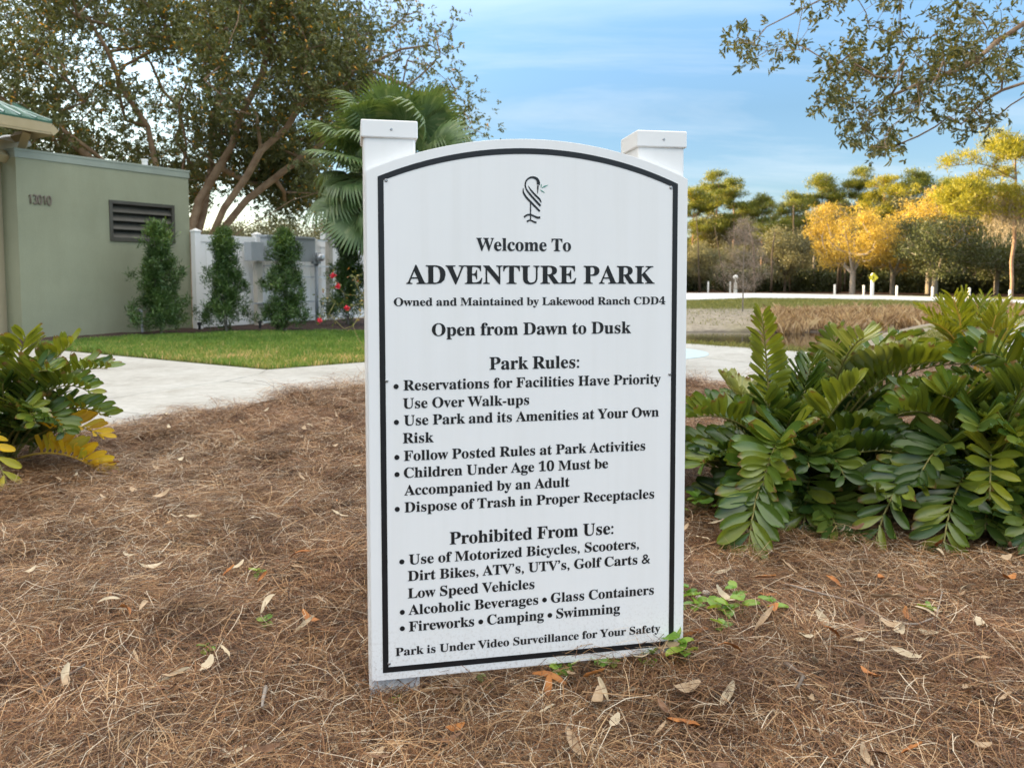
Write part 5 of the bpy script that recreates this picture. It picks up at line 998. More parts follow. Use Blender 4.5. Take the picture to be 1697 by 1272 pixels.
b = MB(); a = fl(529, 0.46); b.lathe([(0.085, 0), (0.085, .05), (0.07, .12), (0.03, .13)], n=18); o = b.build('meter', M['galv'], rk, (a[0], a[1], zpx(427, a[1])), smooth=True); o.rotation_euler = (R(90), 0, math.atan2(WD[1], WD[0]))
rbox('meter_box', 522, 533, 419, 437, M['greybox'], 0.44, 0.10)
rbox('white_box', 518, 528, 396, 419, M['vinyl'], 0.40, 0.10)
rbox('post_top_box', 541, 556, 387, 397, M['vinyl'], 0.40, 0.16)

# ------------------------------------------------------------------ trees
def unit(A): return A / (np.linalg.norm(A, axis=-1, keepdims=True) + 1e-12)
def leafcloud(C, L, W, g, bias=(0, 0, 0), up=0.4):
    n = len(C); D = unit(g.normal(0, 1, (n, 3)) + np.array(bias)); N = unit(g.normal(0, 1, (n, 3)) + np.array([0, 0, up]))
    S = unit(np.cross(D, N)); L = L * g.uniform(0.7, 1.25, n)[:, None]; W = W * g.uniform(0.75, 1.2, n)[:, None]
    Nn = np.cross(S, D)
    v = np.stack([C, C + D * L * 0.5 + S * W * 0.5, C + D * L + Nn * L * 0.12, C + D * L * 0.5 - S * W * 0.5], 1).reshape(-1, 3)
    return v, np.arange(n)[:, None] * 4 + np.array([[0, 1, 2, 3]])
def grow(nodes, par, att, g, step=0.5, bend=0.25, vert=0.0):
    """attach every attractor to the nearest skeleton node by a bent path"""
    nodes = [np.array(p, float) for p in nodes]; par = list(par); tips = []
    root = nodes[0]; order = np.argsort(np.linalg.norm(att - root, axis=1))
    A = np.zeros((len(att) * 12 + len(nodes) + 10, 3)); m = len(nodes); A[:m] = nodes; dep = np.zeros(len(A)); 
    for i in range(1, m): dep[i] = dep[par[i]] + np.linalg.norm(A[i] - A[par[i]])
    for k in order:
        a = att[k]; d = np.linalg.norm(A[:m] - a, axis=1); cost = d + 0.25 * dep[:m] * 0.3 + vert * np.maximum(0, A[:m, 2] - a[2])
        j = int(np.argmin(cost)); dist = d[j]; ns = max(1, min(8, int(dist / step))); p0 = A[j]
        off = g.normal(0, bend, 3) * dist * 0.5; last = j
        for q in range(1, ns + 1):
            t = q / ns; A[m] = p0 + (a - p0) * t + off * math.sin(math.pi * t); par.append(last); dep[m] = dep[last] + np.linalg.norm(A[m] - A[last]); last = m; m += 1
        tips.append(last)
    return A[:m], par, tips
def skeleton_mesh(A, par, r_tip, expo, mat_sides=6, rmax=1e9, minr=0.0, flare=0.0):
    n = len(A); cnt = np.zeros(n); ch = [[] for _ in range(n)]
    for i in range(n):
        if par[i] >= 0: ch[par[i]].append(i)
    for i in range(n - 1, -1, -1):
        if not ch[i]: cnt[i] = 1
        if par[i] >= 0: cnt[par[i]] += cnt[i]
    rad = np.minimum(rmax, r_tip * cnt ** expo)
    Vs = []; Fs = []; off = 0; stack = [0]; started = set()
    heads = [(0, None)]
    while heads:
        h, p = heads.pop(); chain = ([p] if p is not None else []) + [h]; cur = h
        while ch[cur]:
            nx = max(ch[cur], key=lambda c: rad[c])
            for c in ch[cur]:
                if c != nx: heads.append((c, cur))
            chain.append(nx); cur = nx
        if len(chain) < 2: continue
        P = A[chain]; r = rad[chain].copy()
        if p is not None: r[0] = min(r[0], r[1] * 1.25)
        r[-1] *= 0.5
        if r.max() < minr: continue
        v, f = tube_np(P, r, 8 if r.max() > 0.06 else (5 if r.max() > 0.02 else 3))
        Vs.append(v); Fs.append(f + off); off += len(v)
    return np.concatenate(Vs), np.concatenate(Fs)
def ell(n, c, r, g, shell=0.35):
    u = unit(g.normal(0, 1, (n, 3))); q = g.uniform(shell, 1, n) ** (1 / 2.2)
    return np.array(c) + u * q[:, None] * np.array(r)
def sprigs(tips, per, sig, g, k=6, jit=.012, axis=(0, 0, -.6)):
    """leaf bases gathered in sprigs of k leaves that fan out of one twig tip"""
    m = len(tips) * max(1, per // k); S = np.repeat(tips, max(1, per // k), 0) + g.normal(0, 1, (m, 3)) * np.array(sig)
    ax = unit(g.normal(0, 1, (m, 3)) + np.array(axis)); C = np.repeat(S, k, 0); A = np.repeat(ax, k, 0)
    t = np.tile(np.arange(k) / k, m)[:, None]; C = C + A * t * jit * 5 + g.normal(0, jit, C.shape)
    return C, unit(A * .9 + g.normal(0, .62, C.shape))
def leaf6(C, D, L, W, g):
    """folded leaf of two quads"""
    n = len(C); N = unit(g.normal(0, 1, (n, 3)) + np.array([0, 0, .5])); S = unit(np.cross(D, N)); N = np.cross(S, D)
    L = L * g.uniform(.65, 1.3, n)[:, None]; W = W * g.uniform(.75, 1.25, n)[:, None]
    v = np.stack([C, C + D * L * .3 + S * W * .42 + N * W * .15, C + D * L * .72 + S * W * .42 + N * W * .15, C + D * L - N * L * .08, C + D * L * .72 - S * W * .42 + N * W * .15, C + D * L * .3 - S * W * .42 + N * W * .15], 1)
    b6 = np.arange(n)[:, None] * 6; return v.reshape(-1, 3), np.concatenate([b6 + np.array([[0, 1, 2, 3]]), b6 + np.array([[0, 3, 4, 5]])])
def cloud_round(tips, per, sig, g):
    C = np.repeat(tips, per, 0) + g.normal(0, 1, (len(tips) * per, 3)) * np.array(sig); return C
def tinted(C, g, sc=0.8, base=0.5, amp=0.3, jit=0.16):
    return np.clip(base + amp * vnoise(C[:, 0] + C[:, 2] * 0.7, C[:, 1] + C[:, 2], sc, 7, 3) + g.normal(0, jit, len(C)), 0, 1)

# ---- the big spreading tree behind the building and the fence
g = np.random.default_rng(21)
BT = np.array([*at(318, 458, 20.5)[:2], 0.0])
LIMBS = [
    [(322, 425), (345, 390), (375, 345), (405, 295), (440, 255), (470, 215), (500, 175), (540, 140), (600, 112), (660, 84), (712, 72)],
    [(330, 430), (365, 385), (410, 335), (455, 292), (500, 262), (530, 240), (556, 205)],
    [(322, 425), (318, 375), (332, 330), (365, 280), (385, 240), (400, 190), (430, 130), (450, 60)],
    [(318, 425), (305, 360), (298, 300), (305, 240), (300, 170), (330, 90), (340, 20)],
    [(312, 425), (285, 350), (268, 270), (240, 210), (205, 150), (180, 90), (150, 30)],
    [(312, 430), (260, 380), (200, 300), (120, 230), (40, 180), (-60, 130)],
    [(335, 435), (400, 382), (450, 350), (490, 330), (520, 320)],
    [(318, 420), (335, 350), (345, 280), (352, 200), (372, 120), (400, 30)],
]
LZ = [20.0, 20.6, 20.8, 21.5, 21.0, 20.2, 19.6, 22.4]
nodes = [BT - [0, 0, .1], BT + [0.02, 0, 0.5]]; par = [-1, 0]
for L_, z_ in zip(LIMBS, LZ):
    last = 1
    P = [at(x, y, 20.5 + (z_ - 20.5) * min(1, i / 3)) for i, (x, y) in enumerate(L_)]
    for p in P:
        nodes.append(p + g.normal(0, 0.05, 3)); par.append(last); last = len(nodes) - 1
att = np.concatenate([ell(330, at(250, 150, 21.5), (5.4, 4.2, 3.4), g), ell(230, at(440, 140, 20.5), (2.9, 3.4, 2.7), g), ell(110, at(30, 150, 20.5), (3.4, 3, 2.7), g),
                      ell(60, at(200, 290, 22), (3.0, 2.2, 1.3), g, 0.1), ell(46, at(460, 300, 21.5), (1.4, 1.6, 0.8), g, 0.1), ell(90, at(330, -20, 21), (6.5, 4, 1.6), g, 0.1), ell(40, at(545, 110, 20), (1.6, 2.0, 1.6), g, 0.1)])
spray = np.array([at(x + g.normal(0, 14), y + g.normal(0, 12), 20 + g.normal(0, .7)) for x, y in
                  [(600, 95), (625, 120), (655, 75), (680, 110), (705, 80), (720, 120), (742, 95), (755, 140), (762, 170), (735, 165), (700, 150), (670, 140), (778, 155), (785, 195), (640, 60), (690, 40), (730, 50), (615, 60), (590, 125), (575, 80), (750, 200), (770, 215)] for _ in range(3)])
px_ = 848.5 + att[:, 0] / att[:, 1] * FPX; py_ = 458 - (att[:, 2] - EYE) / att[:, 1] * FPX
core = (((px_ - 400) / 110) ** 2 + ((py_ - 290) / 95) ** 2 < 1) | (((px_ - 300) / 60) ** 2 + ((py_ - 220) / 130) ** 2 < 1)
att[core & (att[:, 1] < 21.6), 1] += 2.2              # the limbs fork in front of the crown here
keep = (att[:, 2] > 2.6) & ~((py_ > 330) & (px_ < 430))
att = np.concatenate([att[keep], spray])
A, par2, tips = grow(nodes, par, att, g, step=0.55, bend=0.18)
V, F = skeleton_mesh(A, par2, 0.0140, 0.50, rmax=0.32)
big = tag(empty('spreading_tree', tuple(BT)), 'big spreading tree with many rising limbs behind the green building', 'tree')
me = mesh_np('trunk', V - BT, F, smooth=True); link('trunk', me, M['bark'], big)
T = A[tips]; dense = np.arange(len(T))
sp = np.isin(np.round(T, 4)[:, 0], np.round(spray, 4)[:, 0])
Ca, Da = sprigs(T[~sp], 204, (0.33, 0.33, 0.22), g, 7, .022, (0, 0, .1)); Cb, Db = sprigs(T[sp], 60, (0.25, 0.2, 0.17), g, 6, .02, (0, 0, -.2))
C = np.concatenate([Ca, Cb]); D = np.concatenate([Da, Db]); v, f = leaf6(C, D, .100, .043, g); tn = tinted(C, g, 0.9, 0.46, 0.28, 0.17)
warm = g.uniform(0, 1, len(C)) < .02 + .05 * (vnoise(C[:, 0], C[:, 2], 1.3, 33) > .35); tn[warm] = 1.0  # scattered leaves coloured orange to paint low-sun glow into the crown
link('crown', mesh_np('crown', v - BT, f, np.tile(tn, 2)), M['oakleaf'], big)

# ---- generic round-headed tree
def round_tree(seed, H, rx, rz, trunk_h, nclump, per, leaf, sig, mat, bark, name, r_tip=0.012, fork=3, lean=0.0, low=0.0, base=.5):
    g = np.random.default_rng(seed); nodes = [np.array([0, 0, -.1]), np.array([lean * .3, 0, trunk_h * .5]), np.array([lean, 0, trunk_h])]; par = [-1, 0, 1]
    for k in range(fork):
        a = k * 2 * math.pi / fork + g.uniform(0, 1); last = 2
        for q in (0.35, 0.7, 1.0):
            nodes.append(np.array([lean + math.cos(a) * rx * .5 * q, math.sin(a) * rx * .5 * q, trunk_h + (H - trunk_h) * .6 * q ** .8])); par.append(last); last = len(nodes) - 1
    cz = (H + trunk_h) / 2 - low
    lob = [ell(int(nclump * .30), (lean, 0, cz), (rx * .68, rx * .64, rz * .70), g, .2)]
    for _ in range(17):                                   # ragged outline: many small boughs of their own
        u = unit(g.normal(0, 1, 3)); q = g.uniform(.55, .92); s_ = g.uniform(.16, .36)
        lob.append(ell(max(3, int(nclump * .042)), (lean + u[0] * rx * q, u[1] * rx * q, cz + u[2] * rz * q), (rx * s_, rx * s_, rz * s_ * .8), g, .1))
    att = np.concatenate(lob); att = att[att[:, 2] > trunk_h * .55]
    A, p2, tips = grow(nodes, par, att, g, step=H * .07, bend=.2)
    V, F = skeleton_mesh(A, p2, r_tip, 0.5, rmax=.30)
    C = cloud_round(A[tips], per, (sig, sig, sig * .75), g); v, f = leafcloud(C, leaf[0], leaf[1], g, up=.6)
    return (mesh_np('trunk', V, F, smooth=True), bark), (mesh_np('crown', v, f, tinted(C, g, .5 / max(.6, rx / 3), base, .30)), mat), name
def pine_tree(seed, H, crown, rx, per=85, mat=None):
    """crown = part of the height with branches; clumpy, layered and open"""
    g = np.random.default_rng(seed); n = 9; z = np.linspace(-.1, H, n); wob = np.cumsum(g.normal(0, .05, n)); w2 = np.cumsum(g.normal(0, .05, n))
    nodes = [np.array([wob[i], w2[i], z[i]]) for i in range(n)]; par = list(range(-1, n - 1)); att = []
    for k in range(32):
        t = g.uniform(0, 1) ** .8; zz = H * (1 - crown) + t * H * crown; r = rx * (0.30 + .85 * math.sin(math.pi * min(1, .25 + .75 * t))) * g.uniform(.15, 1.15); a = g.uniform(0, 6.28)
        c = np.array([r * math.cos(a), r * math.sin(a), zz + .1]); m = g.integers(4, 8)
        att += [c + g.normal(0, 1, 3) * np.array([.34, .34, .12]) * rx * .5 for _ in range(m)]
    att = np.array(att); A, p2, tips = grow(nodes, par, att, g, step=.5, bend=.12, vert=2.0)
    V, F = skeleton_mesh(A, p2, .010, .47, rmax=.16)
    C = cloud_round(A[tips], per, (.19, .19, .12), g); v, f = leafcloud(C, .26, .036, g, bias=(0, 0, .9), up=0)
    return (mesh_np('trunk', V, F, smooth=True), M['bark_pine']), (mesh_np('crown', v, f, tinted(C, g, .6, .48, .25)), mat or M['pineleaf']), 'pine_tree'
def place(proto, x, y, sc, rz, label, cat='tree', group=None, sz=None, z=None):
    (tm, bark), (cm, leaf), name = proto
    o = tag(empty(name, (x, y, float(th(np.array(x), np.array(y))) if z is None else z), rz), label, cat, group)
    o.scale = (sc, sc, sz or sc)
    for nm, me, mt in (('trunk', tm, bark), ('crown', cm, leaf)):
        if not me.materials: me.materials.append(mt)
        c = bpy.data.objects.new(nm, me); COL.objects.link(c); c.parent = o
    return o
def tx(px, dist): return (px - 848.5) / FPX * dist
PINES = [pine_tree(100, 9.0, .56, 1.9), pine_tree(101, 9.5, .46, 1.5), pine_tree(102, 8.6, .62, 2.4)]
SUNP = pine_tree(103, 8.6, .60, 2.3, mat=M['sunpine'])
OAK_D = round_tree(110, 6.4, 4.4, 2.5, 1.9, 330, 60, (.20, .085), .42, M['darkoak'], M['bark_grey'], 'oak_tree', low=.2, r_tip=.02)
OAK_G = round_tree(111, 6.0, 2.7, 2.6, 1.3, 240, 60, (.18, .07), .38, M['greyoak'], M['bark_dark'], 'oak_tree')
GOLD = round_tree(112, 6.4, 3.5, 2.7, 1.5, 420, 40, (.22, .045), .22, M['gold'], M['bark_grey'], 'golden_tree', r_tip=.016)
def toph(py, d): return EYE + (458 - py) / FPX * d
for px, top, d, k, lab in [
    (1150, 312, 60, 0, 'green pine tree just right of the sign post, half hidden by it'),
    (1184, 284, 63, 1, 'tallest thin pine tree between the sign post and the bare tree'),
    (1212, 296, 58, 1, 'slim pine tree rising behind the left side of the bare tree'),
    (1262, 322, 57, 2, 'broad green pine tree straight above the bare tree'),
    (1312, 318, 60, 2, 'broad green pine tree above the grey oak beside the bare tree'),
    (1360, 290, 62, 0, 'narrow pine tree with a flat tuft just left of the golden tree'),
    (1232, 345, 66, 0, 'low distant pine tree filling the gap behind the bare tree'),
    (1425, 278, 61, 1, 'open feathery pine tree rising behind the first golden tree'),
    (1462, 285, 58, 2, 'sunlit pine tree above the yellow pedestrian sign'),
    (1512, 282, 60, 2, 'sunlit broad pine tree left of the second golden tree'),
    (1572, 296, 62, 0, 'grey green pine tree behind the big dark oak'),
    (1612, 292, 47, 2, 'bright yellow green pine tree left of the mossy pine'),
    (1390, 330, 64, 0, 'low pine tree seen between two golden crowns'),
    (1720, 300, 52, 0, 'pine tree cut by the right edge behind the mossy pine'),
    (1085, 300, 58, 0, 'pine tree hidden mostly behind the right half of the sign'),
]:
    H = PINES[k][0][0]; h0 = (9.0, 9.5, 8.6)[k] + .35; s = toph(top, d) / h0
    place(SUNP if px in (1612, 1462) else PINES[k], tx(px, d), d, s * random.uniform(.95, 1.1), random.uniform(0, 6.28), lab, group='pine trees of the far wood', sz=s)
for px, top, d, proto, h0, lab in [
    (1300, 372, 50, OAK_G, 6.2, 'round grey green oak between the bare tree and the golden tree'),
    (1160, 398, 52, OAK_G, 6.2, 'dark round oak at the foot of the pines beside the sign post'),
    (1212, 402, 55, OAK_G, 6.2, 'low grey oak directly behind the bare tree'),
    (1370, 385, 54, OAK_G, 6.2, 'grey oak whose crown shows left of the golden tree'),
    (1548, 350, 40, OAK_D, 6.6, 'big wide dark green oak right of the yellow pedestrian sign'),
    (1650, 372, 44, OAK_D, 6.6, 'dark oak at the right edge behind the mossy pine'),
    (1468, 360, 52, OAK_D, 6.6, 'dark oak between the two golden crowns'),
    (1730, 350, 40, OAK_D, 6.6, 'dark oak cut off by the right edge of the view'),
    (1270, 352, 62, OAK_G, 6.2, 'tall grey oak behind the broad green pine'),
    (1335, 345, 60, OAK_G, 6.2, 'grey green oak behind the left edge of the golden tree'),
    (1190, 350, 61, OAK_G, 6.2, 'grey oak filling the gap under the slim pines'),
    (1420, 330, 60, OAK_G, 6.2, 'grey green oak rising behind the golden trees'),
    (1500, 318, 58, OAK_G, 6.2, 'tall grey green oak between the golden crowns'),
    (1640, 330, 56, OAK_G, 6.2, 'grey oak behind the mossy pine'),
    (1060, 400, 50, OAK_G, 6.2, 'grey oak standing behind the sign panel'),
]:
    s = toph(top, d) / h0
    place(proto, tx(px, d), d, s, random.uniform(0, 6.28), lab, group='oaks of the far wood')
place(GOLD, tx(1412, 42.5), 42.5, toph(322, 42.5) / 6.6, 1.0, 'wide golden yellow tree glowing in the low sun left of the big dark oak', group='golden trees')
place(GOLD, tx(1538, 46), 46, toph(304, 46) / 6.6, 3.1, 'second golden tree rising above and behind the big dark oak', group='golden trees')
place(GOLD, tx(1478, 43.5), 43.5, toph(352, 43.5) / 6.6, 5.0, 'smaller golden tree between the wide golden one and the dark oak', group='golden trees')
# tall pine with hanging moss at the right edge
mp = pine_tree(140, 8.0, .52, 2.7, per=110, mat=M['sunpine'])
mo = place(mp, tx(1672, 34), 34, 1.0, 0.4, 'tall pine with pinkish trunk and hanging grey moss at the right edge', sz=toph(222, 34) / 8.3)
g = np.random.default_rng(141); C = ell(260, (0.0, 0, 4.9), (1.5, 1.2, 1.0), g, .1); C = C[np.abs(C[:, 0]) > 0.12]
hang = []
for c in C:
    L = g.uniform(.5, 1.6); m = 26; s = g.uniform(0, 1, m); hang.append(c + np.stack([g.normal(0, .05, m), g.normal(0, .05, m), -s * L], 1))
C = np.concatenate(hang); v, f = leafcloud(C, .22, .022, g, bias=(0, 0, -3), up=0)
link('hanging_moss', mesh_np('hanging_moss', v, f, g.uniform(0, 1, len(f))), M['moss'], mo)
# bare young cypress on the far bank
g = np.random.default_rng(150); H = 2.95; cyp = gnd(1231, 510)
nodes = [np.array([0, 0, z]) for z in np.linspace(-.05, H, 12)]; par = list(range(-1, 11)); att = []
for k in range(330):
    t = g.uniform(.22, .99); r = 1.22 * (1 - t) ** .55 * min(1, (t - .1) * 4) * g.uniform(.3, 1.0); a = g.uniform(0, 6.28); att.append((r * math.cos(a), r * math.sin(a), t * H + r * .15))
A, p2, tips = grow(nodes, par, np.array(att), g, step=.16, bend=.10, vert=.3)
V, F = skeleton_mesh(A, p2, .0035, .42, rmax=.055)
bt = tag(empty('bare_tree', (cyp[0], cyp[1], float(th(cyp[0], cyp[1])))), 'bare brown young cypress standing alone on the far bank', 'tree')
link('trunk', mesh_np('trunk', V, F, smooth=True), M['bark_grey'], bt)
C = cloud_round(A[tips], 24, (.09, .09, .08), g); v, f = leafcloud(C, .15, .0046, g, up=0)
link('twigs', mesh_np('twigs', v, f, g.uniform(0, 1, len(f))), M['bare'], bt)
# undergrowth and the dark wood behind
g = np.random.default_rng(160); n = 330000
x = g.uniform(-62, 75, n); y = 66 + g.exponential(3.0, n) + 1.5 * vnoise(x, x * 0, .15, 5); hcap = 4.0 + 1.8 * vnoise(x, x * 0 + 3, .12, 8)
z = g.uniform(0, 1, n) ** .9 * hcap
v, f = leafcloud(np.stack([x, y, z], 1), .42, .20, g)
tag(link('distant_woods', mesh_np('distant_woods', v, f, tinted(np.stack([x, y, z], 1), g, .3, .4, .3)), M['darkoak']), kind='stuff')
n = 90000; x = g.uniform(8, 52, n); y0 = 50.5 - 0.13 * np.clip(x - 14, 0, 1e9) ** 1.75 * .55; y0 = np.maximum(y0, 33); y = y0 + 2.5 + g.exponential(2.2, n) + 1.2 * vnoise(x, x * 0, .3, 5)
hc = 1.3 + 1.2 * vnoise(x, y, .22, 15); z = np.clip(g.uniform(0, 1, n) * hc, 0, 9); k = (vnoise(x, y, .35, 19) > -.35)
v, f = leafcloud(np.stack([x, y, z], 1)[k], .22, .10, g)
tag(link('undergrowth', mesh_np('undergrowth', v, f, tinted(np.stack([x, y, z], 1)[k], g, .3, .35, .3)), M['darkoak']), kind='stuff')
# bare forest stems
g = np.random.default_rng(165); n = 40
for i in range(n):
    px = g.uniform(1135, 1697); d = g.uniform(46, 60); x = tx(px, d); hgt = g.uniform(2.5, 6); r = g.uniform(.04, .09); l = g.normal(0, .35)
    P = [(0, 0, -.1), (l * .2, 0, hgt * .3), (l * .5 + g.normal(0, .1), 0, hgt * .65), (l, 0, hgt)]
    m = MB(); m.tube(P, [r, r * .85, r * .7, r * .4], 6); o = m.build('tree_trunk', M['bark_dark' if i % 6 else 'bark_grey'], None, (x, d, -.03), smooth=True)
    tag(o, 'thin bare trunk standing in the shade of the far wood', 'tree trunk', 'bare trunks in the far wood')
# backdrop trees beyond the fence, behind the big tree
BR = round_tree(170, 5.6, 3.0, 2.4, 1.2, 200, 60, (.22, .10), .42, M['greyoak'], M['bark_dark'], 'round_tree')
for px, top, d, lab in [(470, 352, 46, 'round tree far behind the fence under the palm'), (575, 345, 50, 'round tree far behind the fence beside the sign'), (392, 362, 44, 'low round tree seen under the big tree limbs'),
                        (690, 300, 52, 'distant round tree behind the sign top, left part'), (230, 300, 48, 'distant tree above the flat roof of the green building'), (90, 290, 46, 'distant tree behind the pavilion roof'), (840, 380, 55, 'distant tree behind the middle of the sign'), (940, 380, 58, 'distant tree behind the right part of the sign')]:
    place(BR, tx(px, d), d, toph(top, d) / 5.8, random.uniform(0, 6.28), lab, group='round trees beyond the fence')
# belt of trees along the park's left side (it shades the park at this hour)
bp = []
g = np.random.default_rng(180)
for yy in np.arange(-30, 60, 2.2):
    for xx in (-31, -34.5, -38, -42):
        bp.append((xx + g.normal(0, .8), yy + g.normal(0, .8), 0, g.uniform(0, 6.28), g.uniform(1.85, 2.15) * (1 if yy < 32 else .80 if yy < 48 else .6)))
bp = np.array(bp); bm_ = round_tree(181, 6.0, 2.7, 3.0, .3, 260, 110, (.34, .17), .5, M['darkoak'], M['bark_dark'], 'x')[1][0]
bm_.materials.append(M['darkoak']); bo = bpy.data.objects.new('belt_crown', bm_)
instancer('tree_belt', pts_mesh(bp[:, :3], np.stack([bp[:, 3] * 0, bp[:, 3] * 0, bp[:, 3]], 1), np.stack([bp[:, 4]] * 3, 1)), bo)
# ---- overhanging oak branch, upper right
g = np.random.default_rng(190); OB = np.array([10.6, 8.2, 0.0]); Z_ = 8.6
limb = [at(1990, -190, 8.6), at(1830, -60, 8.5), at(1740, 10, 8.5), at(1651, 70, 8.5), at(1618, 100, 8.5), at(1570, 123, 8.5), at(1520, 140, 8.4), at(1475, 160, 8.4), at(1440, 190, 8.3)]
nodes = [OB - [0, 0, .1], OB + [-.1, 0, 1.3], OB + [-.4, 0, 2.7], OB + [-1.0, 0, 3.9]] + limb; par = [-1, 0, 1, 2, 3] + list(range(4, 4 + len(limb) - 1))
for extra in ([at(1700, -130, 9.2), at(1560, -90, 9.2), at(1420, -30, 9.0), at(1330, 15, 8.8), at(1270, 45, 8.7)], [at(1790, 60, 8.2), at(1720, 130, 8.1), at(1660, 150, 8.1)]):
    last = 4 if len(extra) == 5 else 5
    for p in extra: nodes.append(p); par.append(last); last = len(nodes) - 1
pxs = []
def blob(n, cx0, cy0, rx0, ry0):
    a = g.uniform(0, 6.28, n); r = np.sqrt(g.uniform(0, 1, n)); return np.stack([cx0 + rx0 * r * np.cos(a), cy0 + ry0 * r * np.sin(a)], 1)
B_ = [blob(60, 1455, 150, 75, 80), blob(30, 1440, 205, 60, 42), blob(60, 1500, 95, 120, 50), blob(48, 1590, 130, 75, 60), blob(18, 1612, 190, 34, 40), blob(12, 1585, 185, 24, 30), blob(12, 1375, 165, 26, 18), blob(6, 1370, 110, 14, 14),
      blob(14, 1238, 60, 28, 24), blob(9, 1307, 78, 18, 12), blob(44, 1510, 25, 180, 45), blob(50, 1640, 60, 90, 60), blob(40, 1760, 90, 80, 90), blob(30, 1420, -25, 150, 35), blob(14, 1465, 245, 24, 18), blob(5, 1245, 92, 12, 12)]
pp = np.concatenate(B_); zz_ = 8.5 + g.normal(0, .45, len(pp)); att = np.array([at(a, b, c) for (a, b), c in zip(pp, zz_)])
A, p2, tips = grow(nodes, par, att, g, step=.15, bend=.15)
V, F = skeleton_mesh(A, p2, .0030, .50, rmax=.17)
ob = tag(empty('overhanging_oak', tuple(OB)), 'oak whose leafy branch hangs into the upper right sky', 'tree')
link('trunk', mesh_np('trunk', V - OB, F, smooth=True), M['bark'], ob)
T = A[tips]; C, D = sprigs(T, 18, (.07, .085, .07), g, 6, .010, (0, 0, -.9))
v, f = leaf6(C, D, .070, .024, g)
link('crown', mesh_np('crown', v - OB, f, np.tile(g.uniform(0, 1, len(C)), 2)), M['liveoak'], ob)

# ---- sabal palm behind the sign
pb = np.array([tx(655, 15.2), 15.2, 0.0]); palm = tag(empty('fan_palm', tuple(pb)), 'cabbage palm with green fan leaves rising behind the left sign post', 'palm tree')
m = MB(); m.tube([(0, 0, -.1), (.03, 0, 1.0), (-.02, .02, 2.2), (0, 0, 3.05)], [.19, .16, .15, .17], 12); m.build('trunk', M['bark_grey'], palm, smooth=True)
g = np.random.default_rng(200)
def fan(g, R_=.72, nseg=34, droop=.5):   # a fan of narrow folded segments
    V = []; F = []; T = []
    for i in range(nseg):
        t = (i + .5) / nseg * 2 - 1; a = t * R(128); L = R_ * (1 - .22 * abs(t)) * g.uniform(.93, 1.05); w = R_ * .027
        d = np.array([math.cos(a), math.sin(a), 0]); s = np.array([-math.sin(a), math.cos(a), 0]); b = len(V); k = 6
        for q in range(k):
            u = q / (k - 1); wd = w * (.25 + 1.1 * math.sin(math.pi * min(1, u * .62 + .08))) * (1 - u ** 3.5) + .001
            p = d * L * (u * (1 - .12 * droop * u * u)) + np.array([0, 0, .16 * math.cos(a) * u - droop * .62 * L * max(0, u - .45) ** 1.7 * 1.5 * (.7 + .6 * g.uniform() if q == k - 1 else 1)])
            V += [p + s * wd, p + np.array([0, 0, -.012 * (1 - u)]), p - s * wd]
        for q in range(k - 1):
            F += [(b + 3 * q, b + 3 * q + 1, b + 3 * q + 4, b + 3 * q + 3), (b + 3 * q + 1, b + 3 * q + 2, b + 3 * q + 5, b + 3 * q + 4)]; T += [np.clip(g.normal(.5, .18), 0, 1)] * 2
    return mesh_np('fan_blade', np.array(V), np.array(F), T, smooth=True)
fans = [fan(g, .98, 46, 1.0), fan(g, .92, 44, 1.5), fan(g, 1.0, 46, .6)]
for f_ in fans: f_.materials.append(M['palm'])
for i in range(46):
    az = i * 2.399 + g.uniform(-.2, .2); el = R(75 - 125 * (i / 45) ** .85); Lp = g.uniform(.85, 1.3)
    d = np.array([math.cos(az) * math.cos(el), math.sin(az) * math.cos(el), math.sin(el)])
    p1 = d * Lp * .55 + np.array([0, 0, .02]); p2_ = d * Lp + np.array([0, 0, -.14 * math.cos(el)])
    top = np.array([0, 0, 3.05])
    m = MB(); m.tube([top, top + p1, top + p2_], [.02, .012, .009], 5); lf = m.build('palm_leaf', M['palm'], palm)
    T_ = unit(p2_ - p1); S_ = unit(np.cross(np.array([0, 0, 1.0]), T_)); N_ = np.cross(T_, S_)
    if g.uniform() < .6: roll = g.normal(0, .8)
    else: roll = g.normal(0, .2)
    S2 = S_ * math.cos(roll) + N_ * math.sin(roll); N2 = np.cross(T_, S2)
    bl = bpy.data.objects.new('fan_blade', fans[i % 3]); COL.objects.link(bl); bl.parent = lf
    Mx = Matrix([[T_[k], S2[k], N2[k], (top + p2_)[k]] for k in range(3)] + [[0, 0, 0, 1]]); bl.matrix_local = Mx
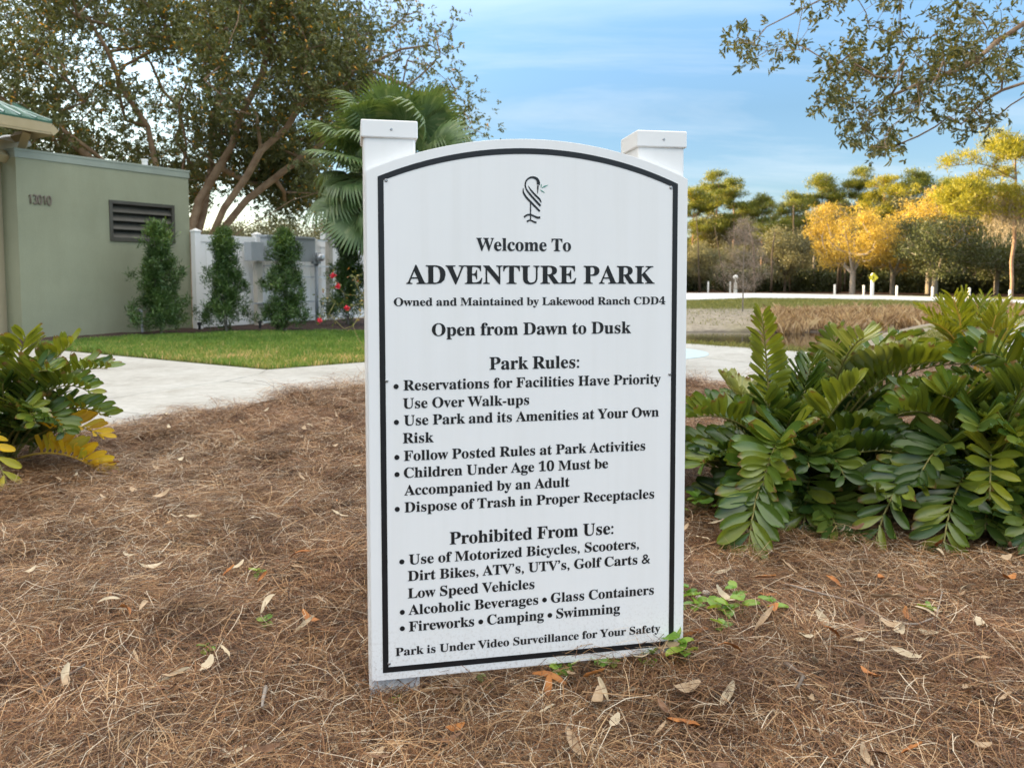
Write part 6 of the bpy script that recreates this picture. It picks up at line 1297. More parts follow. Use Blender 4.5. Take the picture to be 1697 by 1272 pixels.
# ---- four narrow podocarpus shrubs
g = np.random.default_rng(210)
def podo(seed, H=1.9, r=.42):
    g = np.random.default_rng(seed); nodes = [np.array([0, 0, 0])]; par = [-1]
    for k in range(4):
        a = k * 1.6; last = 0
        for q in np.linspace(.15, .9, 6): nodes.append(np.array([math.cos(a) * .12 * q + g.normal(0, .02), math.sin(a) * .12 * q + g.normal(0, .02), q * H])); par.append(last); last = len(nodes) - 1
    att = []
    for k in range(250):
        t = g.uniform(.06, 1); rr = r * (1.12 - .86 * t ** 1.1) * (0.85 + .22 * math.sin(t * 17 + seed + g.uniform(0, 2.5))) * g.uniform(.12, 1.22); a = g.uniform(0, 6.28); att.append((rr * math.cos(a), rr * math.sin(a), t * H + rr * .35))
    A, p2, tips = grow(nodes, par, np.array(att), g, step=.12, bend=.1, vert=.8); V, F = skeleton_mesh(A, p2, .0022, .45, rmax=.03)
    T = A[tips]; C = np.repeat(T, 58, 0); s = g.uniform(-.12, .03, len(C)); C = C + g.normal(0, .030, C.shape); C[:, 2] += s
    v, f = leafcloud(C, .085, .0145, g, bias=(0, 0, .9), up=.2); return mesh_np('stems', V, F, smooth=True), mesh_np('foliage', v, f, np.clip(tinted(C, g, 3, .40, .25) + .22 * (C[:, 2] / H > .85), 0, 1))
P1, P2, P3 = podo(211), podo(212, 1.9, .40), podo(213, 1.9, .44)
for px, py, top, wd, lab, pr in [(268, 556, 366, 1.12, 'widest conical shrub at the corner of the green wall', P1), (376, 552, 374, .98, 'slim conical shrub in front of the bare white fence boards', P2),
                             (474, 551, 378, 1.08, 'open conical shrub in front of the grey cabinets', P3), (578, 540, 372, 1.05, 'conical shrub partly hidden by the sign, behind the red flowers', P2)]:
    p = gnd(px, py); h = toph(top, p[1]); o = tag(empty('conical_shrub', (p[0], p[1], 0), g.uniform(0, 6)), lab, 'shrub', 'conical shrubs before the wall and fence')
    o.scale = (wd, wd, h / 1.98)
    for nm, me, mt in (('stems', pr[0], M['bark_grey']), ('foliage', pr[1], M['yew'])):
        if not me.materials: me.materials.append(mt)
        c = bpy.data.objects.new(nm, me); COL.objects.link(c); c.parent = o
# ---- rose bush beside the sign
g = np.random.default_rng(220); rb = gnd(612, 602); rose = tag(empty('rose_bush', (rb[0], rb[1], 0)), 'sparse rose bush with red flowers beside the left sign post', 'bush')
tipsr = np.array([at(x, y, rb[1] + g.normal(0, .15)) for x, y in [(552, 456), (560, 475), (540, 485), (572, 488), (583, 455), (590, 470), (535, 497), (556, 500), (575, 510), (600, 490), (530, 530), (545, 520), (598, 520), (585, 540), (570, 545), (605, 450), (615, 470), (620, 500)]]) - np.array([rb[0], rb[1], 0])
nodes = [np.array([0, 0, 0]), np.array([-.06, 0, .18]), np.array([.05, .03, .2])]; par = [-1, 0, 0]
A, p2, tips = grow(nodes, par, tipsr, g, step=.1, bend=.12); V, F = skeleton_mesh(A, p2, .0026, .4)
link('stems', mesh_np('stems', V, F, smooth=True), M['rachis'], rose)
C = cloud_round(A[[i for i in range(len(A)) if A[i][2] > .42]], 6, (.05, .05, .04), g); v, f = leafcloud(C, .045, .022, g, up=.5); link('foliage', mesh_np('foliage', v, f, g.uniform(0, 1, len(f))), M['rose_leaf'], rose)
for k in (0, 1, 8, 10):
    C = ell(46, tipsr[k], (.022, .022, .020), g, .2); v, f = leafcloud(C, .026, .024, g); o = link('flower', mesh_np('flower', v, f), M['rose'], rose)

# ------------------------------------------------------------------ cardboard palms
def leaflet_mesh(L, W, cup, curl, tooth, seed, cols=4):
    """obovate leathery leaflet along +Y, normal +Z"""
    g = np.random.default_rng(seed); V = []; F = []; ts = [0, .08, .25, .45, .63, .79, .91, .975, 1.0]; rows = len(ts)
    for i, t in enumerate(ts):
        w = W * (.13 + .87 * math.sin(min(1, t / .62) * math.pi / 2) ** 1.3) if t < .62 else W * math.sqrt(max(.0, 1 - ((t - .60) / .41) ** 2.2))
        for j in range(cols):
            s = j / (cols - 1) * 2 - 1; e = abs(s)
            y = L * t + (tooth * L * g.uniform(-1, 1) if (t > .7 and e > .6) else 0)
            V.append((s * w * .5 + curl * .15 * L * t * t, y, cup * W * e * e * (.5 + t) - curl * L * t * t * .5 + .012 * L * math.sin(7 * t) * s))
    for i in range(rows - 1):
        for j in range(cols - 1):
            a = i * cols + j; F.append((a, a + 1, a + 1 + cols, a + cols))
    return np.array(V), np.array(F)
LV = [leaflet_mesh(.125, .041, .16, .22, .012, 1), leaflet_mesh(.125, .044, .24, .05, .012, 2), leaflet_mesh(.125, .038, .10, .36, .012, 3), leaflet_mesh(.125, .042, .30, -.10, .012, 4)]
LM = {}
for key in ('zam', 'zam_pale', 'zam_lime', 'zam_yellow', 'coontie'):
    LM[key] = []
    for v, f in LV:
        me = mesh_np('leaflet', v, f, smooth=True); me.materials.append(M[key]); LM[key].append(me)
NLEAF = {}
def frond(root, base, az, el, L, droop, npair=12, leaf=1.0, key='zam', stalk='rachis', vup=38, separate=True, seed=0, side=0.0, narrow=1.0, pet=.22, sweep=(78, 34), twist=18):
    npair = int(npair * 1.55) if narrow == 1.0 else npair; leaf *= 1.05
    g = np.random.default_rng(seed); n = 14; P = [np.zeros(3)]; e = el; a = az
    for i in range(n - 1):
        P.append(P[-1] + np.array([math.cos(a) * math.cos(e), math.sin(a) * math.cos(e), math.sin(e)]) * L / (n - 1)); e -= droop / (n - 1) * (0.4 + 1.2 * i / n); a += side / (n - 1)
    P = np.array(P) + np.asarray(base); W0 = np.array(root.location)
    zmin = 0.03
    P[:, 2] = np.maximum(P[:, 2], zmin - W0[2])
    s = np.linspace(0, 1, n)
    m = MB(); m.tube(P, np.interp(s, [0, .3, 1], [.0075, .0055, .0025]), 6); fr = m.build('frond', M[stalk], root, smooth=True)
    T = unit(np.gradient(P, axis=0)); cv = []; cf = []; ct = []; off = 0
    for i in range(npair):
        for sgn in (-1, 1):
            t = pet + (1 - pet) * (i + .3 + (.25 if sgn > 0 else 0)) / npair; t = min(t, .995)
            p = np.array([np.interp(t, s, P[:, k]) for k in range(3)]); tt = unit(np.array([np.interp(t, s, T[:, k]) for k in range(3)]))
            S = np.cross(tt, np.array([0, 0, 1.0]))
            if np.linalg.norm(S) < .15: S = np.array([math.sin(az), -math.cos(az), 0])
            S = unit(S); N = np.cross(S, tt); q = (t - pet) / (1 - pet)
            ang = R(sweep[0] + (sweep[1] - sweep[0]) * q + g.normal(0, 3)); vu = R(vup * (1 - .3 * q) + g.normal(0, 4))
            D = math.cos(ang) * tt + math.sin(ang) * (sgn * S * math.cos(vu) + N * math.sin(vu)); D = unit(D)
            Wd = tt - D * (tt @ D)
            Wd = unit(Wd); Nn = np.cross(Wd, D)
            if Nn @ (N + sgn * -S * .3) < 0: Wd = -Wd; Nn = -Nn
            tw = R(twist * sgn + g.normal(0, 6)) * (1 if Wd @ tt > 0 else 1)
            Wd2 = Wd * math.cos(tw) + Nn * math.sin(tw); Nn2 = np.cross(Wd2, D)
            sc = leaf * (.60 + .50 * math.sin(math.pi * min(1, .18 + .78 * q))) * g.uniform(.92, 1.08)
            if (p + D * .12 * sc)[2] + W0[2] < .012: D = unit(D + np.array([0, 0, .012 - ((p + D * .12 * sc)[2] + W0[2])]) / (.12 * sc)); Wd2 = unit(Wd2 - D * (Wd2 @ D)); Nn2 = np.cross(Wd2, D)
            vi = int(g.integers(0, 4))
            if separate and NLEAF.get(root.name, 0) < 300:
                NLEAF[root.name] = NLEAF.get(root.name, 0) + 1
                kk = key if key != 'zam' or g.uniform() > .06 else 'zam_lime'; o = bpy.data.objects.new('leaflet', LM[kk][vi]); COL.objects.link(o); o.parent = fr
                o.matrix_local = Matrix([[Wd2[k] * sc * narrow, D[k] * sc, Nn2[k] * sc, p[k]] for k in range(3)] + [[0, 0, 0, 1]])
            else:
                v, f = LV[vi]; cv.append(p + (v[:, :1] * Wd2 * narrow + v[:, 1:2] * D + v[:, 2:] * Nn2) * sc); cf.append(f + off); off += len(v); ct += [g.uniform()] * len(f)
    if cv:
        o = link('leaflets', mesh_np('leaflets', np.concatenate(cv), np.concatenate(cf), ct, smooth=True), M['zam_joined'] if key == 'zam' else M[key], fr)
        o['kind'] = 'stuff'
    return fr
def plant(name, x, y, label, group=None):
    return tag(empty(name, (x, y, float(mh(x, y)))), label, 'plant', group)
G1 = 'cardboard palms on the right'
pA = plant('cardboard_palm', 1.22, 3.30, 'front left cardboard palm of the clump right of the sign', G1)
pB = plant('cardboard_palm', 1.95, 3.12, 'front right cardboard palm of the clump, beside the right edge', G1)
pC = plant('cardboard_palm', 1.62, 3.95, 'middle cardboard palm behind the two front ones', G1)
pD = plant('cardboard_palm', 2.65, 3.85, 'rear cardboard palm of the clump at the right edge', G1)
def fr_to(root, px, py, d, el, key='zam', npair=12, leaf=1.0, seed=0, boff=(0, 0, 0), **kw):
    """a frond whose tip comes near the point seen at (px, py), d metres ahead"""
    T = at(px, py, d); B = np.array(root.location) + np.array(boff); v = T - B; h = math.hypot(v[0], v[1]); az = math.atan2(v[1], v[0])
    best = None
    for L in np.linspace(.35, 1.15, 33):
        for dr in np.linspace(-.6, 3.0, 46):
            e = el; x = z = 0.0
            for i in range(13):
                x += math.cos(e) * L / 13; z += math.sin(e) * L / 13; e -= dr / 13 * (.4 + 1.2 * i / 14)
            c = (x - h) ** 2 + (z - v[2]) ** 2 + .0006 * dr * dr
            if best is None or c < best[0]: best = (c, L, dr)
    return frond(root, boff, az, el, best[1], best[2], npair, leaf, key, seed=seed, **kw)
# front fronds, each its own
fr_to(pA, 1262, 520, 3.25, R(84), 'zam_lime', 13, .72, 1, boff=(-.06, .1, 0), vup=20, pet=.45)
fr_to(pA, 1240, 945, 2.62, R(48), 'zam', 14, 1.15, 2, vup=12, pet=.25)
fr_to(pA, 1262, 815, 2.72, R(62), 'zam', 13, 1.2, 3, boff=(.05, 0, 0), vup=50, pet=.35)
fr_to(pA, 1150, 690, 3.05, R(62), 'zam', 12, 1.1, 4, vup=62, pet=.3)
fr_to(pA, 1160, 770, 3.0, R(52), 'zam', 12, 1.1, 5, vup=30)
fr_to(pA, 1205, 635, 3.5, R(66), 'zam_pale', 11, 1.0, 6, vup=50, pet=.35)
fr_to(pA, 1330, 905, 2.78, R(45), 'zam', 11, 1.0, 7, boff=(.1, 0, 0), vup=20)
fr_to(pA, 1420, 640, 3.0, R(70), 'zam_lime', 11, 1.0, 8, vup=60, pet=.35)
fr_to(pA, 1345, 600, 3.6, R(78), 'zam', 12, 1.05, 9, vup=55, pet=.35)
fr_to(pA, 1400, 790, 2.75, R(58), 'zam', 12, 1.0, 10, vup=40)
fr_to(pA, 1225, 860, 2.9, R(50), 'zam', 12, 1.1, 11, vup=25)
fr_to(pB, 1560, 945, 2.58, R(45), 'zam', 13, 1.1, 12, vup=10)
fr_to(pB, 1450, 930, 2.66, R(46), 'zam', 12, 1.0, 13, vup=15)
fr_to(pB, 1690, 925, 2.6, R(48), 'zam', 12, 1.1, 14, vup=25)
fr_to(pB, 1640, 830, 2.55, R(60), 'zam_lime', 13, 1.1, 15, vup=58, pet=.3, narrow=.8)
fr_to(pB, 1560, 655, 2.85, R(74), 'zam', 12, 1.25, 16, vup=66, pet=.35)
fr_to(pB, 1700, 640, 2.75, R(70), 'zam', 13, 1.3, 17, vup=70, pet=.3)
fr_to(pB, 1480, 690, 2.9, R(70), 'zam', 12, 1.15, 18, vup=60, pet=.3)
fr_to(pB, 1700, 740, 2.6, R(62), 'zam', 12, 1.2, 19, vup=50)
fr_to(pB, 1520, 800, 2.7, R(60), 'zam', 12, 1.1, 20, vup=35)
fr_to(pB, 1620, 720, 2.65, R(66), 'zam', 12, 1.15, 21, vup=62)
fr_to(pC, 1430, 560, 3.5, R(82), 'zam_pale', 9, 1.15, 22, vup=40, pet=.5)
fr_to(pC, 1500, 590, 3.6, R(74), 'zam_pale', 10, 1.2, 23, vup=60, pet=.4)
fr_to(pC, 1385, 560, 3.75, R(80), 'zam', 9, 1.0, 24, vup=35, pet=.5)
fr_to(pC, 1560, 600, 3.5, R(70), 'zam_lime', 11, 1.2, 25, vup=66, pet=.4)
fr_to(pC, 1300, 650, 3.5, R(66), 'zam', 12, 1.1, 26, vup=55)
fr_to(pC, 1530, 575, 4.3, R(76), 'zam', 11, 1.1, 27, vup=40)
fr_to(pC, 1640, 610, 3.5, R(68), 'zam', 12, 1.15, 28, vup=66)
fr_to(pD, 1590, 600, 3.3, R(70), 'zam', 12, 1.35, 29, vup=72)
fr_to(pD, 1720, 575, 3.4, R(74), 'zam', 12, 1.35, 30, vup=70)
fr_to(pD, 1690, 605, 4.0, R(74), 'zam', 12, 1.2, 31, vup=60)
g = np.random.default_rng(300)
def fill(root, n, L, seed, key='zam', leaf=1.05, els=(20, 78), sep=False, azr=None):
    g = np.random.default_rng(seed)
    for i in range(n):
        az = i * 2.4 + g.uniform(0, .6) if azr is None else R(g.uniform(*azr)); el = R(g.uniform(*els))
        frond(root, (g.normal(0, .05), g.normal(0, .05), 0), az, el, L * g.uniform(.75, 1.1), g.uniform(.7, 1.7), 11, leaf * g.uniform(.85, 1.1), key, vup=g.uniform(15, 55), separate=sep, seed=seed * 50 + i)
fill(pA, 30, .60, 31); fill(pB, 30, .60, 32); fill(pC, 26, .60, 33); fill(pD, 26, .68, 34)
G2 = 'cardboard palms on the left'
pE = plant('cardboard_palm', -2.62, 3.95, 'cardboard palm at the left edge with two yellowed fronds', G2)
pF = plant('cardboard_palm', -3.05, 3.75, 'cardboard palm cut off by the left edge', G2)
fr_to(pE, 176, 792, 3.72, R(20), 'zam_yellow', 9, .95, 41, vup=62, stalk='rachis_yellow', pet=.35)
fr_to(pE, 170, 722, 3.75, R(42), 'zam_yellow', 7, .85, 42, vup=35, pet=.5)
fr_to(pE, 178, 690, 3.75, R(52), 'zam', 11, 1.0, 43, vup=45)
fr_to(pE, 175, 612, 3.75, R(62), 'zam', 12, 1.05, 44, vup=50, pet=.35)
fr_to(pE, 120, 572, 3.9, R(72), 'zam_lime', 11, 1.0, 45, vup=50, pet=.4)
fr_to(pE, 45, 556, 3.8, R(80), 'zam_lime', 9, 1.15, 46, vup=30, pet=.5)
fr_to(pE, 90, 620, 3.6, R(72), 'zam', 12, 1.0, 47, vup=50, pet=.35)
fr_to(pE, 150, 650, 3.6, R(60), 'zam', 12, 1.0, 48, vup=55)
fr_to(pE, 60, 700, 3.5, R(60), 'zam', 12, 1.0, 49, vup=40)
fr_to(pE, 110, 720, 3.5, R(52), 'zam', 12, 1.0, 50, vup=35)
fr_to(pE, 5, 640, 3.7, R(72), 'zam', 12, 1.0, 51, vup=50)
fr_to(pF, -20, 600, 3.6, R(72), 'zam', 12, 1.1, 52, vup=50)
fr_to(pF, 5, 590, 3.8, R(72), 'zam', 12, 1.1, 53, vup=50)
fr_to(pF, 15, 830, 3.4, R(50), 'zam_yellow', 8, .9, 54, vup=10)
fill(pE, 12, .48, 35, leaf=.9); fill(pF, 14, .58, 36)
# coontie with yellow stalks behind the clump
pG = plant('coontie_palm', 3.25, 5.4, 'yellow green feathery palm with orange stalks behind the right clump')
for i, (px, py) in enumerate([(1530, 515), (1555, 500), (1580, 492), (1605, 490), (1632, 496), (1660, 505), (1688, 512), (1702, 530), (1545, 535), (1590, 510), (1640, 515), (1670, 540), (1570, 545), (1620, 500), (1650, 525)]):
    fr_to(pG, px, py, 5.4 + .25 * math.sin(i * 2.1), R(82 - 3 * (i % 4)), 'coontie', 17, 1.05, 60 + i, stalk='rachis_yellow', narrow=.42, vup=15, pet=.50, separate=(i < 9), sweep=(62, 25))
# ------------------------------------------------------------------ fallen leaves, seedlings, twigs, stones
def dry_leaf(L, W, curl, roll, seed):
    g = np.random.default_rng(seed); V = []; F = []; rows, cols = 7, 3
    for i in range(rows):
        t = i / (rows - 1); w = W * math.sin(math.pi * (.06 + .88 * t)) ** .8
        for j in range(cols):
            s = j - 1; V.append((s * w * .5 * math.cos(roll), L * (t - .5), abs(s) * w * .5 * math.sin(roll) + curl * L * ((t - .5) ** 2) * 2 + g.normal(0, .0012)))
    for i in range(rows - 1):
        for j in range(cols - 1): a = i * cols + j; F.append((a, a + 1, a + 1 + cols, a + cols))
    return np.array(V), np.array(F)
DL = []
for i, (L, W, c, r) in enumerate([(.062, .020, .25, .5), (.055, .022, .5, .3), (.070, .019, -.2, .7), (.050, .024, .35, .2), (.058, .016, .1, .9)]):
    for k in ('leaf_tan', 'leaf_pale', 'leaf_orange', 'leaf_brown'):
        v, f = dry_leaf(L, W, c, r, i); me = mesh_np('fallen_leaf', v, f, smooth=True); me.materials.append(M[k]); DL.append((k, me))
byk = {k: [m for kk, m in DL if kk == k] for k in ('leaf_tan', 'leaf_pale', 'leaf_orange', 'leaf_brown')}
g = np.random.default_rng(320); cnt = 0
def put_leaf(x, y, k, sc=1.0):
    me = byk[k][int(g.integers(0, 5))]; o = bpy.data.objects.new('fallen_leaf', me); COL.objects.link(o); o.parent = mulch
    o.location = (x, y, float(mh(x, y)) + .064 + g.uniform(-.006, .010)); o.rotation_euler = (g.normal(0, .28), g.normal(0, .28), g.uniform(0, 6.28)); o.scale = (sc * 1.0,) * 3
for px, py, k, s in [(242, 965, 'leaf_pale', 1.5), (380, 970, 'leaf_orange', 1.1), (395, 960, 'leaf_pale', 1), (298, 885, 'leaf_pale', 1.2), (322, 880, 'leaf_pale', 1), (290, 1160, 'leaf_pale', 1.2), (345, 1145, 'leaf_pale', 1.1), (910, 1145, 'leaf_orange', 1.2), (950, 1150, 'leaf_tan', 1.1),
                     (985, 1155, 'leaf_orange', .9), (1000, 1180, 'leaf_pale', 1.2), (990, 1195, 'leaf_tan', 1.2), (745, 1140, 'leaf_orange', 1.2), (770, 1135, 'leaf_tan', 1.4), (730, 1130, 'leaf_tan', 1.2), (1265, 1082, 'leaf_tan', 1.5), (1365, 1070, 'leaf_pale', 1.2), (1332, 1113, 'leaf_pale', 1), (1525, 1055, 'leaf_pale', 1.4), (1500, 1065, 'leaf_orange', 1.1),
                     (1470, 1030, 'leaf_tan', 1.5), (1480, 1090, 'leaf_tan', 1.2), (1488, 1100, 'leaf_pale', 1.1), (1625, 1085, 'leaf_pale', 1.4), (1500, 1145, 'leaf_pale', 1.1), (1268, 992, 'leaf_orange', 1.1), (1460, 995, 'leaf_orange', 1.1), (1200, 977, 'leaf_pale', 1), (1305, 962, 'leaf_tan', 1.1), (1556, 935, 'leaf_orange', 1.3), (1670, 1000, 'leaf_orange', 1.2), (1600, 1005, 'leaf_pale', 1), (1560, 1055, 'leaf_pale', 1),
                     (1150, 1090, 'leaf_orange', 1.3), (1135, 1180, 'leaf_tan', 1.3), (1210, 1130, 'leaf_orange', 1.1), (1610, 1150, 'leaf_tan', 1.2), (1440, 1180, 'leaf_orange', 1.1), (1100, 1110, 'leaf_tan', 1.4), (515, 1050, 'leaf_orange', 1.3), (505, 1060, 'leaf_pale', 1.2), (435, 990, 'leaf_orange', 1.0), (497, 945, 'leaf_orange', 1.1), (562, 885, 'leaf_pale', 1.1), (210, 1045, 'leaf_orange', 1.1), (445, 1030, 'leaf_pale', 1.3)]:
    p = gnd(px, py, .03)
    put_leaf(p[0], p[1], k, s); cnt += 1
while cnt < 292:
    y = 1.3 + 4.4 * g.uniform() ** 1.3; x = g.uniform(-.72, .72) * y
    if not inside(np.array(x), np.array(y), MPOLY) or seg_dist(np.array(x), np.array(y), MEDGE) < .1: continue
    if x < 0 and g.uniform() < .25: continue
    k = ('leaf_tan', 'leaf_pale', 'leaf_orange', 'leaf_brown')[int(g.choice(4, p=[.36, .30, .13, .21]))]
    put_leaf(x, y, k, g.uniform(.7, 1.2)); cnt += 1
# smaller litter that cannot be told apart
n = 5200; y = 1.3 + 7.5 * g.uniform(0, 1, n) ** 1.6; x = g.uniform(-.75, .75, n) * y; k = inside(x, y, MPOLY) & (seg_dist(x, y, MEDGE) > .05); x, y = x[k], y[k]
C = np.stack([x, y, mh(x, y) + .026 + g.uniform(0, .008, len(x))], 1); n = len(C); a = g.uniform(0, 6.28, n); L = .026 * g.uniform(.5, 1.4, n)[:, None]; W = .010 * g.uniform(.5, 1.4, n)[:, None]
D = unit(np.stack([np.cos(a), np.sin(a), g.normal(0, .25, n)], 1)); S = unit(np.cross(D, np.array([0, 0, 1.0]) + g.normal(0, .3, (n, 3))))
v = np.stack([C, C + D * L * .5 + S * W * .5, C + D * L, C + D * L * .5 - S * W * .5], 1).reshape(-1, 3)
tag(link('leaf_litter', mesh_np('leaf_litter', v, np.arange(n)[:, None] * 4 + np.array([[0, 1, 2, 3]]), g.uniform(.3, 1, n)), M['needle']), kind='stuff')
# seedlings
sv, sf = [], []
def seed_leaf(L=.030, W=.021):
    V = []; F = []
    for i in range(5):
        t = i / 4; w = W * math.sin(math.pi * (.05 + .9 * t)) ** .7
        for s in (-1, 0, 1): V.append((s * w / 2, L * t, .004 * abs(s) - .006 * t * t))
    for i in range(4):
        for j in range(2): a = i * 3 + j; F.append((a, a + 1, a + 4, a + 3))
    me = mesh_np('leaf', np.array(V), np.array(F), smooth=True); me.materials.append(M['weed']); return me
SL = seed_leaf()
def seedling(px, py, n, h, sc, lab, spread=.03):
    p = gnd(px, py, .02); o = tag(empty('seedling', (p[0], p[1], float(mh(p[0], p[1])))), lab, 'weed', 'green seedlings in the pine straw')
    m = MB()
    for k in range(max(1, n // 4)):
        a = g.uniform(0, 6.28); e = (math.cos(a) * spread * k ** .5, math.sin(a) * spread * k ** .5, h * 1.25 * g.uniform(.7, 1.1)); m.tube([(0, 0, 0), (e[0] * .6, e[1] * .6, e[2] * .6), e], .0011, 4)
        for q in range(4):
            l = bpy.data.objects.new('leaf', SL); COL.objects.link(l); l.parent = o; l.location = (e[0], e[1], e[2] * (1 - .22 * (q // 2)) + .012); l.rotation_euler = (g.uniform(.0, .7), g.normal(0, .3), q * 1.57 + g.uniform(-.4, .4)); l.scale = (sc * 1.25 * g.uniform(.75, 1.15),) * 3
    m.build('stem', M['rachis'], o)
for px, py, n, h, sc, lab in [(980, 1120, 20, .05, .95, 'leafy green seedling cluster under the middle of the sign'), (1062, 1115, 14, .05, 1.0, 'seedling cluster below the sign near the right post'), (1125, 1118, 8, .05, 1.2, 'two broad seedlings at the foot of the right post'),
                              (800, 1138, 6, .035, .85, 'dark small seedling under the left half of the sign'), (660, 1172, 2, .04, .8, 'single pale seedling leaf below the left post'), (1150, 1050, 16, .05, 1.0, 'seedlings right beside the right post'), (1230, 1055, 20, .05, 1.1, 'round leaved seedling patch right of the sign'),
                              (1195, 1085, 6, .04, .9, 'small seedling between the sign and the round leaved patch'), (440, 1055, 6, .03, .8, 'yellow green seedling left of the sign'), (425, 968, 5, .03, .8, 'tiny grey green seedling farther left of the sign'), (342, 1105, 4, .03, .8, 'tiny dark seedling at the lower left'), (1150, 862, 28, .07, 1.1, 'bright green weed patch between the sign and the cardboard palms'),
                              (915, 1126, 10, .045, .9, 'low seedling tuft under the sign, just left of its middle'), (1020, 1113, 10, .04, .85, 'small seedling tuft between two larger ones under the sign'), (1092, 1108, 9, .045, .9, 'seedling tuft close to the lower right corner of the sign'),
                              (1535, 1045, 6, .03, .7, 'tiny green weed among fallen leaves at the lower right')]:
    seedling(px, py, n, h, sc, lab, .045 if n > 15 else .03)
def twig(pts, r, mat, lab):
    P = [gnd(x, y, .03) for x, y in pts]; P = [np.array([p[0], p[1], float(mh(p[0], p[1])) + .056 + dz]) for p, dz in zip(P, np.linspace(.0, .012, len(P)))]
    b = P[0]; m = MB(); m.tube(np.array(P) - b, np.linspace(r, r * .55, len(P)), 6); tag(m.build('twig', mat, None, tuple(b), smooth=True), lab, 'twig')
twig([(1300, 997), (1345, 1008), (1400, 1022), (1440, 1045), (1475, 1070), (1520, 1078), (1550, 1062), (1560, 1020)], .0034, M['pale_twig'], 'long curved pale twig on the straw right of the sign')
twig([(64, 1180), (90, 1160), (120, 1148), (142, 1135)], .0045, M['stick'], 'dark stick lying at the lower left')
twig([(441, 1168), (437, 1190), (435, 1205)], .005, M['pale_twig'], 'short grey stick at the bottom left of the sign')
twig([(1300, 1150), (1330, 1175), (1320, 1195)], .006, M['stick'], 'broken bark piece at the bottom right')
for px, py, r, lab in [(1158, 1019, .011, 'white round stone beside the right post'), (1170, 1012, .012, 'tan round stone next to the white one'), (604, 1124, .006, 'tiny white stone by the left post'), (592, 1130, .007, 'chip of white shell left of the left post'), (560, 1146, .008, 'pale shell chip at the lower left of the post')]:
    p = gnd(px, py, .03); bm = bmesh.new(); bmesh.ops.create_icosphere(bm, subdivisions=2, radius=r)
    for v in bm.verts: v.co *= 1 + .18 * noise.noise(v.co * 60 + Vector((px, 0, 0))); v.co.z *= .7
    me = bpy.data.meshes.new('stone'); bm.to_mesh(me); bm.free(); tag(link('stone', me, M['stone'], None, (p[0], p[1], float(mh(p[0], p[1])) + .050), smooth=True), lab, 'stone')
# ------------------------------------------------------------------ road posts and pedestrian sign
pm_ = MB().box(-.05, .05, -.05, .05, 0, .59, .01)
pm_.add([(-.045, -.045, .59), (.045, -.045, .59), (.045, .045, .59), (-.045, .045, .59), (0, 0, .60)], [(0, 1, 4), (1, 2, 4), (2, 3, 4), (3, 0, 4)])
pme = None
for i, (px, py, lab) in enumerate([(1173.5, 484.5, 'white post nearest the sign, leftmost along the road'), (1210, 484.8, 'white post seen through the bare tree'), (1383, 489, 'white post first to the left of the yellow sign but one'), (1431, 490.2, 'white post just left of the yellow pedestrian sign'), (1486, 491, 'white post just right of the yellow pedestrian sign'), (1545, 492.5, 'white post in front of the big dark oak trunk'), (1606, 494.5, 'white post between the dark oak and the mossy pine'), (1673, 497.5, 'white post beside the mossy pine trunk')]):
    p = gnd(px, py); z = float(th(p[0], p[1]))
    if pme is None: o = pm_.build('road_post', M['post_white']); pme = o.data
    else: o = link('road_post', pme)
    o.location = (p[0], p[1], -.02); o.rotation_euler = (0, 0, .4); s = .40 * p[1] / 38 / .60 * 1.5; o.scale = (.8, .8, p[1] * 18.5 / FPX / .60)
    tag(o, lab, 'post', 'white posts along the road')
p = gnd(1445, 490.5); d = p[1]; ps = tag(empty('pedestrian_sign', (p[0], p[1], 0)), 'yellow diamond pedestrian crossing sign on a thick white post', 'road sign')
MB().box(-.065, .065, -.065, .065, -.05, 1.10, .008).build('sign_post', M['post_white'], ps)
m = MB(); m.add([(-.065, -.065, 1.10), (.065, -.065, 1.10), (.065, .065, 1.10), (-.065, .065, 1.10), (0, 0, 1.20)], [(0, 1, 4), (1, 2, 4), (2, 3, 4), (3, 0, 4)]); m.build('post_cap', M['post_white'], ps)
h = .25; zc = toph(460, d)
def dia(h, y0, y1): 
    m = MB(); m.add([(0, y0, -h), (h, y0, 0), (0, y0, h), (-h, y0, 0), (0, y1, -h), (h, y1, 0), (0, y1, h), (-h, y1, 0)], [(0, 1, 2, 3), (7, 6, 5, 4), (0, 4, 5, 1), (1, 5, 6, 2), (2, 6, 7, 3), (3, 7, 4, 0)]); return m
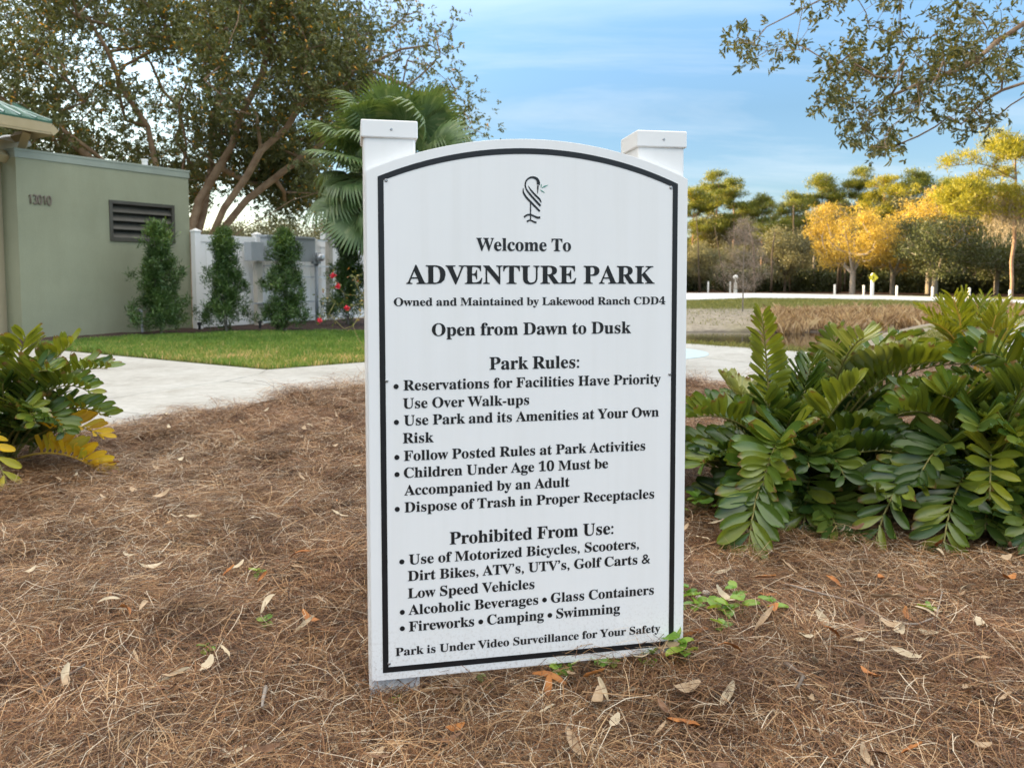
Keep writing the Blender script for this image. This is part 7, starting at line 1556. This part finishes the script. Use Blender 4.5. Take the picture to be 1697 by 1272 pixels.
dia(h, -.085, -.075).build('sign_plate', M['sign_yellow'], ps, (0.02, 0, zc))
for hh_ in (0,):
    V = []; h1, h2 = h * .92, h * .86
    m = MB(); m.add([(0, -.086, -h1), (h1, -.086, 0), (0, -.086, h1), (-h1, -.086, 0), (0, -.086, -h2), (h2, -.086, 0), (0, -.086, h2), (-h2, -.086, 0)], [(0, 1, 5, 4), (1, 2, 6, 5), (2, 3, 7, 6), (3, 0, 4, 7)]); m.build('plate_border', M['ink'], ps, (0.02, 0, zc))
m = MB(); yb = -.087
m.tube([(0.0, yb, .11), (0.0, yb, .115)], .022, 10)
for pts, r in (([(0, yb, .08), (-.01, yb, -.01)], .024), ([(-.01, yb, -.01), (.04, yb, -.07), (.05, yb, -.13)], .013), ([(-.01, yb, -.01), (-.035, yb, -.07), (-.07, yb, -.12)], .013), ([(0, yb, .07), (.045, yb, .03), (.065, yb, .0)], .010), ([(0, yb, .07), (-.045, yb, .035), (-.055, yb, -.005)], .010)): m.tube(pts, r, 6)
for i, v in enumerate(m.v): m.v[i] = (v[0], -.087 + (v[1] + .087) * .05, v[2])
m.build('walker_symbol', M['ink'], ps, (0.02, 0, zc))
# white marker behind the bare tree
p = gnd(1218.5, 485); mk = tag(empty('white_marker', (p[0], p[1], 0)), 'white post with a round pale top behind the bare tree', 'marker')
MB().box(-.09, .09, -.09, .09, -.05, .62, .01).build('marker_post', M['post_white'], mk)
m = MB(); m.lathe([(.02, -.16), (.13, -.10), (.17, 0), (.13, .10), (.02, .16)], (0, 0, .95), 14); m.build('marker_globe', M['post_white'], mk, smooth=True)
MB().box(-.03, .03, -.03, .03, .62, .80).build('marker_neck', M['post_white'], mk)
# black irrigation heads at the shrubs
for px, py, lab in [(331, 549, 'black sprinkler head in the lawn beside the first shrub'), (431, 546, 'black sprinkler head beside the beige rack post')]:
    p = gnd(px, py); m = MB(); m.lathe([(.025, 0), (.025, .12), (.04, .12), (.04, .16), (.02, .17)], n=10); tag(m.build('sprinkler', M['dark'], None, (p[0], p[1], 0)), lab, 'sprinkler')
